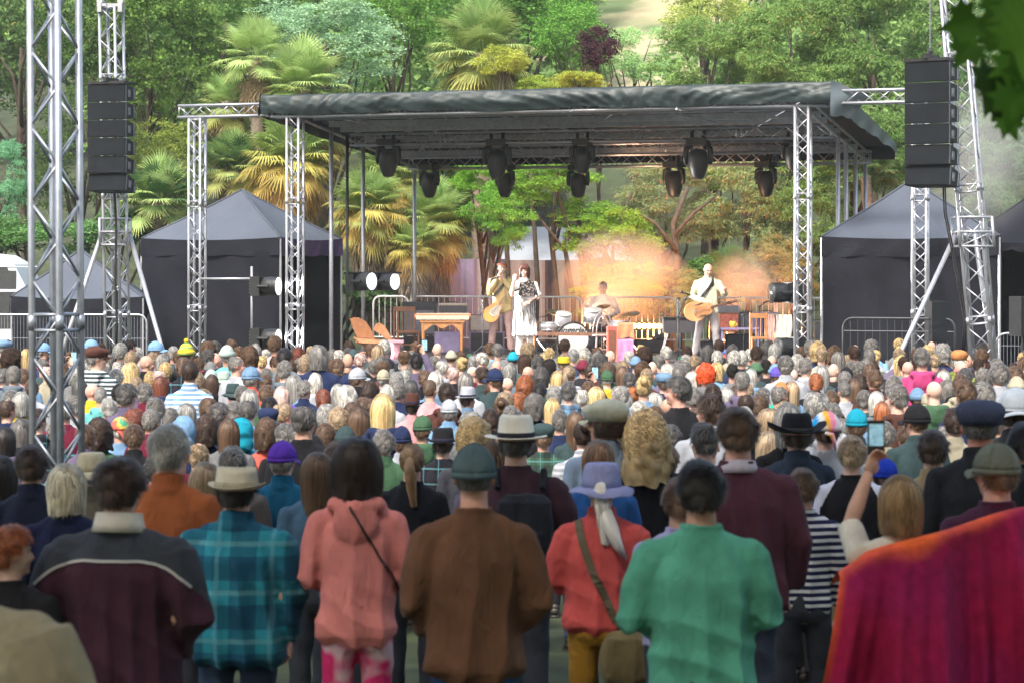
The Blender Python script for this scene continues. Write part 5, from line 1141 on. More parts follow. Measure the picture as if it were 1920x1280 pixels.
def amp(px0, px1, y0, y1, v, label, m=AMP, gm=AMPG, panel=True, kind='amplifier', knobs=6, pm=CREAM, group=None, dep=.3):
    t, c, (w_, dp, h), r = block(px0, px1, y0, y1, v, dep, m, kind, None, 0, label, kind, group)
    ph = h*.2 if panel else 0
    mk('grille', G().box(c+Vector((0, -dp/2-.004, -ph/2)), (w_*.9, .01, h*.9-ph)).mesh(), gm, t)
    if panel:
        p = mk('control_panel', G().box(c+Vector((0, -dp/2-.005, h*.5-ph*.62)), (w_*.92, .012, ph*.75)).mesh(), pm, t)
        for i in range(knobs): mk('knob', G().lathe([(.011, 0), (.009, .018)], c+Vector((w_*(-.4+.8*i/(knobs-1)), -dp/2-.012, h*.5-ph*.62)), 10, (0, -1, 0)).mesh(), BLACKC, p)
    mk('handle', G().tube([c+Vector((-.09, 0, h/2)), c+Vector((-.07, 0, h/2+.025)), c+Vector((.07, 0, h/2+.025)), c+Vector((.09, 0, h/2))], .008, 6).mesh(), BLACKC, t)
    return t
def foot(px, v): p = SP(px, v, SF); return p
# wooden sling chair
def sling_chair():
    v = .9; c = foot(697, v); t = empty('sling_chair', c, 'wooden folding chair with a scalloped plywood back at the left of the stage', 'chair'); s = F/c.y; WOODO = mat('brown plywood', (.27, .115, .05), .45, var=.25, nscale=12)
    P = lambda px, py, dv=0: Vector((SP(px, v+dv, 0).x, SP(px, v+dv, 0).y, zpx(py, c.y)))
    def panel(pts, d0, d1, nm):
        n = 14; V = []; 
        for i, (x, y) in enumerate(pts): V.append(P(x, y, d0))
        V2 = [P(x, y, d1) for x, y in pts]; k = len(pts); g = G(); g.add(V+V2, [tuple(range(k)), tuple(range(2*k-1, k-1, -1))]+[(i, (i+1) % k, k+(i+1) % k, k+i) for i in range(k)]); mk(nm, g.mesh(), WOODO, t)
    panel([(656, 599), (663, 596), (674, 597), (686, 604), (694, 615), (700, 628), (703, 636), (688, 634), (670, 634), (662, 618)], .30, .33, 'backrest')
    panel([(699, 618), (704, 608), (712, 605), (721, 611), (729, 624), (738, 641), (731, 639), (721, 634), (712, 626), (705, 622)], .02, .05, 'side_panel')
    panel([(668, 634), (736, 638), (732, 645), (674, 642)], -.2, .3, 'seat')
    for a, b, c0, c1 in (((668, 640), (722, 668), -.2, .25), ((733, 640), (676, 668), -.2, .25), ((664, 634), (712, 670), .3, -.2), ((740, 637), (690, 668), .3, -.2)):
        mk('leg', G().tube([P(a[0], a[1], c0), P(b[0], b[1], c1)], .022, 6).mesh(), WOODO, t)
    mk('stretcher', G().tube([P(676, 660, -.1), P(722, 660, -.1)], .014, 6).mesh(), WOODO, t)
sling_chair()
# small wooden chair behind it with a dark coat
def wood_chair(px, v, label, w_=.42, coat=None, rz=0, m=WOODD, h=.95, cat='chair'):
    c = foot(px, v); t = empty('wooden_chair', c, label, cat); Y = Matrix.Rotation(R(rz), 3, 'Z'); q = lambda x, y, z: c+Y @ Vector((x, y, z)); a = w_/2
    mk('seat', G().box(q(0, 0, .45), (w_, .4, .035), Y).mesh(), m, t)
    for x, y, zt2 in ((-a, -.18, .45), (a, -.18, .45), (-a, .18, h), (a, .18, h)): mk('leg', G().tube([q(x, y, 0), q(x, y, zt2)], .02, 6).mesh(), m, t)
    g = G(); g.box(q(0, .18, h-.05), (w_, .025, .09), Y); [g.tube([q(x, .18, .47), q(x, .18, h-.05)], .009, 6) for x in (-.12, -.04, .04, .12)]; mk('backrest', g.mesh(), m, t)
    g = G(); [g.tube([q(-a, y, .2), q(a, y, .2)], .011, 6) for y in (-.18, .18)]; mk('stretcher', g.mesh(), m, t)
    return t, q
wood_chair(762, 2.6, 'dark wooden chair between the sling chair and the wooden table', rz=15)
amp(755, 818, 566, 628, 4.4, 'black amplifier cabinet with grey grille behind the wooden table', panel=True, pm=AMP)
amp(757, 822, 630, 662, 4.4, 'low dark cabinet under the amplifier left of the wooden table', panel=False, gm=BLACKC)
amp(821, 878, 568, 590, 3.3, 'amplifier head with a pale control strip standing behind the orange keyboard', m=AMPG, gm=AMP, pm=CREAM, knobs=9)
amp(880, 936, 590, 620, 4.6, 'beige grilled organ cabinet behind the man in the beige jacket', m=WOODD, gm=mat('beige grille', (.42, .38, .36), .8), panel=False, kind='cabinet')
amp(880, 946, 622, 664, 4.6, 'dark purple cabinet under the beige organ cabinet', m=PURPB, gm=AMP, panel=False, kind='cabinet')
amp(815, 862, 622, 660, 3.6, 'lilac box standing under the wooden table', m=PURPB, gm=PURPB, panel=False, kind='cabinet')
# wooden table with keyboard
def table():
    v = 2.1; c = foot(830, v); s = F/c.y; t = empty('wooden_table', c, 'orange wooden table with scalloped apron carrying the orange keyboard', 'table'); d = c.y; zt2 = zpx(601, d); hw = 40/s
    q = lambda x, y, z: c+Vector((x, y, z-SF)); mk('tabletop', G().box(q(0, 0, zt2-.015), (hw*2.1, .5, .03)).mesh(), WOODO, t)
    for x in (-1, 1):
        for y in (-1, 1): mk('leg', G().tube([q(x*hw*.88, y*.2, SF), q(x*hw*.9, y*.2, zt2-.25), q(x*hw*.9, y*.2, zt2-.03)], [.022, .03, .038], 8).mesh(), WOODO, t)
    n = 16; pts = [(-hw*.9, 0)]+[(-hw*.9+2*hw*.9*i/n, -.10-.05*math.cos(i/n*math.pi*4)-.03*math.cos(i/n*math.pi*2)) for i in range(n+1)]+[(hw*.9, 0)]
    mk('apron', G().prism(pts, q(0, -.22, zt2-.03), (1, 0, 0), (0, 0, 1), (0, .02, 0)).mesh(), WOODO, t)
    k = empty('keyboard', q(0, 0, zt2), 'long orange stage keyboard lying on the wooden table', 'keyboard')
    zb2 = zt2+.05; kw = 52/s; mk('case', G().box(q(0, 0, zb2+.045), (kw*2, .36, .07)).mesh(), mat('orange keyboard case', (.62, .20, .11), .4), k)
    mk('front_strip', G().box(q(0, -.19, zb2+.01), (kw*1.9, .02, .08)).mesh(), CREAM, k)
    g = G(); [g.box(q(-kw*.9+kw*1.8*i/34, -.10, zb2+.087), (kw*1.8/36, .14, .012)) for i in range(35)]; mk('white_keys', g.mesh(), CREAM, k)
    g = G(); [g.box(q(-kw*.9+kw*1.8*(i+.5)/34, -.08, zb2+.098), (.012, .09, .012)) for i in range(34) if i % 7 not in (2, 6)]; mk('black_keys', g.mesh(), BLACKC, k)
    g = G(); [g.box(q(x*kw*.7, 0, zb2-.03), (.08, .3, .05)) for x in (-1, 1)]; mk('foot', g.mesh(), BLACKC, k)
    g = G(); [g.lathe([(.02, 0), (.016, .02)], q(x, .1, zb2+.08), 8) for x in (-.3, -.2, -.1, .1, .2)]; mk('knob', g.mesh(), BLACKC, k)
table()
def mic_stand(px, v, label, boom=None, mic=(0, 0), hz=None, m=BLACKMETAL):
    c = foot(px, v); d = c.y; t = empty('microphone_stand', c, label, 'mic stand'); top = Vector((c.x, c.y, zpx(hz, d)))
    mk('pole', G().tube([c+Vector((0, 0, .02)), top], .011, 8).mesh(), m, t)
    mk('base', G().lathe([(.14, 0), (.13, .02), (.03, .03)], c, 20).mesh(), m, t) if not boom or boom == 'r' else [mk('leg', G().tube([c+Vector((0, 0, .25)), c+Vector((.3*math.cos(R(a)), .3*math.sin(R(a)), .02))], .009, 6).mesh(), m, t) for a in (90, 210, 330)]
    e = top
    if boom and boom != 'r':
        b0 = Vector((W(boom[0], 0, d).x, d, zpx(boom[1], d))); b1 = Vector((W(boom[2], 0, d).x, d-.05, zpx(boom[3], d))); mk('boom', G().tube([b0, b1], .010, 6).lathe([(.02, -.03), (.02, .03)], top, 8, (1, 0, 0)).mesh(), m, t); e = b1
    dr = Vector((1, -.3, .35)).normalized() if mic[0] >= 0 else Vector((-1, -.3, .35)).normalized()
    mm = mk('microphone', G().tube([e-dr*.06, e+dr*.1], [.012, .018], 8).ell(e+dr*.13, (.028, .028, .028)).mesh(smooth=True), BLACKMETAL, t); return t
mic_stand(905, 1.0, 'black microphone stand with a slanted boom before the man in the beige jacket', (896, 588, 922, 524), (1, 0), 560)
mic_stand(966, .35, 'straight black microphone stand before the singing woman', None, (1, 0), 545)
mic_stand(1272, .7, 'microphone stand with a boom between the drums and the bald guitarist', (1268, 600, 1290, 552), (-1, 0), 560)
mic_stand(1424, 1.2, 'microphone stand beside the small wooden chair at the right', (1424, 575, 1436, 566), (1, 0), 575)
mic_stand(1395, 2.5, 'microphone stand standing before the right amplifiers', None, (1, 0), 590)
mic_stand(1005, 3.2, 'short microphone stand beside the bass drum', (1000, 598, 1026, 592), (1, 0), 598)
# drum kit
def drums():
    v = 2.6; c = foot(1075, v); d = c.y; s = F/d; t = empty('drum_kit', c, 'silver drum kit with a lettered bass drum at the stage centre', 'drum kit'); rb = 31/s; cb = Vector((c.x, c.y, SF+rb+.03))
    DS = mat('silver drum wrap', (.50, .50, .53), .3, .3, var=.2, nscale=25); DH = mat('drum head', (.58, .58, .56), .5, var=.1, nscale=2)
    b = mk('bass_drum', G().lathe([(rb*.97, .0), (rb*.97, .42)], cb, 36, (0, 1, 0)).mesh(smooth=True), DS, t)
    mk('drum_head', G().lathe([(rb*.93, -.012), (.01, -.022)], cb, 36, (0, 1, 0)).mesh(), DH, b)
    g = G(); n = 40; g.tube([cb+Vector((rb*.97*math.cos(2*math.pi*i/n), -.01, rb*.97*math.sin(2*math.pi*i/n))) for i in range(n+1)], .022, 6); mk('hoop', g.mesh(smooth=True), BLACKC, b)
    g = G(); [g.tube([cb+Vector((rb*1.0*math.cos(a), -.02, rb*1.0*math.sin(a))), cb+Vector((rb*1.0*math.cos(a), .3, rb*1.0*math.sin(a)))], .01, 5) for a in [2*math.pi*i/10 for i in range(10)]]; mk('lug', g.mesh(), CHROME, b)
    cu = bpy.data.curves.new('lettering', 'FONT'); cu.body = 'Slingerland'; cu.size = .17; cu.align_x = 'CENTER'; cu.extrude = .002; cu.shear = .35; cu.offset = .003
    cu.materials.append(TEXTB); tmp = bpy.data.objects.new('tmp', cu); C.objects.link(tmp); lm = bpy.data.meshes.new_from_object(tmp.evaluated_get(bpy.context.evaluated_depsgraph_get())); bpy.data.objects.remove(tmp)
    lm.transform(Matrix.Translation(cb+Vector((0, -.024, rb*.33))) @ Matrix.Rotation(R(90), 4, 'X')); mk('lettering', lm, TEXTB, b)
    def drum(px, py, w_, h, nm, vv=2.9, tilt=(0, 0, 1)):
        p = SP(px, vv, 0); q = Vector((p.x, p.y, zpx(py, p.y))); r = w_/s/2; ax = Vector(tilt).normalized()
        k = mk(nm, G().lathe([(r, -h/2), (r, h/2)], q, 24, ax).mesh(smooth=True), DS, t); mk('drum_head', G().lathe([(r*.97, h/2+.004), (.005, h/2+.012)], q, 24, ax).mesh(), DH, k)
        g = G(); [g.lathe([(r*1.03, z-.01), (r*1.04, z), (r*1.03, z+.01)], q, 24, ax) for z in (-h/2+.01, h/2-.01)]; mk('hoop', g.mesh(), CHROME, k); return q
    drum(1056, 598, 30, .22, 'tom_drum', 2.7, (.1, -.35, 1)); drum(1112, 592, 34, .24, 'tom_drum', 2.9, (0, -.3, 1)); drum(1030, 612, 36, .16, 'snare_drum', 3.2); q = drum(1160, 622, 40, .42, 'floor_tom', 3.1)
    for px, py, w_, tl, nm in ((1045, 588, 42, (.25, -.3, 1), 'cymbal'), (1128, 576, 34, (-.2, -.3, 1), 'cymbal'), (1180, 590, 42, (-.2, -.25, 1), 'cymbal'), (1006, 604, 30, (.1, -.1, 1), 'hi_hat')):
        p = SP(px, 3.3, 0); q = Vector((p.x, p.y, zpx(py, p.y))); r = w_/s/2; k = mk(nm, G().lathe([(r, 0), (r*.5, .012), (.04, .02), (.02, .035), (.004, .036)], q, 28, tl).mesh(smooth=True), mat('brass', (.42, .27, .12), .3, .8), t)
        mk('stand', G().tube([(p.x, p.y, SF), q+Vector((0, 0, .04))], .011, 6).tube([(p.x, p.y, SF+.3), (p.x+.25, p.y-.2, SF)], .008, 5).tube([(p.x, p.y, SF+.3), (p.x-.25, p.y-.2, SF)], .008, 5).tube([(p.x, p.y, SF+.3), (p.x, p.y+.3, SF)], .008, 5).mesh(), CHROME, k)
    mk('pedal', G().box((c.x-.6, c.y+.2, SF+.04), (.1, .3, .05)).mesh(), CHROME, t)
drums()
def bench():
    t = empty('wooden_bench', foot(1075, 2.2), 'plain wooden board resting across the front of the bass drum', 'board'); p0, p1 = SP(1002, 1.9, 0), SP(1150, 1.9, 0); z = zpx(629, p0.y)
    mk('board', G().add([Vector((p0.x, p0.y, z)), Vector((p1.x, p1.y, z)), Vector((p1.x, p1.y, z+.06)), Vector((p0.x, p0.y, z+.06)), Vector((p0.x, p0.y+.2, z)), Vector((p1.x, p1.y+.2, z)), Vector((p1.x, p1.y+.2, z+.06)), Vector((p0.x, p0.y+.2, z+.06))], [(0, 1, 2, 3), (4, 7, 6, 5), (0, 4, 5, 1), (3, 2, 6, 7), (0, 3, 7, 4), (1, 5, 6, 2)]).mesh(), WOODD, t)
    for p in (p0, p1): mk('leg', G().tube([(p.x, p.y+.05, SF), (p.x, p.y+.05, z)], .018, 6).tube([(p.x, p.y+.18, SF), (p.x, p.y+.18, z)], .018, 6).tube([(p.x, p.y+.05, SF+.25), (p.x, p.y+.18, SF+.25)], .012, 6).mesh(), WOODO, t)
bench()
# bentwood chair, red stool with cloth
def bentwood(px, v, label):
    c = foot(px, v); t = empty('bentwood_chair', c, label, 'chair'); m = mat('grey bentwood', (.30, .24, .22), .4)
    mk('seat', G().lathe([(.2, .44), (.21, .46), (.2, .475)], c, 24).mesh(smooth=True), m, t)
    for a in (45, 135, 225, 315): mk('leg', G().tube([c+Vector((.17*math.cos(R(a)), .17*math.sin(R(a)), .45)), c+Vector((.21*math.cos(R(a)), .21*math.sin(R(a)), 0))], .014, 6).mesh(), m, t)
    g = G(); 
    for r, h in ((.19, .44), (.12, .36)): g.tube([c+Vector((r*math.cos(a), .17, .46+h*math.sin(a))) for a in [math.pi*i/14 for i in range(15)]], .012, 6)
    mk('backrest', g.mesh(smooth=True), m, t); mk('leg_ring', G().tube([c+Vector((.19*math.cos(a), .19*math.sin(a), .2)) for a in [2*math.pi*i/16 for i in range(17)]], .008, 5).mesh(), m, t)
bentwood(1131, 1.2, 'bentwood chair with looped back before the drummer')
t, c0, sz, r_ = block(1138, 1160, 612, 678, .9, .3, REDP, 'upright_cabinet', None, 0, 'narrow red-brown wooden cabinet right of the bentwood chair', 'cabinet'); mk('door', G().box(c0+Vector((0, -.155, 0)), (.16, .01, sz[2]*.8)).mesh(), WOODD, t)
def stool(px, v, label, w_, y0, body, topm):
    c = foot(px, v); d = c.y; z1 = zpx(y0, d); t = empty('stool', c, label, 'stool'); a = w_/2*d/F
    mk('seat', G().box((c.x, c.y, z1), (2*a, .3, .06)).mesh(), topm, t)
    for sx in (-1, 1):
        for sy in (-1, 1): mk('leg', G().tube([(c.x+sx*a*.85, c.y+sy*.12, z1), (c.x+sx*a*1.0, c.y+sy*.16, SF)], .02, 6).mesh(), body, t)
    return c, z1, a
c, z1, a = stool(1172, .5, 'tall stool draped with orange and pink cloth beside the red-brown cabinet', 30, 608, REDP, REDP)
def drape(c, z1, a, m, label, L, nm='draped_cloth', cat='cloth', dy=.17):
    V = []; n = 24
    for i in range(n+1):
        f = i/n
        for j in range(10):
            q = j/9; V.append((c.x-a*1.05+2.1*a*f+.012*math.sin(f*17+q*3)*q, c.y-(dy if j else .0)-.02*math.sin(f*12+q*2)*q-.01, z1+.035-L*max(0, q-.08)*(1+.06*math.sin(f*7))))
    tag(mk(nm, np_mesh('d', np.array(V), np.array([(i*10+j, i*10+j+1, (i+1)*10+j+1, (i+1)*10+j) for i in range(n) for j in range(9)]), None, True), m), label, cat)
drape(c, z1, a, mat('orange towel', (.75, .24, .12), .85, var=.15), 'orange cloth hanging over the tall red stool', .30)
drape(c, z1-.29, a*.95, mat('purple skirt cloth', (.48, .22, .42), .85, var=.25, nscale=14), 'pink and purple cloth hanging below the orange one on the tall stool', .48, dy=.165)
# pink pedestal stool at the left of the stage
t = empty('plant_stand', foot(742, .4), 'pale pink pedestal before the wooden chair at stage left', 'pedestal'); c = foot(742, .4)
mk('top', G().box((c.x, c.y, zpx(640, c.y)), (.3, .3, .04)).mesh(), PINKP, t); mk('column', G().loft([(SF, c.x, c.y, .10, .10), (SF+.1, c.x, c.y, .08, .08), (zpx(650, c.y), c.x, c.y, .09, .09), (zpx(641, c.y), c.x, c.y, .13, .13)], 16).mesh(smooth=True), PINKP, t)
# warm lamp strip
def strip():
    t = empty('lamp_strip', SP(1232, 5.2, 0), 'row of warm lit lamps on a bar behind the cymbals', 'lamp strip'); A, B = SP(1184, 5.2, 0), SP(1278, 5.2, 0); z = zpx(611, A.y); A.z = B.z = z
    u = (B-A).normalized(); mk('housing', G().tube([A, B], .085, 4).mesh(), mat('warm housing', (.35, .22, .12), .5), t)
    for i in range(10): mk('lamp', G().ell(A.lerp(B, (i+.5)/10)+Vector((0, -.08, 0)), (.055, .03, .06)).mesh(smooth=True), mat('warm lamp', (1, .75, .35), .4, emit=(1, .62, .25), estr=2.6), t)
    g = G(); [g.tube([(p.x, p.y, SF), (p.x, p.y, z)], .015, 6) for p in (A, B)]; mk('leg', g.mesh(), BLACKMETAL, t)
strip()
# organ on folding legs
def organ():
    v = 1.9; c = foot(1278, v); d = c.y; s = F/d; t = empty('electric_organ', c, 'dark grey electric organ on slanted folding legs left of the bald guitarist', 'organ'); z1, z0 = zpx(598, d), zpx(624, d); hw = 35/s
    mk('case', G().box((c.x, c.y, (z0+z1)/2), (2*hw, .45, z1-z0)).mesh(), AMP, t); mk('lid', G().box((c.x, c.y, z1+.02), (2*hw*1.04, .5, .03)).mesh(), BLACKC, t)
    for sx in (-1, 1):
        for dy in (-.18, .18): mk('leg', G().tube([(c.x+sx*hw*.75, c.y+dy, z0), (c.x+sx*hw*1.15, c.y+dy, SF)], .014, 6).mesh(), CHROME, t)
    g = G(); [g.box((c.x-hw*.9+1.8*hw*i/30, c.y+.2, z1-.02), (1.5*hw/30, .1, .02)) for i in range(31)]; mk('keys', g.mesh(), CREAM, t)
organ()
gr = 'amplifiers at the right back of the stage'
RG = mat('red diamond cloth', (.42, .12, .09), .8, var=.5, nscale=30)
amp(1348, 1384, 587, 622, 3.2, 'amplifier with reddish grille just right of the bald guitarist', m=WOODD, gm=RG, panel=False, group=gr)
amp(1345, 1384, 573, 586, 3.3, 'pale lilac amplifier head on the reddish amplifier', m=PURPB, gm=AMPG, panel=False, group=gr)
amp(1386, 1411, 586, 616, 4.2, 'small grey amplifier between the reddish and the lilac ones', gm=AMPG, panel=False, group=gr)
amp(1411, 1460, 585, 624, 3.8, 'lilac amplifier with a row of white knobs at the right', m=PURPB, gm=PURPB, knobs=7, group=gr)
amp(1360, 1412, 626, 666, 4.0, 'low black cabinet under the right amplifiers', m=BLACKBOX, gm=AMP, panel=False, group=gr, kind='cabinet')
amp(1300, 1345, 640, 668, 5.0, 'black box on the floor behind the legs of the bald guitarist', m=BLACKBOX, gm=AMP, panel=False, kind='cabinet')
amp(1526, 1542, 602, 636, 4.5, 'small cream framed amplifier at the right stage edge', m=mat('beige frame', (.3, .27, .23), .6), gm=AMPG, panel=False)
amp(1000, 1040, 640, 664, 5.2, 'low dark box behind the left drums', m=BLACKBOX, gm=AMP, panel=False, kind='cabinet')
amp(1190, 1250, 636, 664, 5.4, 'low dark box under the warm lamp strip', m=BLACKBOX, gm=AMP, panel=False, kind='cabinet')
# right: desk table with yellow mug, wooden chair, jackets
t = empty('side_table', foot(1372, 1.6), 'narrow dark table with a yellow mug right of the bald guitarist', 'table'); c = foot(1378, 1.6); z1 = zpx(616, c.y)
mk('tabletop', G().box((c.x+.1, c.y, z1), (.75, .4, .03)).mesh(), PURPB, t)
for x in (-.25, .42):
    for y in (-.16, .16): mk('leg', G().tube([(c.x+x, c.y+y, SF), (c.x+x, c.y+y, z1)], .02, 6).mesh(), PURPB, t)
t = empty('mug', Vector((c.x-.05, c.y-.05, z1+.015)), 'yellow mug on the narrow table at the right', 'mug'); mk('cup', G().lathe([(.05, 0), (.055, .12), (.048, .12), (.045, .02)], (c.x-.05, c.y-.05, z1+.015), 16).mesh(smooth=True), mat('yellow glaze', (.75, .50, .06), .3), t); mk('handle', G().tube([(c.x, c.y-.05, z1+.11), (c.x+.045, c.y-.05, z1+.08), (c.x, c.y-.05, z1+.045)], .008, 6).mesh(), MC['yellow glaze'], t)
wood_chair(1424, .8, 'small wooden chair with striped back near the right front roof leg', w_=.30, m=WOODO, h=.9)
t = empty('clothes_rack', foot(1462, 1.5), 'pale and pink jackets draped over a rail by the right front roof leg', 'jackets'); c = foot(1462, 1.5)
mk('rail', G().tube([(c.x-.3, c.y, SF), (c.x-.3, c.y, zpx(592, c.y)), (c.x+.3, c.y, zpx(592, c.y)), (c.x+.3, c.y, SF)], .016, 6).mesh(), BLACKMETAL, t)
for k, (x0, w_, cc) in enumerate(((-.26, .16, (.62, .38, .34)), (-.08, .3, (.66, .64, .55)))):
    V = [(c.x+x0+w_*i/12+.01*math.sin(i*2.+j), c.y-.04-.02*math.sin(i*1.7+j*.5), zpx(590, c.y)-.62*j/8) for i in range(13) for j in range(9)]
    mk('jacket', np_mesh('j', np.array(V), np.array([(i*9+j, i*9+j+1, (i+1)*9+j+1, (i+1)*9+j) for i in range(12) for j in range(8)]), None, True), mat('jacket %d' % k, cc, .85, var=.2, nscale=12), t)
# effect pedals and cables on the floor
for px, v, w_, lab, m in ((880, .5, .55, 'black pedal board on the floor before the man in the beige jacket', BLACKC), (1300, .45, .6, 'pedal board with silver boxes before the bald guitarist', BLACKC), (1215, .5, .4, 'small pedal board right of the tall stool', BLACKC)):
    c = foot(px, v); t = empty('pedal_board', c, lab, 'pedal board'); mk('board', G().box(c+Vector((0, 0, .03)), (w_, .3, .04)).mesh(), m, t)
    for i in range(5): mk('pedal', G().box(c+Vector((-w_*.4+w_*.2*i, 0, .08)), (.07, .12, .05)).mesh(), CHROME if i % 2 else mat('green pedal', (.03, .14, .08), .4), t)
    g = G(); P = [c+Vector((.2*math.sin(i*1.3)+i*.08-.4, -.1+.1*math.cos(i*1.7), .015)) for i in range(14)]; g.tube(P, .008, 5); mk('cable', g.mesh(), BLACKC, t)
t = empty('blue_bucket', foot(1365, .5), 'blue and red bucket behind the crowd right of the bald guitarist', 'bucket'); c = foot(1365, .5); mk('bucket', G().lathe([(.11, 0), (.14, .16)], c, 18).mesh(), REDP, t); mk('cloth', G().ell(c+Vector((0, 0, .19)), (.14, .14, .06)).mesh(smooth=True), mat('blue cloth', (.06, .10, .35), .8), t)

# ---------------------------------------------------------------- the musicians
def legs_of(sp=.1, kn=0, fw=0):
    return [((.09, -.005, .90), (.10+sp*.5, .03+kn, .49), (.10+sp, -.02+fw, .09)), ((-.09, -.005, .90), (-.10-sp*.3, .015-kn*.5, .49), (-.10-sp*.6, -.02, .09))]
def at(px, v): c = SP(px, v, SF); return c.x, c.y, SF
# man in beige jacket, playing a harmonica; guitar hangs at his side
x, y, z = at(941, 3.0)
pA = person('bearded man in a beige jacket and pinkish trousers, hands at his mouth, behind the singer', x, y, z, 1.83, R(172), ('mouth', 'mouth'), yaw=-18, pitch=4, skin=(.55, .33, .25), hair=('bald', (.30, .17, .10)), hat=None,
            top=('jacket', (.50, .40, .20)), low=(.40, .27, .26), hi=True, legs=legs_of(.12, .03), topkw=dict(loose=.012, hem=.80, sleeve=1.05))
x, y, z = at(984, .8)
pB = person('dark-haired singing woman in a long white dress with a black fringed shawl', x, y, z, 1.76, R(188), ('strum', 'wave'), yaw=22, pitch=4, skin=(.66, .42, .34), hair=('bob', (.14, .05, .04)), top=('sweater', (.82, .80, .78)), low=(.70, .66, .64), hi=True, fem=True,
            girth=.92, topkw=dict(loose=.02, hem=.66, shortsl=True, amp=.012), wide=.97)
x, y, z = at(1327, 1.5)
pC = person('bald guitarist in a cream shirt and grey-lilac trousers looking down at his guitar', x, y, z, 1.80, R(170), ('neck', 'strum'), yaw=-20, pitch=-16, skin=(.60, .36, .28), hair=None, top=('sweater', (.60, .60, .44)), low=(.40, .37, .38), hi=True,
            legs=legs_of(.14, .0, .04), topkw=dict(loose=.012, hem=.82))
x, y, z = at(1131, 3.9)
pD = person('drummer in a pale shirt half hidden in orange smoke behind the drums', x, y, z-.35, 1.78, R(180), ('waist', 'neck'), yaw=10, pitch=-5, skin=(.58, .36, .28), hair=('crop', (.45, .38, .32)), top=('sweater', (.62, .52, .48)), low=(.1, .1, .12), hi=True,
            legs=[((.09, -.005, .90), (.2, .42, .83), (.24, .40, .46)), ((-.09, -.005, .90), (-.2, .42, .83), (-.24, .40, .46))], trs=dict(seed=2))
c = foot(1131, 3.9); t = empty('drum_stool', c, 'round drum stool under the drummer', 'stool'); mk('seat', G().lathe([(.16, .40), (.18, .43), (.17, .47)], c, 20).mesh(smooth=True), BLACKC, t)
for a in (30, 150, 270): mk('leg', G().tube([c+Vector((0, 0, .4)), c+Vector((.25*math.cos(R(a)), .25*math.sin(R(a)), .01))], .013, 6).mesh(), CHROME, t)
def on(p, name, me, m, col=(1, 1, 1), M=None): return child(name, me, p, m, col, M)
# beard, spectacles
g = G(); g.ell((0, .052, -.088), (.05, .045, .036)).ell((0, .086, -.058), (.03, .014, .008)); on(pA, 'beard', g.mesh(smooth=True), mat('grey beard', (.34, .28, .24), .8, bump=.8, bscale=300), (1, 1, 1), head_matrix(-18, 4))
g = G()
for s in (-1, 1): g.tube([(s*.03+.022*math.cos(a), .096, -.002+.018*math.sin(a)) for a in [2*math.pi*i/12 for i in range(13)]], .002, 4)
g.tube([(-.009, .1, 0), (.009, .1, 0)], .002, 4); on(pA, 'spectacles', g.mesh(), BLACKC, (1, 1, 1), head_matrix(-18, 4))
hm, _ = hat_mesh('scarf'); on(pA, 'headband', G().lathe([(.094, .035), (.098, .045), (.09, .075)], (0, -.008, 0), 24).mesh(smooth=True), FELT, (.40, .12, .08), head_matrix(-18, 4) @ Matrix.Diagonal((1, 1.15, 1, 1)))
# shawl and fringe
def shawl(p):
    V = []; n = 22
    for i in range(n+1):
        f = i/n; a = -1.7+2.3*f
        for j in range(10):
            q = j/9; r = .13+.055*q+.015*math.sin(a*3); z = 1.47-.30*q*(1-.35*abs(f-.6))-.02*math.sin(f*9); V.append((r*1.35*math.sin(a), r*1.05*math.cos(a), z))
    me = np_mesh('shawl', np.array(V), np.array([(i*10+j, i*10+j+1, (i+1)*10+j+1, (i+1)*10+j) for i in range(n) for j in range(9)]), None, True); sh = on(p, 'shawl', me, cloth_mat('black lace', 'floral', (.025, .022, .025), (.30, .26, .24), 2.2))
    g = G(); R3 = random.Random(3)
    for i in range(34):
        f = i/33; a = -1.65+2.2*f; x_, y_ = .25*math.sin(a), .19*math.cos(a); z_ = 1.12+.1*abs(f-.6); L = R3.uniform(.25, .5); g.tube([(x_, y_, z_), (x_*1.02+R3.uniform(-.02, .02), y_*1.03, z_-L*.5), (x_*1.02+R3.uniform(-.03, .03), y_, z_-L)], .004, 4)
    on(p, 'fringe', g.mesh(), BLACKC)
shawl(pB)
g = G(); g.loft([(.45, 0, 0, .235, .17), (.60, 0, 0, .225, .165), (.75, 0, 0, .21, .155), (.9, 0, 0, .195, .145), (1.0, 0, 0, .17, .125)], 28); me = fuse(g, .012, 3); fold(me, .014, 30, 2., 4, .1); on(pB, 'dress_skirt', me, CLOTH, (.82, .80, .78))
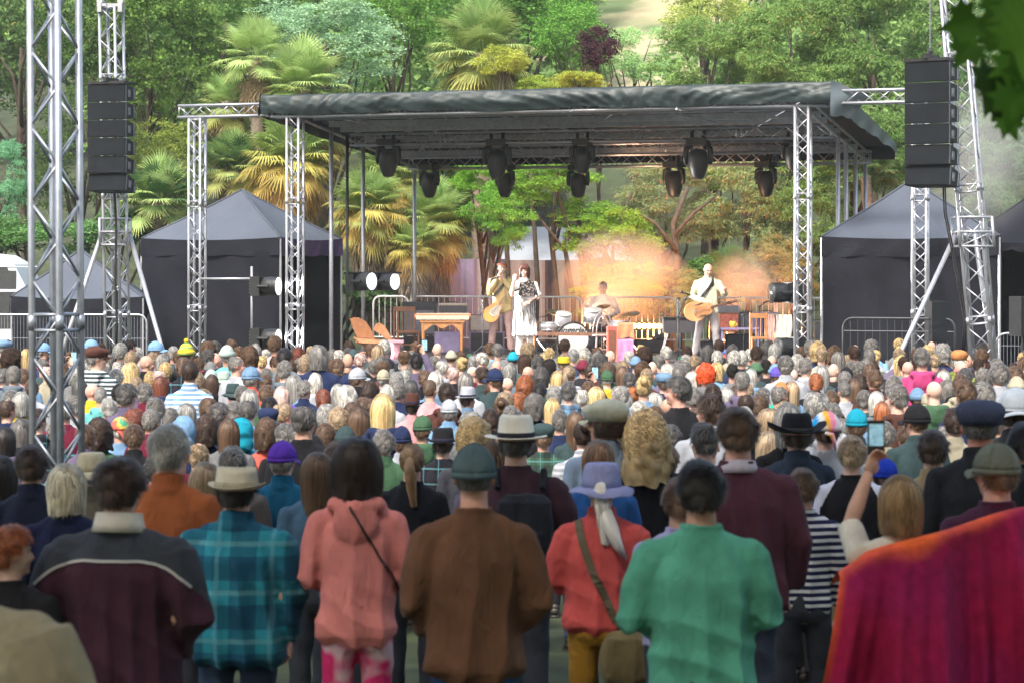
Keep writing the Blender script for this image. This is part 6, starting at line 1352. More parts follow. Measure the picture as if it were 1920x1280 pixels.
def guitar(label, c, ang, k, bodycol, acoustic=False, par_rot=0):
    """body centre c, neck pointing along ang (radians from +x, in the camera-facing plane)"""
    ux = Vector((math.cos(ang), .12, math.sin(ang))).normalized(); uy = Vector((-math.sin(ang), 0, math.cos(ang))); uy = (uy-ux*uy.dot(ux)).normalized(); nn = ux.cross(uy)
    if nn.y > 0: nn = -nn
    t = empty('guitar', c, label, 'guitar'); P = []
    for i in range(40):
        a = 2*math.pi*i/40; r = .19+.035*math.cos(2*a)-.025*math.cos(a)*1+(.012*math.cos(3*a)); P.append((1.12*r*math.cos(a)*k, r*math.sin(a)*k*(.95 if math.cos(a) < 0 else .86)))
    GB = mat('guitar varnish '+label[:8], bodycol, .25, spec=.6, var=.3, nscale=4); th = .085 if acoustic else .045
    b = mk('body', G().prism(P, c, ux, uy, -nn*th*k).mesh(), GB, t)
    pg = [(x*.55+.03, y*.6-.03*k) for x, y in P]; mk('pickguard', G().prism(pg, c+nn*.004, ux, uy, nn*.003).mesh(), CREAM if not acoustic else WOODO, b)
    mk('bridge', G().box(c-ux*.10*k+nn*.012, (.02, .02, .09*k), Matrix((ux, nn, uy)).transposed()).mesh(), CHROME, b)
    mk('neck', G().box(c+ux*(.20+.21)*k+nn*.012, (.46*k, .028, .045*k), Matrix((ux, nn, uy)).transposed()).mesh(), mat('maple neck', (.42, .26, .12), .4) if not acoustic else WOODD, t)
    hs = mk('headstock', G().box(c+ux*.70*k+nn*.01, (.14*k, .02, .07*k), Matrix((ux, nn, uy)).transposed()).mesh(), MC.get('maple neck') or WOODD, t)
    g = G(); [g.box(c+ux*(.65+.03*i)*k+uy*.05*k*s+nn*.01, (.015, .012, .03*k), Matrix((ux, nn, uy)).transposed()) for i in range(3) for s in (-1, 1)]; mk('tuning_peg', g.mesh(), CHROME, hs)
    g = G(); [g.tube([c-ux*.10*k+uy*.006*(i-2.5)*k+nn*.028, c+ux*.70*k+uy*.005*(i-2.5)*k+nn*.03], .0012, 3) for i in range(6)]; mk('strings', g.mesh(), CHROME, t)
    if acoustic: g = G(); [g.tube([c+uy*s*.1*k+ux*x_*k+nn*.004 for x_ in (-.08, -.03, .03, .08)], [.004, .012, .012, .004], 5) for s in (-1, 1)]; mk('sound_hole', g.mesh(), BLACKC, b)
    return t
s = F/pA.location.y; guitar('orange electric guitar with white pickguard hanging before the man in the beige jacket', Vector((W(926, 0, pA.location.y).x, pA.location.y-.24, zpx(582, pA.location.y))), R(52), .95, (.62, .28, .06))
s = F/pC.location.y; guitar('orange hollow-body acoustic guitar held by the bald guitarist', Vector((W(1311, 0, pC.location.y).x, pC.location.y-.27, zpx(581, pC.location.y))), R(14), 1.12, (.66, .30, .13), True)
def strap(p, pts, r=.03, m=None, name='strap'):
    V = []; n = len(pts); 
    for i, q in enumerate(pts):
        q = Vector(q); d = (Vector(pts[min(i+1, n-1)])-Vector(pts[max(i-1, 0)])).normalized(); c_ = Vector((0, 0, 1.25)); o = (q-Vector((0, 0, q.z))).normalized(); s_ = d.cross(o).normalized(); V += [tuple(q-s_*r), tuple(q+s_*r), tuple(q+s_*r+o*.005), tuple(q-s_*r+o*.005)]
    g = G(); g.V = V; g.F = [(4*i+a, 4*i+(a+1) % 4, 4*i+4+(a+1) % 4, 4*i+4+a) for i in range(n-1) for a in range(4)]; on(p, name, g.mesh(), m or BLACKC)
for p in (pA, pC): strap(p, [(-.07, .10, 1.30+.0), (-.10, .135, 1.38), (-.10, .10, 1.46), (-.095, .0, 1.51), (-.06, -.10, 1.44), (.05, -.14, 1.2)][::1]+[(.17, -.12, 1.05)], .028); 
for p in (pA, pC): strap(p, [(.16, .13, 1.08), (.05, .165, 1.2), (-.05, .15, 1.32), (-.10, .12, 1.42), (-.1, .05, 1.49)], .028)
# ---------------------------------------------------------------- the audience: the large figures near the camera
HCOL = {'w': (.46, .44, .40), 's': (.28, .275, .26), 'g': (.165, .155, .145), 'd': (.085, .08, .078), 'n': (.045, .026, .018), 'm': (.11, .065, .04), 'a': (.30, .22, .14), 'y': (.50, .36, .17), 'o': (.34, .11, .04), 'k': (.016, .013, .012), 'r': (.16, .05, .03), 'P': (.55, .38, .34), 'O': (.85, .10, .02)}
HWORD = {'w': 'white', 's': 'silver', 'g': 'grey', 'd': 'dark grey', 'n': 'dark brown', 'm': 'brown', 'a': 'sandy', 'y': 'blonde', 'o': 'ginger', 'k': 'black', 'r': 'auburn', 'P': 'pinkish white', 'O': 'bright orange'}
SKINS = [(.56, .34, .26), (.50, .29, .215), (.60, .38, .30), (.46, .27, .20), (.55, .30, .24)]
taken = []
def near(label, px, y, d, hat_h=.0, **kw):
    """stand a figure so that its head top (or hat top) meets photo row y in column px at distance d"""
    d *= kw.pop('ds', 1.2); c = W(px, 0, d); z0 = gz(c.x, d); H = (zpx(y, d)-z0)-hat_h; taken.append((c.x, d)); kw.setdefault('rot', R(rnd.uniform(-10, 10))); kw.setdefault('skin', SKINS[len(taken) % 5]); kw.setdefault('hi', d < 13.5)
    return person(label, c.x, d, z0, H, **kw)
RB = dict(loose=.024, sleeve=1.05, sh=.02, amp=.010)
# man in the two-tone fleece
pF = near('broad man in a dark maroon and slate fleece with white collar and pale piping', 226, 868, 7.9, arms='pocket', hair=('short', HCOL['n']), hairvar=1, top=('sweater', (.055, .022, .038)), girth=1.08, wide=1.12, topkw=dict(loose=.03, sleeve=1.15, sh=.02, hem=.80, amp=.010, seed=2), low=(.03, .03, .04), yaw=6)
def surf_pts(me, pts2, ydir=-1, off=.004):
    """drop (x,z) points onto the back of a garment mesh"""
    from mathutils.bvhtree import BVHTree
    bm = bmesh.new(); bm.from_mesh(me); bv = BVHTree.FromBMesh(bm); out = []
    for x, z in pts2:
        h = bv.ray_cast(Vector((x, -1.0 if ydir < 0 else 1.0, z)), Vector((0, 1 if ydir < 0 else -1, 0)))
        if h[0] is not None: out.append((h[0]+h[1].normalized()*off, h[1].normalized()))
    bm.free(); return out
def garment(p, nm='sweater'):
    for c in p.children:
        if c.name.split('.')[0] == nm: return c
def ribbon(p, parent, pts2, w_, m, name, ydir=-1, off=.004, col=(1, 1, 1), th=.004):
    sp = surf_pts(garment(p, parent).data, pts2, ydir, off)
    if len(sp) < 3: return
    g = G(); n = len(sp)
    for i, (q, nn) in enumerate(sp):
        d = (sp[min(i+1, n-1)][0]-sp[max(i-1, 0)][0]).normalized(); s_ = d.cross(nn).normalized(); g.V += [tuple(q-s_*w_), tuple(q+s_*w_), tuple(q+s_*w_+nn*th), tuple(q-s_*w_+nn*th)]
    g.F = [(4*i+a, 4*i+(a+1) % 4, 4*i+4+(a+1) % 4, 4*i+4+a) for i in range(n-1) for a in range(4)]
    o = child(name, g.mesh(smooth=False), p, m, col); return o
PIP = mat('pale piping', (.42, .42, .42), .6)
ribbon(pF, 'sweater', [(x, 1.365-.55*max(0, abs(x)-.10)**1.35-1.6*max(0, abs(x)-.20)**1.5) for x in [-.29+.58*i/40 for i in range(41)]], .0055, PIP, 'piping')
# slate yoke: recolour the upper back through a second material zone
def yoke(o, m2, test):
    o.data = o.data.copy(); me = o.data
    me.materials.append(m2); 
    for p in me.polygons:
        if test(p.center): p.material_index = 1
yo = garment(pF); yo.data = yo.data.copy(); yo.data.materials.append(None); yo.material_slots[1].link = 'OBJECT'; yo.material_slots[1].material = cloth_mat('slate fleece', col=(.045, .052, .068))
for p in yo.data.polygons:
    c = p.center
    if c.z > 1.368-.55*max(0, abs(c.x)-.10)**1.35-1.6*max(0, abs(c.x)-.20)**1.5: p.material_index = 1
def collar(p, col, z=1.50, r=.088, h=.05, nm='collar'):
    g = G(); rs = []
    for rr, zz in ((r+.012, z-.03), (r+.004, z), (r-.006, z+h), (r-.014, z+h), (r-.012, z-.02)): rs.append([(rr*1.02*math.cos(a), rr*.98*math.sin(a)-.018, zz+.012*-math.sin(a)) for a in [2*math.pi*i/28 for i in range(28)]])
    g.rings(rs); child(nm, g.mesh(smooth=True), p, CLOTH, col)
collar(pF, (.55, .53, .48))
# plaid shirt and small pale fedora
pP = near('person in a teal and blue plaid shirt with a small pale fedora', 445, 868, 9.3, .035, arms='down', hair=('short', HCOL['k']), hat=('small', (.52, .48, .38)), band=(.30, .27, .20), top=('jacket', (.02, .20, .27)), tm=cloth_mat('teal plaid', 'plaid', col2=(.006, .02, .07), scale=.55), topkw=dict(loose=.026, sleeve=1.05, hem=.76, amp=.011, seed=4, sh=.02), low=(.03, .05, .1), girth=1.1, wide=1.12)
# pink hoodie
pH = near('woman in a salmon pink hoodie with a thin black strap and tie-dyed pink trousers', 670, 836, 9.2, arms='front', fem=True, hair=('bob', (.022, .012, .010)), top=('hoodie', (.62, .215, .20)), low=(.62, .03, .16), lowm=cloth_mat('tie dye', 'tiedye', col2=(.65, .45, .5)), topkw=dict(loose=.02, hem=.82, sleeve=1.0, amp=.010, seed=6), wide=.93)
garment(pH, 'hair').scale = (1.28, 1.12, 1.08)
ribbon(pH, 'hoodie', [(-.02+.30*i/24, 1.48-.50*i/24) for i in range(25)], .006, BLACKC, 'bag_strap', off=.006)
# brown sweatshirt
pBr = near('broad man in a plain brown sweatshirt and slate cap with its peak turned right', 888, 832, 8.2, .03, arms='pocket', yaw=12, hair=('crop', HCOL['d']), hat=('cap', (.075, .115, .13)), top=('sweater', (.125, .062, .036)), topkw=dict(RB, hem=.80, seed=7, sh=.01), girth=1.02, wide=.98, low=(.03, .07, .2), skin=(.55, .30, .23))
# panama
pPa = near('man in a dark plum shirt and white straw hat with a black band', 968, 779, 11.2, .04, arms='front', hair=('short', HCOL['d']), hat=('panama', (.74, .71, .62)), band=(.02, .02, .03), top=('sweater', (.045, .022, .032)), girth=1.08, wide=1.05, topkw=dict(RB, seed=9))
def backpack(p, col, lab):
    g = G(); g.loft([(.98, .07, -.20, .13, .07), (1.02, .07, -.21, .155, .09), (1.2, .07, -.21, .155, .09), (1.34, .07, -.20, .14, .08), (1.38, .07, -.19, .09, .05)], 24, 4); g.loft([(1.02, .07, -.29, .11, .03), (1.18, .07, -.29, .11, .03)], 20, 4); g.tube([(-.08, -.14, 1.40), (-.10, -.05, 1.49), (-.10, .06, 1.45)], .022, 8); g.tube([(.15, -.14, 1.40), (.15, -.05, 1.49), (.14, .06, 1.45)], .022, 8)
    me = fuse(g, .009, 3); fold(me, .006, 30, 2, 5); child('backpack', me, p, CLOTH, col, None, lab)
backpack(pPa, (.014, .016, .022), 'black backpack')
# bucket hat
pBu = near('woman in a coral red sweater and lavender bucket hat, white ponytail and olive shoulder bag', 1128, 866, 9.8, .03, arms='front', fem=True, hair=('tail', (.66, .64, .60)), hat=('bucket', (.24, .26, .46)), top=('jacket', (.52, .085, .08)), topkw=dict(loose=.022, hem=.86, sleeve=1.1, amp=.008, seed=3), low=(.30, .16, .02), wide=1.0)
tl_ = G(); tl_.tube([(0.0, -.11, 1.60), (.03, -.15, 1.53), (.06, -.18, 1.44), (.10, -.18, 1.36), (.14, -.17, 1.28)], [.02, .036, .040, .028, .006], 12); m_ = tl_.mesh(smooth=True); V_ = get_v(m_); set_v(m_, V_+(nz(V_, 60, 1)*.004)[:, None]); set_col(m_, np.clip(np.repeat((.95+.3*nz(V_*np.array([1, 1, .1]), 150, 3))[:, None], 3, 1), .4, 1.4)); child('ponytail', m_, pBu, HAIR, (.66, .64, .60))
ribbon(pBu, 'jacket', [(-.12+.26*(i/24)**1.3, 1.47-.62*i/24) for i in range(25)], .021, mat('olive strap', (.085, .065, .035), .7), 'shoulder_strap', off=.006, th=.006)
bg_ = G(); bg_.ell((.16, -.24, .76), (.17, .09, .17), 18, 12); bg_.box((.16, -.30, .80), (.24, .03, .16)); me_ = fuse(bg_, .01, 3); fold(me_, .008, 30, 2, 8); bo = child('shoulder_bag', me_, pBu, CLOTH, (.16, .13, .065)); bo['label'] = 'olive shoulder bag'
# green sweatshirt
pG = near('broad man in a sea green sweatshirt with short black hair', 1314, 873, 7.7, arms='front', hair=('short', HCOL['k']), hairvar=2, top=('sweater', (.085, .32, .235)), topkw=dict(loose=.026, sleeve=1.06, sh=.012, hem=.74, amp=.012, seed=11), girth=1.06, wide=1.02, skin=(.42, .24, .17), low=(.04, .05, .09))
near('man in a lavender shirt mostly hidden behind the man in green', 1276, 905, 9.3, arms='pocket', hair=('short', HCOL['m']), top=('sweater', (.34, .33, .56)), wide=1.05)
# tall maroon
pM = near('tall man in a dark maroon jumper over a pale collar, short brown hair', 1383, 773, 10.2, arms='down', hair=('short', (.085, .05, .03)), hairvar=3, top=('sweater', (.075, .026, .042)), topkw=dict(RB, hem=.78, seed=12, sh=.02, loose=.03), girth=1.06, wide=1.06, low=(.04, .05, .08))
collar(pM, (.45, .42, .5), 1.49, .082, .03)
near('person in a navy and white striped top half hidden behind the maroon jumper', 1506, 885, 11.0, arms='down', hair=('short', HCOL['m']), top=('sweater', (.012, .016, .06)), tm=CL_STRIPE)
pK = near('man in a wide black felt hat and navy shirt', 1493, 772, 13.2, .05, arms='front', hair=('short', HCOL['n']), hat=('cowboy', (.010, .011, .016)), band=(.03, .03, .035), top=('jacket', (.022, .034, .055)), hi=True, wide=1.06, topkw=dict(seed=4))
# raglan
pR = near('young man in a raglan shirt with black body and pale sleeves, sandy hair', 1598, 824, 12.6, arms='pocket', hair=('short', HCOL['a']), top=('sweater', (.012, .012, .016)), hi=True, topkw=dict(seed=5, hem=.92), low=(.26, .22, .15))
ro = garment(pR); ro.data = ro.data.copy(); ro.data.materials.append(None); ro.material_slots[1].link = 'OBJECT'; ro.material_slots[1].material = cloth_mat('pale sleeve', col=(.52, .54, .66))
for p in ro.data.polygons:
    c = p.center
    if abs(c.x) > .10+max(0, 1.50-c.z)*.55 and c.z > 1.3 or abs(c.x) > .215: p.material_index = 1
# the pair under the shawl
pW = near('woman with dirty blonde hair raising a phone, wrapped in the magenta blanket', 1688, 903, 8.5, arms=('phone', 'front'), fem=True, hair=('bob', (.24, .155, .075)), hairvar=1, top=('sweater', (.62, .58, .50)), topkw=dict(loose=.01, shortsl=True), yaw=-8, rot=0.)
pC2 = near('man in a grey-green cap sharing the magenta blanket', 1868, 830, 8.9, .03, arms='front', yaw=-25, hair=('short', HCOL['m']), hat=('cap', (.13, .145, .12)), top=('sweater', (.06, .02, .05)), wide=1.05, rot=0.)
def blanket():
    t = pW; zw = pW.location.z; sw_ = pW.scale[2]; zm = pC2.location.z; sm = pC2.scale[2]
    xw, yw = pW.location.x, pW.location.y; xm, ym = pC2.location.x, pC2.location.y; n, m_ = 120, 60; V = []
    for i in range(n+1):
        f = i/n; a = -.10+1.2*f
        # ridge line over the shoulders of both
        x = xw-.28+(xm+.34-(xw-.28))*f; b1 = math.exp(-((x-xw)/.36)**2); b2 = math.exp(-((x-xm)/.32)**2)
        zr = zw+1.41*sw_*1.0+(zm-zw+1.53*sm-1.41*sw_)*min(1, max(0, f*1.15-.06))+.045*b1+.03*b2-.03*(1-b1)*(1-b2)-.10*max(0, .10-f)*6
        yb = (yw*b1+ym*b2)/(b1+b2+1e-6)-.17*b1-.17*b2-.08
        fr = .046*math.sin(x*15+.6)+.026*math.sin(x*34+2+3*f)+.012*math.sin(x*71)
        for j in range(m_+1):
            q = j/m_
            if q < .10:
                r = q/.10; y = yb+.30*(1-r)-.0; z = zr-.10*(1-r)**1.5; xx = x
            else:
                r = (q-.10)/.90; y = yb-.02-.06*math.sin(min(1, r*2)*1.57)-fr*min(1, r*2.2)*1.6-.03*math.sin(x*9+r*5)*r; z = zr-.02-r*1.18; xx = x+(-.22*(1-f)**3*r)+(.10*f**2*r)+.03*math.sin(r*5+x*6)*r
            V.append((xx, y, z))
    Q = [(i*(m_+1)+j, i*(m_+1)+j+1, (i+1)*(m_+1)+j+1, (i+1)*(m_+1)+j) for i in range(n) for j in range(m_)]
    V = np.array(V); q = np.tile(np.arange(m_+1)/m_, n+1); xi = np.repeat(np.arange(n+1)/n, m_+1)
    e = np.clip((.115+.02*np.sin(xi*14)+.07*np.exp(-((xi-.3)/.1)**2)-q)*16, 0, 1)[:, None]; e2 = np.clip((.035-xi)*30, 0, 1)[:, None]; e = np.maximum(e, e2*.8)
    pur = .5*np.clip(.5+.5*np.sin(V[:, [0]]*7+V[:, [2]]*6)+.3*np.sin(V[:, [2]]*13), 0, 1)*.7; base = np.array([.30, .008, .055])*(1-pur)+np.array([.22, .012, .12])*pur; col = base*(1-e)+np.array([.80, .13, .035])*e
    me = np_mesh('blanket', V, np.array(Q), col, True); o = mk('blanket', me, attr_mat('blanket wool', .85, .15, obj=False, var=.18)); tag(o, 'magenta and orange blanket draped around two people at the right border', 'blanket')
blanket()
# phone in the raised hand
k = pW.scale[2]; hx = Vector((-.10, .33, 1.82))*k+Vector(pW.location); dph = hx.y
t = empty('mobile_phone', (hx.x+.03, hx.y+.02, hx.z+.06), 'mobile phone with lit screen held up by the woman in the magenta blanket', 'phone')
cp = Vector((W(1644, 0, hx.y).x, hx.y+.02, zpx(820, hx.y))); mk('case', G().box(cp, (.074, .009, .15)).mesh(), BLACKC, t)
mk('screen', G().box(cp+Vector((0, -.006, .012)), (.062, .002, .095)).mesh(), mat('phone screen', (.2, .35, .45), .2, var=.8, nscale=30, emit=(.22, .40, .48), estr=.3), t)
# curly blonde woman with a raised hand
pCu = near('woman with long curly blonde hair in a black top', 1212, 792, 12.2, arms=('front', 'front'), fem=True, hair=('bigcurl', (.60, .42, .20)), top=('sweater', (.012, .012, .016)), hi=True, topkw=dict(seed=2))
def rust(): pass
pRu = near('grey-haired man in a rust brown jacket', 318, 806, 9.6, arms='front', hair=('short', HCOL['s']), hairvar=4, top=('jacket', (.27, .082, .030)), topkw=dict(loose=.02, seed=5), yaw=5)
pPc = near('man in a purple cap and petrol blue jacket', 530, 826, 12.6, .03, arms='front', hair=('short', HCOL['g']), hat=('cap', (.085, .03, .34)), yaw=18, top=('jacket', (.008, .095, .19)), hi=True, topkw=dict(seed=3))
near('person in a blue denim jacket with long brown hair', 596, 856, 11.2, arms='down', fem=True, hair=('long', HCOL['m']), top=('jacket', (.06, .12, .20)), yaw=20)
near('woman with a light brown ponytail in a black top', 773, 838, 12.6, arms='front', fem=True, hair=('tail', (.24, .145, .075)), top=('sweater', (.012, .013, .018)), hi=True)
near('woman with pinned white-blonde hair in a navy coat', 125, 879, 10.0, arms='front', fem=True, hair=('bob', (.60, .55, .42)), top=('jacket', (.012, .016, .05)), yaw=25)
near('man with brown hair in a navy coat with a red collar', 60, 842, 11.0, arms='down', hair=('short', HCOL['n']), hairvar=1, top=('jacket', (.014, .018, .04)))
near('short red-haired person in black, lowest at the left border', 18, 994, 7.8, arms='down', hair=('short', (.30, .085, .03)), top=('sweater', (.02, .02, .025)), yaw=55)
near('blurred person in a beige coat cut off by the lower left corner', -125, 960, 5.6, arms='pocket', hair=('short', HCOL['n']), top=('jacket', (.32, .28, .19)), girth=1.25, wide=1.25, topkw=dict(loose=.05, sleeve=1.3, sh=.04))
near('man in a navy flat cap and black jacket near the right border', 1838, 750, 10.6, .03, arms='front', hair=('crop', HCOL['d']), hat=('flat', (.045, .055, .10)), top=('jacket', (.016, .018, .024)), wide=1.08, girth=1.05, skin=(.60, .26, .20))
near('person with tousled brown hair and a tan collar behind the magenta blanket', 1750, 813, 11.6, arms='front', hair=('short', HCOL['n']), hairvar=3, top=('jacket', (.26, .20, .12)))
near('person in royal blue cap between the phone and the tan collar', 1660, 858, 13.0, .03, arms='front', hair=('short', HCOL['n']), hat=('cap', (.01, .035, .36)), top=('jacket', (.01, .04, .35)))
near('person in a floppy pale sun hat behind the man in the rust jacket', 172, 842, 12.0, .04, arms='front', fem=True, hair=('short', HCOL['g']), hat=('bucket', (.42, .38, .27)), top=('jacket', (.14, .12, .09)))
near('grey-haired person just above the small pale fedora', 437, 843, 12.4, arms='front', hair=('short', HCOL['g']), top=('jacket', (.10, .09, .09)))
near('long-haired blonde woman between the rust jacket and the fedora', 386, 874, 11.2, arms='front', fem=True, hair=('long', HCOL['a']), top=('jacket', (.36, .28, .26)))
near('person with brown bobbed hair just behind the lavender bucket hat', 1122, 834, 11.6, arms='front', fem=True, hair=('bob', (.20, .11, .06)), top=('jacket', (.02, .09, .28)))
near('profile of a person in a pale washed newsboy cap and denim shirt', 1138, 750, 12.3, .03, arms='front', yaw=-60, hair=('messy', HCOL['n']), hat=('flat', (.42, .43, .34)), top=('jacket', (.24, .32, .44)), hi=True)
near('person with curly blonde hair just above the slate cap', 888, 797, 13.6, arms='front', fem=True, hair=('curly', HCOL['y']), top=('jacket', (.1, .1, .12)))
near('brown-haired person left of the dark-haired woman in pink', 634, 834, 12.0, arms='front', hair=('short', HCOL['m']), top=('jacket', (.08, .10, .14)))
near('person in a black coat at the left border, third face down', 3, 862, 11.5, arms='front', hair=('long', HCOL['k']), top=('jacket', (.02, .03, .03)))
near('bulky dark-haired person in a white cap at the right border', 1905, 730, 13.0, .03, arms='front', hair=('messy', HCOL['n']), hat=('capback', (.60, .64, .68)), top=('jacket', (.03, .03, .035)), wide=1.1, girth=1.1)
near('person in a dark coat standing at the right border below the white cap', 1925, 800, 10.9, arms='front', hair=('short', HCOL['k']), top=('jacket', (.012, .012, .015)), wide=1.1)
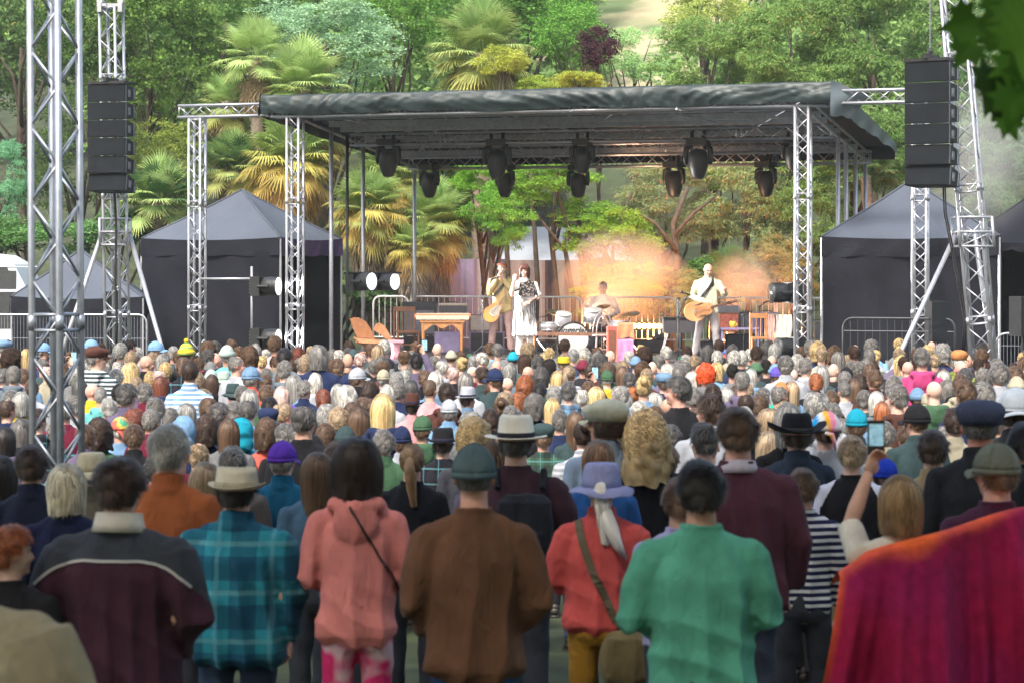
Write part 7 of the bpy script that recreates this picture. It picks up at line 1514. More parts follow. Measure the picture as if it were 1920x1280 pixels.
# ---------------------------------------------------------------- the audience: the rows beyond, read off the photograph
# x, head-top row, width, hair style, hair colour, coat, yaw, [hat, hat colour]
CROWD = '''
8,637,26,s,g,k,55,flat,B|22,654,36,c,n,G,55|50,657,25,l,y,-|26,690,32,e,g,G|45,694,22,s,m,-|5,694,26,s,g,n,45|40,739,38,m,s,Y|14,750,38,b,n,n,30|8,806,38,l,k,-|42,790,40,l,d,k
83,643,24,s,g,-,70,cap,b|88,687,25,b,P,-|106,668,25,e,w,-|80,675,25,s,g,-|119,685,24,s,m,-|136,665,25,s,n,w,150|142,690,30,m,s,-|172,637,26,s,g,-,70,cap,b|182,649,34,s,g,-,70,flat,N|204,669,22,e,g,-
173,672,27,s,s,-,50|226,647,28,e,s,-|243,641,24,s,k,-,60|246,663,29,e,a,-|222,678,27,b,w,-|275,667,28,k,-,k,70|293,640,27,s,g,-,75,cap,b|305,667,28,m,s,-|245,683,33,l,y,-|196,680,24,b,w,-
194,688,29,c,g,-|218,694,30,s,s,-|239,702,21,s,m,-|170,700,27,e,y,-|311,683,30,e,y,-|283,700,22,e,y,-|299,695,30,b,P,-|301,709,34,l,r,n|256,712,32,e,a,-|174,720,27,k,-,Y,75|189,727,27,r,s,t|223,719,29,s,k,k,0,cap,k
238,723,38,s,d,v|271,722,34,s,g,m,15|292,749,40,s,g,-|253,767,38,c,r,-|284,769,44,r,g,-,8|226,778,44,b,w,b,-10,scarf,R|187,784,36,c,n,e|138,745,30,s,g,-|121,755,32,s,d,-|252,800,26,s,m,-|150,715,26,m,d,-
350,643,30,e,m,-,20,bobble,E|335,660,24,s,m,-|344,674,32,e,m,-|356,678,38,b,n,b|391,658,26,s,d,-|404,663,26,k,-,-,60|395,676,26,e,g,-,0,beanie,g|375,672,25,s,m,-|426,646,30,e,s,t,10,beanie,S
444,668,30,b,g,-,65|430,676,26,s,g,-,0,flat,D|467,650,36,c,m,k|516,634,27,e,m,P,30|534,656,28,s,k,-|559,652,27,c,r,-|597,652,33,m,g,-|573,669,31,e,a,-|597,675,26,m,y,-|618,677,22,s,m,-|633,675,28,s,m,-
533,680,30,s,g,-|582,682,27,s,m,-,0,beanie,B|470,687,36,e,g,r,25,cap,B|420,694,42,e,s,t,0,bucket,S|396,690,25,e,g,-,0,beanie,S|368,702,36,e,a,b|398,705,28,l,n,-|437,717,38,e,d,-,0,bucket,D|500,693,26,s,g,-|498,705,28,s,m,-|516,692,24,s,a,-
532,698,31,l,m,w|551,706,30,l,s,-|601,688,28,s,a,-|592,703,34,m,w,w|570,716,32,s,g,-,40|606,734,26,e,r,-|500,725,30,s,m,-|529,728,36,l,P,-|455,726,28,s,g,-|468,734,30,l,s,-|506,748,30,s,k,-|360,724,34,s,m,w,150|379,729,26,c,a,-|391,751,31,e,m,-
350,761,42,m,s,-|411,758,36,s,d,n,30|439,756,28,s,g,-|465,751,40,b,d,B|503,763,34,s,s,-,0,flat,n|535,760,30,u,a,c,70|546,756,34,s,m,-,0,beanie,V|570,762,48,b,d,k,10|612,763,42,e,s,-|635,769,30,e,a,-|346,783,40,l,y,n,20,hood,b|388,778,38,c,n,k
453,785,58,s,m,T,0,hood,T|500,784,36,c,m,c|534,798,38,s,g,-|588,812,50,s,d,-,0,beanie,k|634,724,28,m,s,-|663,653,24,s,m,-,0,beanie,D|652,664,26,k,-,k|676,662,26,b,P,k|701,677,25,s,g,-|716,668,24,c,g,-|718,680,22,s,m,-
759,658,26,b,m,-,25|781,665,28,s,k,-|758,675,26,b,s,-|774,685,27,r,g,k,35|815,670,21,s,g,-|846,655,26,s,m,-,0,beanie,M|865,672,26,u,y,-|829,677,28,b,w,-|903,661,25,b,w,b|931,677,24,k,-,-|962,658,24,s,m,-,0,beanie,T
850,688,28,b,P,-|886,687,26,k,-,-|670,689,34,s,m,-,45,cap,w|649,702,32,s,g,-,0,cap,n|719,692,31,s,g,P,10,cap,M|744,702,34,e,s,-|759,697,30,e,s,-|797,697,23,s,m,-|817,701,36,m,w,-|874,703,36,l,g,-|905,691,30,s,n,-|928,690,36,e,m,-,-50,cap,n
956,684,28,m,s,-|951,708,28,k,-,-|926,712,29,c,m,F|946,735,36,c,a,-|694,715,36,c,n,-|650,727,40,m,w,T|727,725,38,m,w,-|770,716,32,l,d,-|746,718,28,e,g,-|806,714,34,r,m,P,35|838,722,36,s,n,-|877,726,46,s,n,B,45,panama,w
773,738,42,s,n,P,0,fedora,N|842,748,38,s,g,b,0,cap,w|718,744,50,l,y,n|682,748,26,s,m,-|662,754,38,c,m,-|696,752,26,s,m,-|673,770,48,l,m,-|648,795,42,s,g,-,0,beanie,D|753,798,50,s,m,w,20,cap,n|792,778,44,s,m,e,15,cap,e|831,803,50,s,n,k,0,fedora,k
883,777,46,e,s,-|940,750,38,u,m,-|983,668,27,l,n,-|1008,670,25,e,d,-|1029,676,26,l,k,-|990,687,25,k,-,-|1015,688,27,c,d,-|1057,667,26,s,a,-,0,small,Y|1093,673,27,s,m,-,0,beanie,m|1126,663,23,c,d,-|1144,658,24,k,-,-|1140,679,28,c,m,-
1106,684,28,b,n,-|1067,688,30,p,a,w|1045,699,30,l,y,-|1138,693,30,r,w,Y,0,cap,e|1167,680,30,e,a,-|1168,690,28,l,m,-|1192,666,23,s,g,w,0,beanie,B|1205,677,25,c,m,-|1223,679,26,k,-,-|1237,668,24,s,g,-|1251,685,28,m,w,-|1213,695,28,e,a,-
1245,698,34,s,m,-,0,flat,B|1273,685,26,s,g,-|985,704,42,c,o,-|1012,722,28,s,k,-|1066,719,34,s,d,b,15|1040,728,31,e,s,-|1104,718,28,s,m,-|1091,730,30,b,w,-|1118,729,32,l,y,-|1163,723,36,b,s,-|1188,728,22,u,o,-|1207,708,36,u,y,b
1170,741,27,m,s,-|1272,710,42,s,d,k,-65|1228,741,34,m,w,-|1252,747,32,k,-,-|1003,738,48,c,g,k|1036,751,30,l,y,-|972,740,28,e,o,-|1081,777,46,l,m,-|1019,792,46,s,m,e,0,flat,D|1095,793,48,u,n,w|1258,800,38,s,d,-|1277,766,38,s,d,k,160
1199,757,32,e,w,-|1285,682,28,e,g,-|1323,683,44,a,O,-|1345,661,26,e,w,-|1343,683,28,m,y,-|1299,700,25,m,w,-|1320,701,30,m,m,-|1373,685,25,s,k,-|1418,677,28,s,m,D,0,beanie,e|1437,677,24,s,k,-|1392,697,35,b,g,-|1408,695,24,m,w,-
1453,680,24,s,w,-,0,beanie,B|1456,687,29,s,m,e,0,cap,V|1473,670,30,s,g,w|1510,674,28,s,g,w|1487,692,22,k,-,-|1540,688,28,l,s,-|1563,683,25,k,-,k|1587,688,26,s,g,-,0,cap,k|1597,679,24,s,g,-|1530,704,34,e,o,-|1584,700,29,e,g,-
1464,714,28,l,m,E,0,beanie,O|1484,718,30,l,a,-|1461,724,35,b,g,-|1400,722,35,e,a,-|1382,726,33,e,m,-|1337,724,38,s,n,-|1300,730,30,e,g,-|1362,730,25,m,s,-|1398,740,38,b,n,-|1333,744,60,s,n,-,-45|1395,768,44,m,w,-|1583,718,30,r,g,-
1530,735,48,b,s,-|1470,754,42,c,a,-|1442,770,34,l,a,-|1478,764,60,m,w,-|1548,768,60,s,m,w,0,scarf,X|1320,799,56,s,d,-,-35|1606,766,50,s,m,-,0,cap,T|1612,680,26,s,g,-|1631,685,24,e,m,-|1640,696,32,s,m,-,-35|1612,702,28,c,n,-|1645,713,30,s,g,-,-40
1601,714,30,l,m,k|1702,678,28,k,-,b|1729,656,30,s,g,p|1725,690,36,c,r,-|1676,708,34,s,g,n|1681,725,40,s,g,-,-55|1643,738,36,m,w,-|1720,724,36,s,m,-,0,beanie,B|1751,715,36,k,-,-|1743,736,52,s,m,-,0,bucket,M|1798,656,32,s,w,y,45,flat,O
1796,668,28,s,g,-|1802,677,30,k,-,-|1769,698,32,m,w,-|1776,716,28,m,g,-|1809,693,32,s,d,-|1800,705,33,s,m,-|1843,690,32,c,g,n|1873,684,35,s,g,w|1868,676,27,e,g,-|1904,690,33,s,m,-|1906,703,38,s,g,-,0,beanie,M|1874,726,28,s,n,-
1810,717,54,s,m,-,-10|1846,722,42,s,g,-|1719,757,52,r,m,D,-30,cap,k|1690,753,34,k,-,w|1656,757,36,l,o,-|1775,797,42,b,g,w|1560,760,30,s,g,-|1620,735,30,s,g,-|1300,770,34,s,m,-|1180,700,28,s,d,-|1050,772,38,s,g,-|1150,790,40,e,a,-|960,765,34,s,g,-
20,735,32,s,g,-|60,715,30,s,m,-|105,790,38,s,g,-|70,770,34,s,n,-|205,750,34,s,s,-|160,800,40,s,m,-|320,770,34,e,g,-|430,790,38,l,m,-|560,800,40,s,g,-|610,800,38,e,m,-|720,810,44,s,g,-|700,790,36,m,a,-|920,770,36,s,n,-|1170,775,40,s,g,-|1230,765,32,s,m,-|1430,730,30,s,g,-|1425,745,34,e,m,-|1560,735,32,s,m,-|1510,790,46,s,d,-|1580,790,42,m,g,-|1660,795,44,s,g,-|1700,800,46,s,m,-|1790,770,46,s,n,-|1880,770,46,s,g,-|1440,815,52,m,a,-|1250,840,56,s,m,-
'''
HS = {'s': 'short', 'b': 'bald', 'k': None, 'r': 'crop', 'm': 'bob', 'l': 'long', 'c': 'curly', 'p': 'tail', 'u': 'bun', 'e': 'messy', 'a': 'afro'}
HSW = {'s': 'short %s hair', 'b': 'thinning %s hair', 'k': 'a bald head', 'r': 'cropped %s hair', 'm': '%s bobbed hair', 'l': 'long %s hair', 'c': 'curly %s hair', 'p': 'a %s ponytail', 'u': '%s hair in a bun', 'e': 'tousled %s hair', 'a': 'bushy %s hair'}
CC = {'n': ((.018, .028, .075), 'navy'), 'k': ((.014, .014, .017), 'black'), 'g': ((.14, .145, .15), 'grey'), 'G': ((.11, .14, .17), 'grey-blue'), 'w': ((.34, .36, .40), 'pale'), 'b': ((.16, .29, .46), 'light blue'), 'B': ((.13, .22, .34), 'denim blue'),
      't': ((.12, .40, .40), 'mint'), 'T': ((.01, .25, .36), 'turquoise'), 'm': ((.13, .015, .035), 'maroon'), 'v': ((.11, .09, .15), 'grey-violet'), 'V': ((.10, .07, .34), 'violet'), 'e': ((.05, .11, .06), 'green'), 'E': ((.02, .38, .24), 'bright green'),
      'Y': ((.55, .40, .03), 'mustard'), 'y': ((.5, .6, .05), 'lime'), 'P': ((.58, .30, .32), 'pink'), 'c': ((.60, .13, .10), 'coral'), 'r': ((.58, .12, .07), 'red-orange'), 'R': ((.35, .22, .08), 'many-coloured'), 'D': ((.035, .06, .065), 'dark slate'),
      'M': ((.34, .31, .23), 'beige'), 'N': ((.075, .032, .025), 'brown leather'), 'S': ((.32, .40, .36), 'pale green'), 'p': ((.42, .05, .16), 'magenta'), 'F': ((.02, .02, .02), 'black and yellow'), 'O': ((.42, .18, .07), 'orange-brown'), 'X': ((.7, .45, .2), 'orange, pink and white')}
HATW = {'cap': 'cap', 'flat': 'flat cap', 'panama': 'straw hat', 'fedora': 'felt hat', 'small': 'straw hat', 'bucket': 'sun hat', 'beanie': 'knit hat', 'bobble': 'bobble hat', 'scarf': 'headscarf', 'hood': 'hood'}
POOL = 'nkkgGBvDDeMmNkngDkbw'
def vcolor_hat(kind):      # many-coloured hats: stripes in the vertex colours of their own mesh
    me = cached(('hat', 'scarf'), lambda: hat_mesh('scarf'))[0].copy(); V = get_v(me); a = np.arctan2(V[:, 1]+.3, V[:, 0]*2.2)
    if kind == 'X':
        pal = np.array([(.02, .35, .75), (.75, .75, .75), (.85, .42, .04), (.80, .25, .38), (.78, .60, .66), (.75, .75, .78)]); i = np.clip(((V[:, 0]+.095)/.19*6).astype(int), 0, 5)
    else:
        pal = np.array([(.55, .10, .08), (.55, .40, .06), (.06, .28, .16), (.50, .16, .12), (.42, .42, .10)]); i = ((V[:, 2]*38+V[:, 0]*14+nz(V, 20, 2)).astype(int)) % 5
    set_col(me, pal[i]); return me
def bobble_cols(me):
    me = me.copy(); V = get_v(me); pal = np.array([(.10, .30, .10), (.70, .42, .02), (.10, .30, .12), (.62, .45, .05)]); i = (((V[:, 2]+.02)*30).astype(int)) % 4; i[V[:, 2] > .13] = 1; set_col(me, pal[i]); return me
people = []
rp = random.Random(21)
for ln in CROWD.strip().splitlines():
    for e in ln.split('|'):
        f = e.split(','); px, py, w_ = float(f[0]), float(f[1]), float(f[2]); hs, hc, tc = f[3], f[4], f[5]; yaw = float(f[6]) if len(f) > 6 and f[6] else rp.choice([0, 0, 0, 12, -12, 15, -15, 30, -30, 42, -42]); hat = (f[7], f[8]) if len(f) > 8 else None
        fat = {'l': 1.12, 'c': 1.35, 'm': 1.12, 'a': 1.5, 'e': 1.12}.get(hs, 1.0); hh = .03 if hat else (.05 if hs in 'ca' else .0)
        if hat: fat = {'bucket': 1.5, 'panama': 1.7, 'fedora': 1.5, 'small': 1.3, 'hood': 1.5}.get(hat[0], 1.12)
        d = F*.19*fat/w_; d = min(d, 38)
        for _ in range(60):      # keep the standing height human
            x = W(px, 0, d).x; H = zpx(py, d)-gz(x, d)-hh
            if H > 1.88: d *= 1.01
            elif H < 1.54: d *= .985
            else: break
        w2 = w_
        people.append([d, px, py, w_, x, H, hs, hc, tc, yaw, hat])
people.sort(key=lambda p: p[0])
# nudge apart figures that would share a spot (along the line of sight, so the picture keeps its places)
for it in range(40):
    mv = False
    for i in range(len(people)):
        for j in range(i+1, len(people)):
            a, b = people[i], people[j]
            if abs(a[0]-b[0]) > .36 or abs(a[4]-b[4]) > .34: continue
            dx = a[4]-b[4]; dd = a[0]-b[0]
            if dx*dx+dd*dd < .33**2:
                s_ = .06 if dd <= 0 else -.06; a[0] -= s_; b[0] += s_; mv = True
    for p in people: p[4] = W(p[1], 0, p[0]).x
    if not mv: break
for p in people:      # heights again, after the nudging
    hh = .03 if p[10] else (.05 if p[6] in 'ca' else 0.)
    for _ in range(30):
        p[4] = W(p[1], 0, p[0]).x; p[5] = zpx(p[2], p[0])-gz(p[4], p[0])-hh
        if p[5] > 1.92: p[0] *= 1.01
        elif p[5] < 1.50: p[0] *= .985
        else: break
    if not 1.45 < p[5] < 1.97: print('odd', p[:6])
people.sort(key=lambda p: p[0])
LM = [(105, 700, 'the near lattice tower'), (215, 655, 'the left loudspeaker tower'), (300, 650, 'the foot of the left diagonal pole'), (370, 655, 'the lattice leg before the left tent'), (498, 640, 'the lit side lamps at left'), (553, 655, 'the left front roof leg'), (697, 668, 'the sling chair'), (830, 670, 'the wooden table'),
      (905, 670, 'the boom microphone stand'), (940, 672, 'the harmonica player'), (985, 680, 'the singing woman'), (1075, 670, 'the bass drum'), (1150, 680, 'the bentwood chair'), (1180, 680, 'the draped tall stool'), (1245, 675, 'the grey organ'), (1330, 685, 'the bald guitarist'), (1424, 675, 'the small stage chair'),
      (1500, 670, 'the right front roof leg'), (1545, 670, 'the left edge of the big right tent'), (1675, 700, 'the foot of the right diagonal pole'), (1725, 655, 'the right lattice leg'), (1845, 690, 'the leaning lattice tower'), (1900, 660, 'the right mesh fence'),
      (60, 860, 'the navy coat with red collar'), (225, 870, 'the maroon fleece man'), (172, 845, 'the floppy sun hat'), (318, 806, 'the rust jacket man'), (445, 868, 'the small pale fedora'), (530, 828, 'the purple cap'), (670, 836, 'the pink hoodie woman'), (773, 840, 'the woman with the black top and ponytail'), (888, 832, 'the slate cap'), (968, 780, 'the big white straw hat'),
      (1128, 866, 'the lavender bucket hat'), (1212, 792, 'the curly blonde woman'), (1314, 873, 'the man in green'), (1383, 773, 'the tall maroon jumper man'), (1493, 772, 'the wide black hat'), (1644, 800, 'the raised phone'), (1838, 750, 'the navy flat cap'), (1868, 830, 'the grey-green cap'), (1138, 750, 'the newsboy cap'), (1905, 730, 'the white cap at the right border')]
def look(p):
    hs, hc, tc, yaw, hat = p[6:11]; h = HSW[hs] % HWORD[hc] if hs != 'k' else HSW[hs]
    if hat: s_ = '%s %s' % (CC[hat[1]][1], HATW[hat[0]])
    else: s_ = h
    return s_+(' and %s top' % CC[p[11]][1] if tc != '-' else '')+(', face in profile' if 50 <= abs(yaw) <= 100 else ', face towards the camera' if abs(yaw) > 100 else '')
hatlm = []
for p in people:
    p.append(p[8] if p[8] != '-' else rp.choice(POOL))
n_ind = 255
for k, p in enumerate(people[:n_ind]):
    if p[10] and p[10][0] in ('panama', 'fedora', 'small', 'bobble', 'scarf', 'hood') : LM.append((p[1], p[2], 'the %s %s' % (CC[p[10][1]][1], HATW[p[10][0]])))
    if p[7] == 'O': LM.append((p[1], p[2], 'the bushy bright orange hair'))
used = {}
def rel(p, k):
    """k-th phrase that places the head next to something one can find"""
    ls = sorted([l for l in LM if abs(l[0]-p[1])+abs(l[1]-p[2]) > 6], key=lambda l: (l[0]-p[1])**2+((l[1]-p[2])*1.3)**2); l = ls[k % 6]; dx, dy = p[1]-l[0], p[2]-l[1]
    if abs(dx) > 2.2*abs(dy): s_ = 'just right of ' if dx > 0 else 'just left of '
    elif abs(dy) > 2.2*abs(dx): s_ = 'directly below ' if dy > 0 else 'directly above '
    else: s_ = ('below right of ' if dx > 0 else 'below left of ') if dy > 0 else ('above right of ' if dx > 0 else 'above left of ')
    if abs(dx)+abs(dy) > 90: s_ = s_.replace('just ', 'well ').replace('directly', 'far')
    return s_+l[2]
labels = []
for p in people[:n_ind]:
    lab = None
    for k in range(6):
        c_ = 'person with %s, %s' % (look(p), rel(p, k))
        if len(c_.split()) > 16: c_ = c_.replace('person with ', '').replace(', face', ' face')
        if c_ not in used and len(c_.split()) <= 16: lab = c_; break
    if lab is None:
        for k in range(6):
            c_ = '%s, %s' % (look(p).split(',')[0], rel(p, k).replace('just', 'close').replace('directly', 'right').replace('well', 'farther').replace('far ', 'farther '))
            if c_ not in used and len(c_.split()) <= 16: lab = c_; break
    used[lab] = 1; labels.append(lab)
AR = ['front', 'down', 'front', 'pocket']
for k, p in enumerate(people[:n_ind]):
    d, px, py, w_, x, H, hs, hc, tc, yaw, hat, tc2 = p
    fac = 0; hy = max(-75, min(75, yaw)); 
    if abs(yaw) > 100: fac = R(150); hy = 0
    elif abs(yaw) > 50: fac = -R(yaw*.4); hy = yaw*.6
    hy = round(hy/15)*15
    q_ = rp.uniform(.8, 1.2); hair = None if hs == 'k' else (HS[hs], tuple(c*q_ for c in HCOL.get(hc, (.3, .3, .3))))
    arms = AR[k % 4] if not abs(hy) > 20 else 'front'
    if (px, py) in ((1373, 685), (781, 665), (516, 634), (1064, 719), (119, 685), (1104, 718)): arms = ('front', 'phone'); fac = 0; hy = 0
    if hat and hair and hair[0] in ('curly', 'messy', 'bob'): hair = ('short' if hair[0] != 'bob' else 'bob', hair[1])
    tm = CL_FLORAL if tc == 'F' else (CL_PLAID if rp.random() < .06 else CL_STRIPE if rp.random() < .05 else CLOTH)
    o = person(labels[k], x, d, gz(x, d), H, fac+R(rp.uniform(-9, 9)), arms, hy, 0, skin=rp.choice(SKINS), hair=hair, hat=(hat[0], CC[hat[1]][0]) if hat else None, hairvar=rp.randrange(3),
               top=(rp.choice(['jacket', 'sweater', 'jacket', 'hoodie'] if not (hat and hat[0] == 'hood') else ['jacket']), CC[tc2][0]), tm=tm, low=rp.choice([(.03, .04, .07), (.02, .02, .025), (.10, .09, .07), (.05, .07, .12)]),
               group='people standing in the audience', hi=False, wide=rp.choice([.88, .93, .97, 1.02]), fem=hs in 'lmpu', topkw=dict(loose=.015, seed=0))
    if arms == ('front', 'phone'):
        k_ = H/1.75; q = Vector((x+.09*k_, d+.35*k_, gz(x, d)+1.86*k_)); t = empty('mobile_phone', q, 'small mobile phone held up %s' % rel(p, 0).replace('directly above', 'above').replace('directly below', 'below'), 'phone', 'phones held up in the audience')
        mk('case', G().box(q+Vector((0, .006, 0)), (.075, .009, .15)).mesh(), BLACKC, t); mk('screen', G().box(q+Vector((0, -.002, 0)), (.066, .004, .13)).mesh(), MC['phone screen'], t)
    for c_ in o.children:
        nm = c_.name.split('.')[0]
        if hat and nm == 'headscarf': c_.data = cached(('hc', hat[1]), lambda: vcolor_hat(hat[1])); set_mat(c_, attr_mat('printed cotton', .85, .2, obj=False, var=.15))
        if hat and nm == 'bobble_hat': c_.data = cached('bobc', lambda: bobble_cols(c_.data)); set_mat(c_, attr_mat('printed cotton', .85, .2, obj=False, var=.15))
# ---- the far rows and gaps beyond those: one crowd
def crowd_rest():
    spots = [(p[4], p[0]) for p in people]+taken; rest = []
    for p in people[n_ind:]: rest.append((p[4], p[0], p[5], p[6], p[7], p[11], p[10], p[9]))
    rr = random.Random(5); grid = {}
    def free(x, y, r):
        return all((x-a)**2+(y-b)**2 > r*r for a, b in spots)
    y = 12.5
    while y < 38.6:
        hw = y*960/F+.3; x = -hw
        while x < hw:
            xx, yy = x+rr.uniform(-.2, .2), y+rr.uniform(-.25, .25)
            px = xx/yy*F+960
            if yy > 15.2 and free(xx, yy, .48) and not (yy < 21 and 60 < px < 150):
                H = rr.uniform(1.50, 1.64) if yy < 30 else rr.uniform(1.48, 1.70); top = HZ+(CZ-gz(xx, yy)-H)/yy*F; sf = F/yy
                if any(q[0] > yy and abs(q[1]-px) < .13*sf+.08*F/q[0] and q[2]+.17*F/q[0] > top and q[2] < top+.3*sf for q in people): x += .58; continue
                rest.append((xx, yy, H, rr.choice('ssssbbmlecek'), rr.choice('sgwdnmmagsyn'), rr.choice(POOL), None, rr.choice([0, 0, 0, 20, -20]))); spots.append((xx, yy))
            x += .58
        y += .62
    print('crowd rest', len(rest), 'individuals', n_ind+len(taken))
    Vs = []; Qs = []; Cs = []; k = 0
    def arr(me):
        n = len(me.loops); V = get_v(me); out = []
        for p in me.polygons:
            v = list(p.vertices)
            if len(v) == 4: out.append(v)
            elif len(v) == 3: out.append([v[0], v[1], v[2], v[2]])
            else:
                for i in range(1, len(v)-1): out.append([v[0], v[i], v[i+1], v[i+1]])
        return V, np.array(out)
    hb = G(); hp = head_parts(); hb2 = G(); hb2.add(hp.V, hp.F)
    he = G().ell((0, 0, .0), (.076, .095, .112), 16, 10); he.ell((0, .03, -.05), (.058, .06, .07), 12, 8); he.ell((.08, -.006, -.012), (.009, .02, .03), 6, 5); he.ell((-.08, -.006, -.012), (.009, .02, .03), 6, 5); he.tube([(0, 0, -.05), (0, -.015, -.2)], .055, 10); he.ell((0, .1, -.03), (.014, .014, .02), 6, 5)
    hV, hQ = arr(he.mesh()); bo = G(); bo.loft([(.0, 0, 0, .17, .11), (.5, 0, 0, .19, .13), (.95, 0, 0, .21, .14), (1.15, 0, 0, .21, .13), (1.32, 0, 0, .235, .13), (1.40, 0, -.01, .22, .11), (1.45, 0, -.015, .15, .08), (1.49, 0, -.02, .08, .07)], 18)
    for s in (-1, 1): bo.tube([(s*.2, -.01, 1.40), (s*.26, -.02, 1.15), (s*.18, .16, 1.05)], [.07, .06, .05], 8)
    bV, bQ = arr(bo.mesh()); hairs = {}
    Hc = np.array(HC)
    for x, y, H, hs, hc, tc, hat, yaw in rest:
        sk = np.array(rr.choice(SKINS)); a = -R(yaw); Rm = np.array([[math.cos(a), -math.sin(a), 0], [math.sin(a), math.cos(a), 0], [0, 0, 1]]); s = H/1.75; base = np.array([x, y, gz(x, y)])
        def put(V, Q, col):
            nonlocal k
            V = V*s+base; Vs.append(V); Qs.append(Q+k); Cs.append(np.broadcast_to(col, (len(V), 3)) if np.ndim(col) == 1 else col); k += len(V)
        put(hV @ Rm.T+Hc, hQ, sk); sh = 1+.03*np.sin(bV*9+x)[:, :1]; put(bV*np.array([rr.uniform(.85, 1.02), 1, 1]), bQ, np.array(CC[tc][0])*rr.uniform(.8, 1.2)*sh)
        if hs != 'k':
            key = ('short' if hat and hs in 'ce' else HS[hs], rr.randrange(2), bool(hat))
            if key not in hairs:
                me = hair_mesh(key[0]+('_h' if key[2] else ''), key[1]+7, 420, .0045); V, Q = arr(me); c4 = np.empty(len(V)*4, np.float32); me.color_attributes['col'].data.foreach_get('color', c4); hairs[key] = (V, Q, c4.reshape(-1, 4)[:, :3])
            V, Q, c = hairs[key]; put(V @ Rm.T+Hc, Q, c*np.array(HCOL[hc if hc in HCOL else 'g']))
        if hat:
            me = cached(('hat', hat[0]), lambda: hat_mesh(hat[0]))[0]; V, Q = arr(me); hcol = np.array(CC[hat[1]][0])
            if hat[0] == 'bobble': c4 = np.empty(len(V)*4, np.float32); bobble_cols(me).color_attributes['col'].data.foreach_get('color', c4); hcol = c4.reshape(-1, 4)[:, :3]
            put(V @ Rm.T*1.07+Hc, Q, hcol)
    # quads with a doubled corner are triangles: split them off
    V = np.concatenate(Vs); Q = np.concatenate(Qs); Cc = np.concatenate(Cs); me = bpy.data.meshes.new('crowd'); tri = Q[:, 2] == Q[:, 3]; q4 = Q[~tri]; q3 = Q[tri][:, :3]
    me.vertices.add(len(V)); me.vertices.foreach_set('co', V.astype(np.float32).ravel()); me.loops.add(len(q4)*4+len(q3)*3); me.loops.foreach_set('vertex_index', np.concatenate([q4.ravel(), q3.ravel()]).astype(np.int32))
    me.polygons.add(len(q4)+len(q3)); me.polygons.foreach_set('loop_start', np.concatenate([np.arange(len(q4))*4, len(q4)*4+np.arange(len(q3))*3]).astype(np.int32)); me.update(calc_edges=True); me.shade_smooth(); set_col(me, Cc)
    tag(mk('crowd', me, attr_mat('crowd cloth', .8, .2, obj=False)), 'far rows of the audience packed before the stage', 'crowd', kind='stuff')
crowd_rest()
# ---------------------------------------------------------------- stage smoke, its coloured lamps, and the air
def smoke(name, label, blobs, dens, colr=(.85, .85, .85), nsc=.5, lo=.42, hi=.72, an=-.15):
    g = G()
    for c, r in blobs: g.ell(c, r, 20, 12)
    me = fuse(g, .35, 3); o = mk(name, me); tag(o, label, 'smoke', kind='stuff')
    m, nt, out = new_mat(name); L = nt.links.new; v = nd(nt, 'VolumePrincipled'); L(v.outputs[0], out.inputs['Volume']); v.inputs['Color'].default_value = vcol(colr); v.inputs['Anisotropy'].default_value = an
    tc = nd(nt, 'TexCoord'); n1 = nd(nt, 'TexNoise'); n1.inputs['Scale'].default_value = nsc; n1.inputs['Detail'].default_value = 4; n1.inputs['Distortion'].default_value = .4; L(tc.outputs['Object'], n1.inputs[0])
    rp = nd(nt, 'MapRange'); rp.inputs[1].default_value = lo; rp.inputs[2].default_value = hi; rp.inputs[4].default_value = dens; L(n1.outputs[0], rp.inputs[0]); ds = nd(nt, 'VectorMath', operation='DISTANCE'); ds.inputs[1].default_value = (.5, .5, .5); L(tc.outputs['Generated'], ds.inputs[0]); r2 = nd(nt, 'MapRange'); r2.interpolation_type = 'SMOOTHSTEP'; r2.inputs[1].default_value = .48; r2.inputs[2].default_value = .02; L(ds.outputs['Value'], r2.inputs[0])
    ml = nd(nt, 'Math', operation='MULTIPLY'); L(rp.outputs[0], ml.inputs[0]); L(r2.outputs[0], ml.inputs[1]); L(ml.outputs[0], v.inputs['Density'])
    o.data.materials.append(m); return o
def B(px, py, d, rx, ry, rd): s = F/d; return (W(px, py, d), (rx/s, rd, ry/s))
smoke('orange_smoke', 'stage smoke drifting behind the drummer, lit orange by the stage lamps', [B(1180, 550, 53.0, 150, 95, 1.7), B(1160, 480, 53.6, 90, 75, 1.4), B(1060, 590, 53.5, 90, 50, 1.3), B(1250, 590, 53.3, 90, 50, 1.3)], 1.2, lo=.38)
smoke('orange_smoke', 'stage smoke behind the bald guitarist, lit orange by the stage lamps', [B(1430, 515, 52.3, 130, 75, 1.5), B(1500, 570, 51.5, 60, 60, 1.2), B(1350, 480, 53.5, 60, 40, 1.2)], 1.2, lo=.38)
smoke('white_smoke', 'thin blue-white smoke drifting behind the right loudspeakers', [B(1830, 310, 46.5, 130, 170, 2.0), B(1900, 210, 47, 100, 110, 2.0), B(1740, 430, 49.5, 60, 60, 1.5)], .8, lo=.28, nsc=.35)
smoke('orange_smoke', 'thin orange-lit smoke veiling the seated drummer', [B(1150, 555, 48.0, 85, 70, .8), B(1120, 600, 48.2, 60, 40, .7)], .9, lo=.25)
smoke('white_smoke', 'faint smoke round the left amplifiers', [B(830, 560, 51.5, 70, 60, 1.0)], .12, lo=.35)
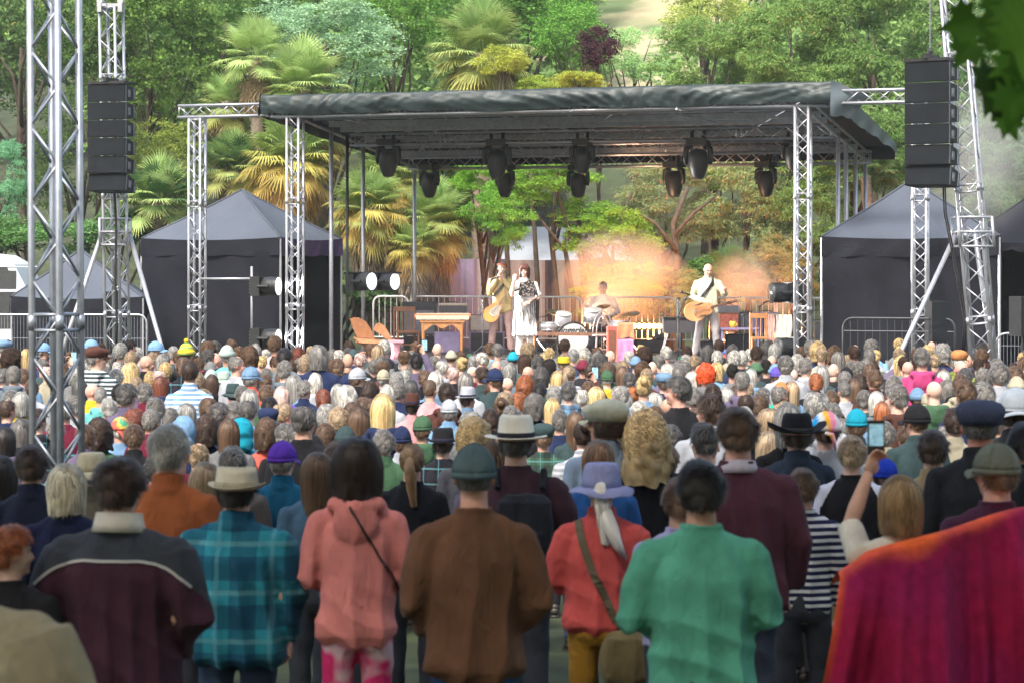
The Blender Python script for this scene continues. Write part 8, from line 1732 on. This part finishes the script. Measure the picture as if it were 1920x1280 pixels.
def spot(px, v, z, tgt, en, size, colr, label):
    p = SP(px, v, z); t = empty('stage_light', p, label, 'stage light', 'orange lamps on the stage floor'); dr = (tgt-p).normalized()
    mk('housing', G().lathe([(.08, -.18), (.11, -.1), (.12, .08), (.13, .1)], p, 18, dr).mesh(smooth=True), LAMPB, t); mk('lens', G().lathe([(.115, .095), (.01, .10)], p, 18, dr).mesh(), mat('orange lens', (1, .4, .1), .3, emit=(1, .35, .06), estr=4), t)
    mk('yoke', G().tube([p+Vector((-.15, 0, -.12)), p+Vector((-.15, 0, 0)), p+Vector((.15, 0, 0)), p+Vector((.15, 0, -.12))], .012, 6).mesh(), LAMPB, t)
    l = bpy.data.lights.new('lamp_light', 'SPOT'); l.energy = en; l.color = colr; l.spot_size = R(size); l.spot_blend = .6; l.shadow_soft_size = .12; o = bpy.data.objects.new('lamp_light', l); C.objects.link(o); o.parent = t; o.location = dr*.16; o.rotation_euler = (-dr).to_track_quat('Z', 'Y').to_euler()
OR = (1.0, .33, .085)
spot(1120, 6.2, SF+.2, W(1180, 490, 54.5), 620, 100, OR, 'orange lamp on the floor behind the bass drum')
spot(1235, 6.3, SF+.2, W(1190, 540, 54.5), 620, 105, OR, 'orange lamp on the floor below the warm lamp strip')
spot(1340, 6.3, SF+.2, W(1410, 520, 53), 480, 100, OR, 'orange lamp on the floor behind the bald guitarist')
spot(1500, 6.3, SF+.2, W(1440, 540, 52.4), 480, 105, OR, 'orange lamp on the floor behind the right front roof leg')
spot(1058, 3.6, SF+.2, W(1140, 560, 48.3), 700, 70, (1.0, .55, .3), 'added orange lamp beside the drum kit to brighten the drummer')  # extra lamp added only to lift the drummer out of silhouette
# the damp evening air: far things fade
hz = G().box((10, 190, 56), (700, 490, 132)); o = mk('haze', hz.mesh()); tag(o, 'thin haze in the air over the whole place', 'haze', kind='stuff')
m, nt, out = new_mat('haze'); v = nd(nt, 'VolumePrincipled'); v.inputs['Color'].default_value = (.86, .90, .92, 1); v.inputs['Density'].default_value = .0006; v.inputs['Anisotropy'].default_value = .1; nt.links.new(v.outputs[0], out.inputs['Volume']); o.data.materials.append(m)
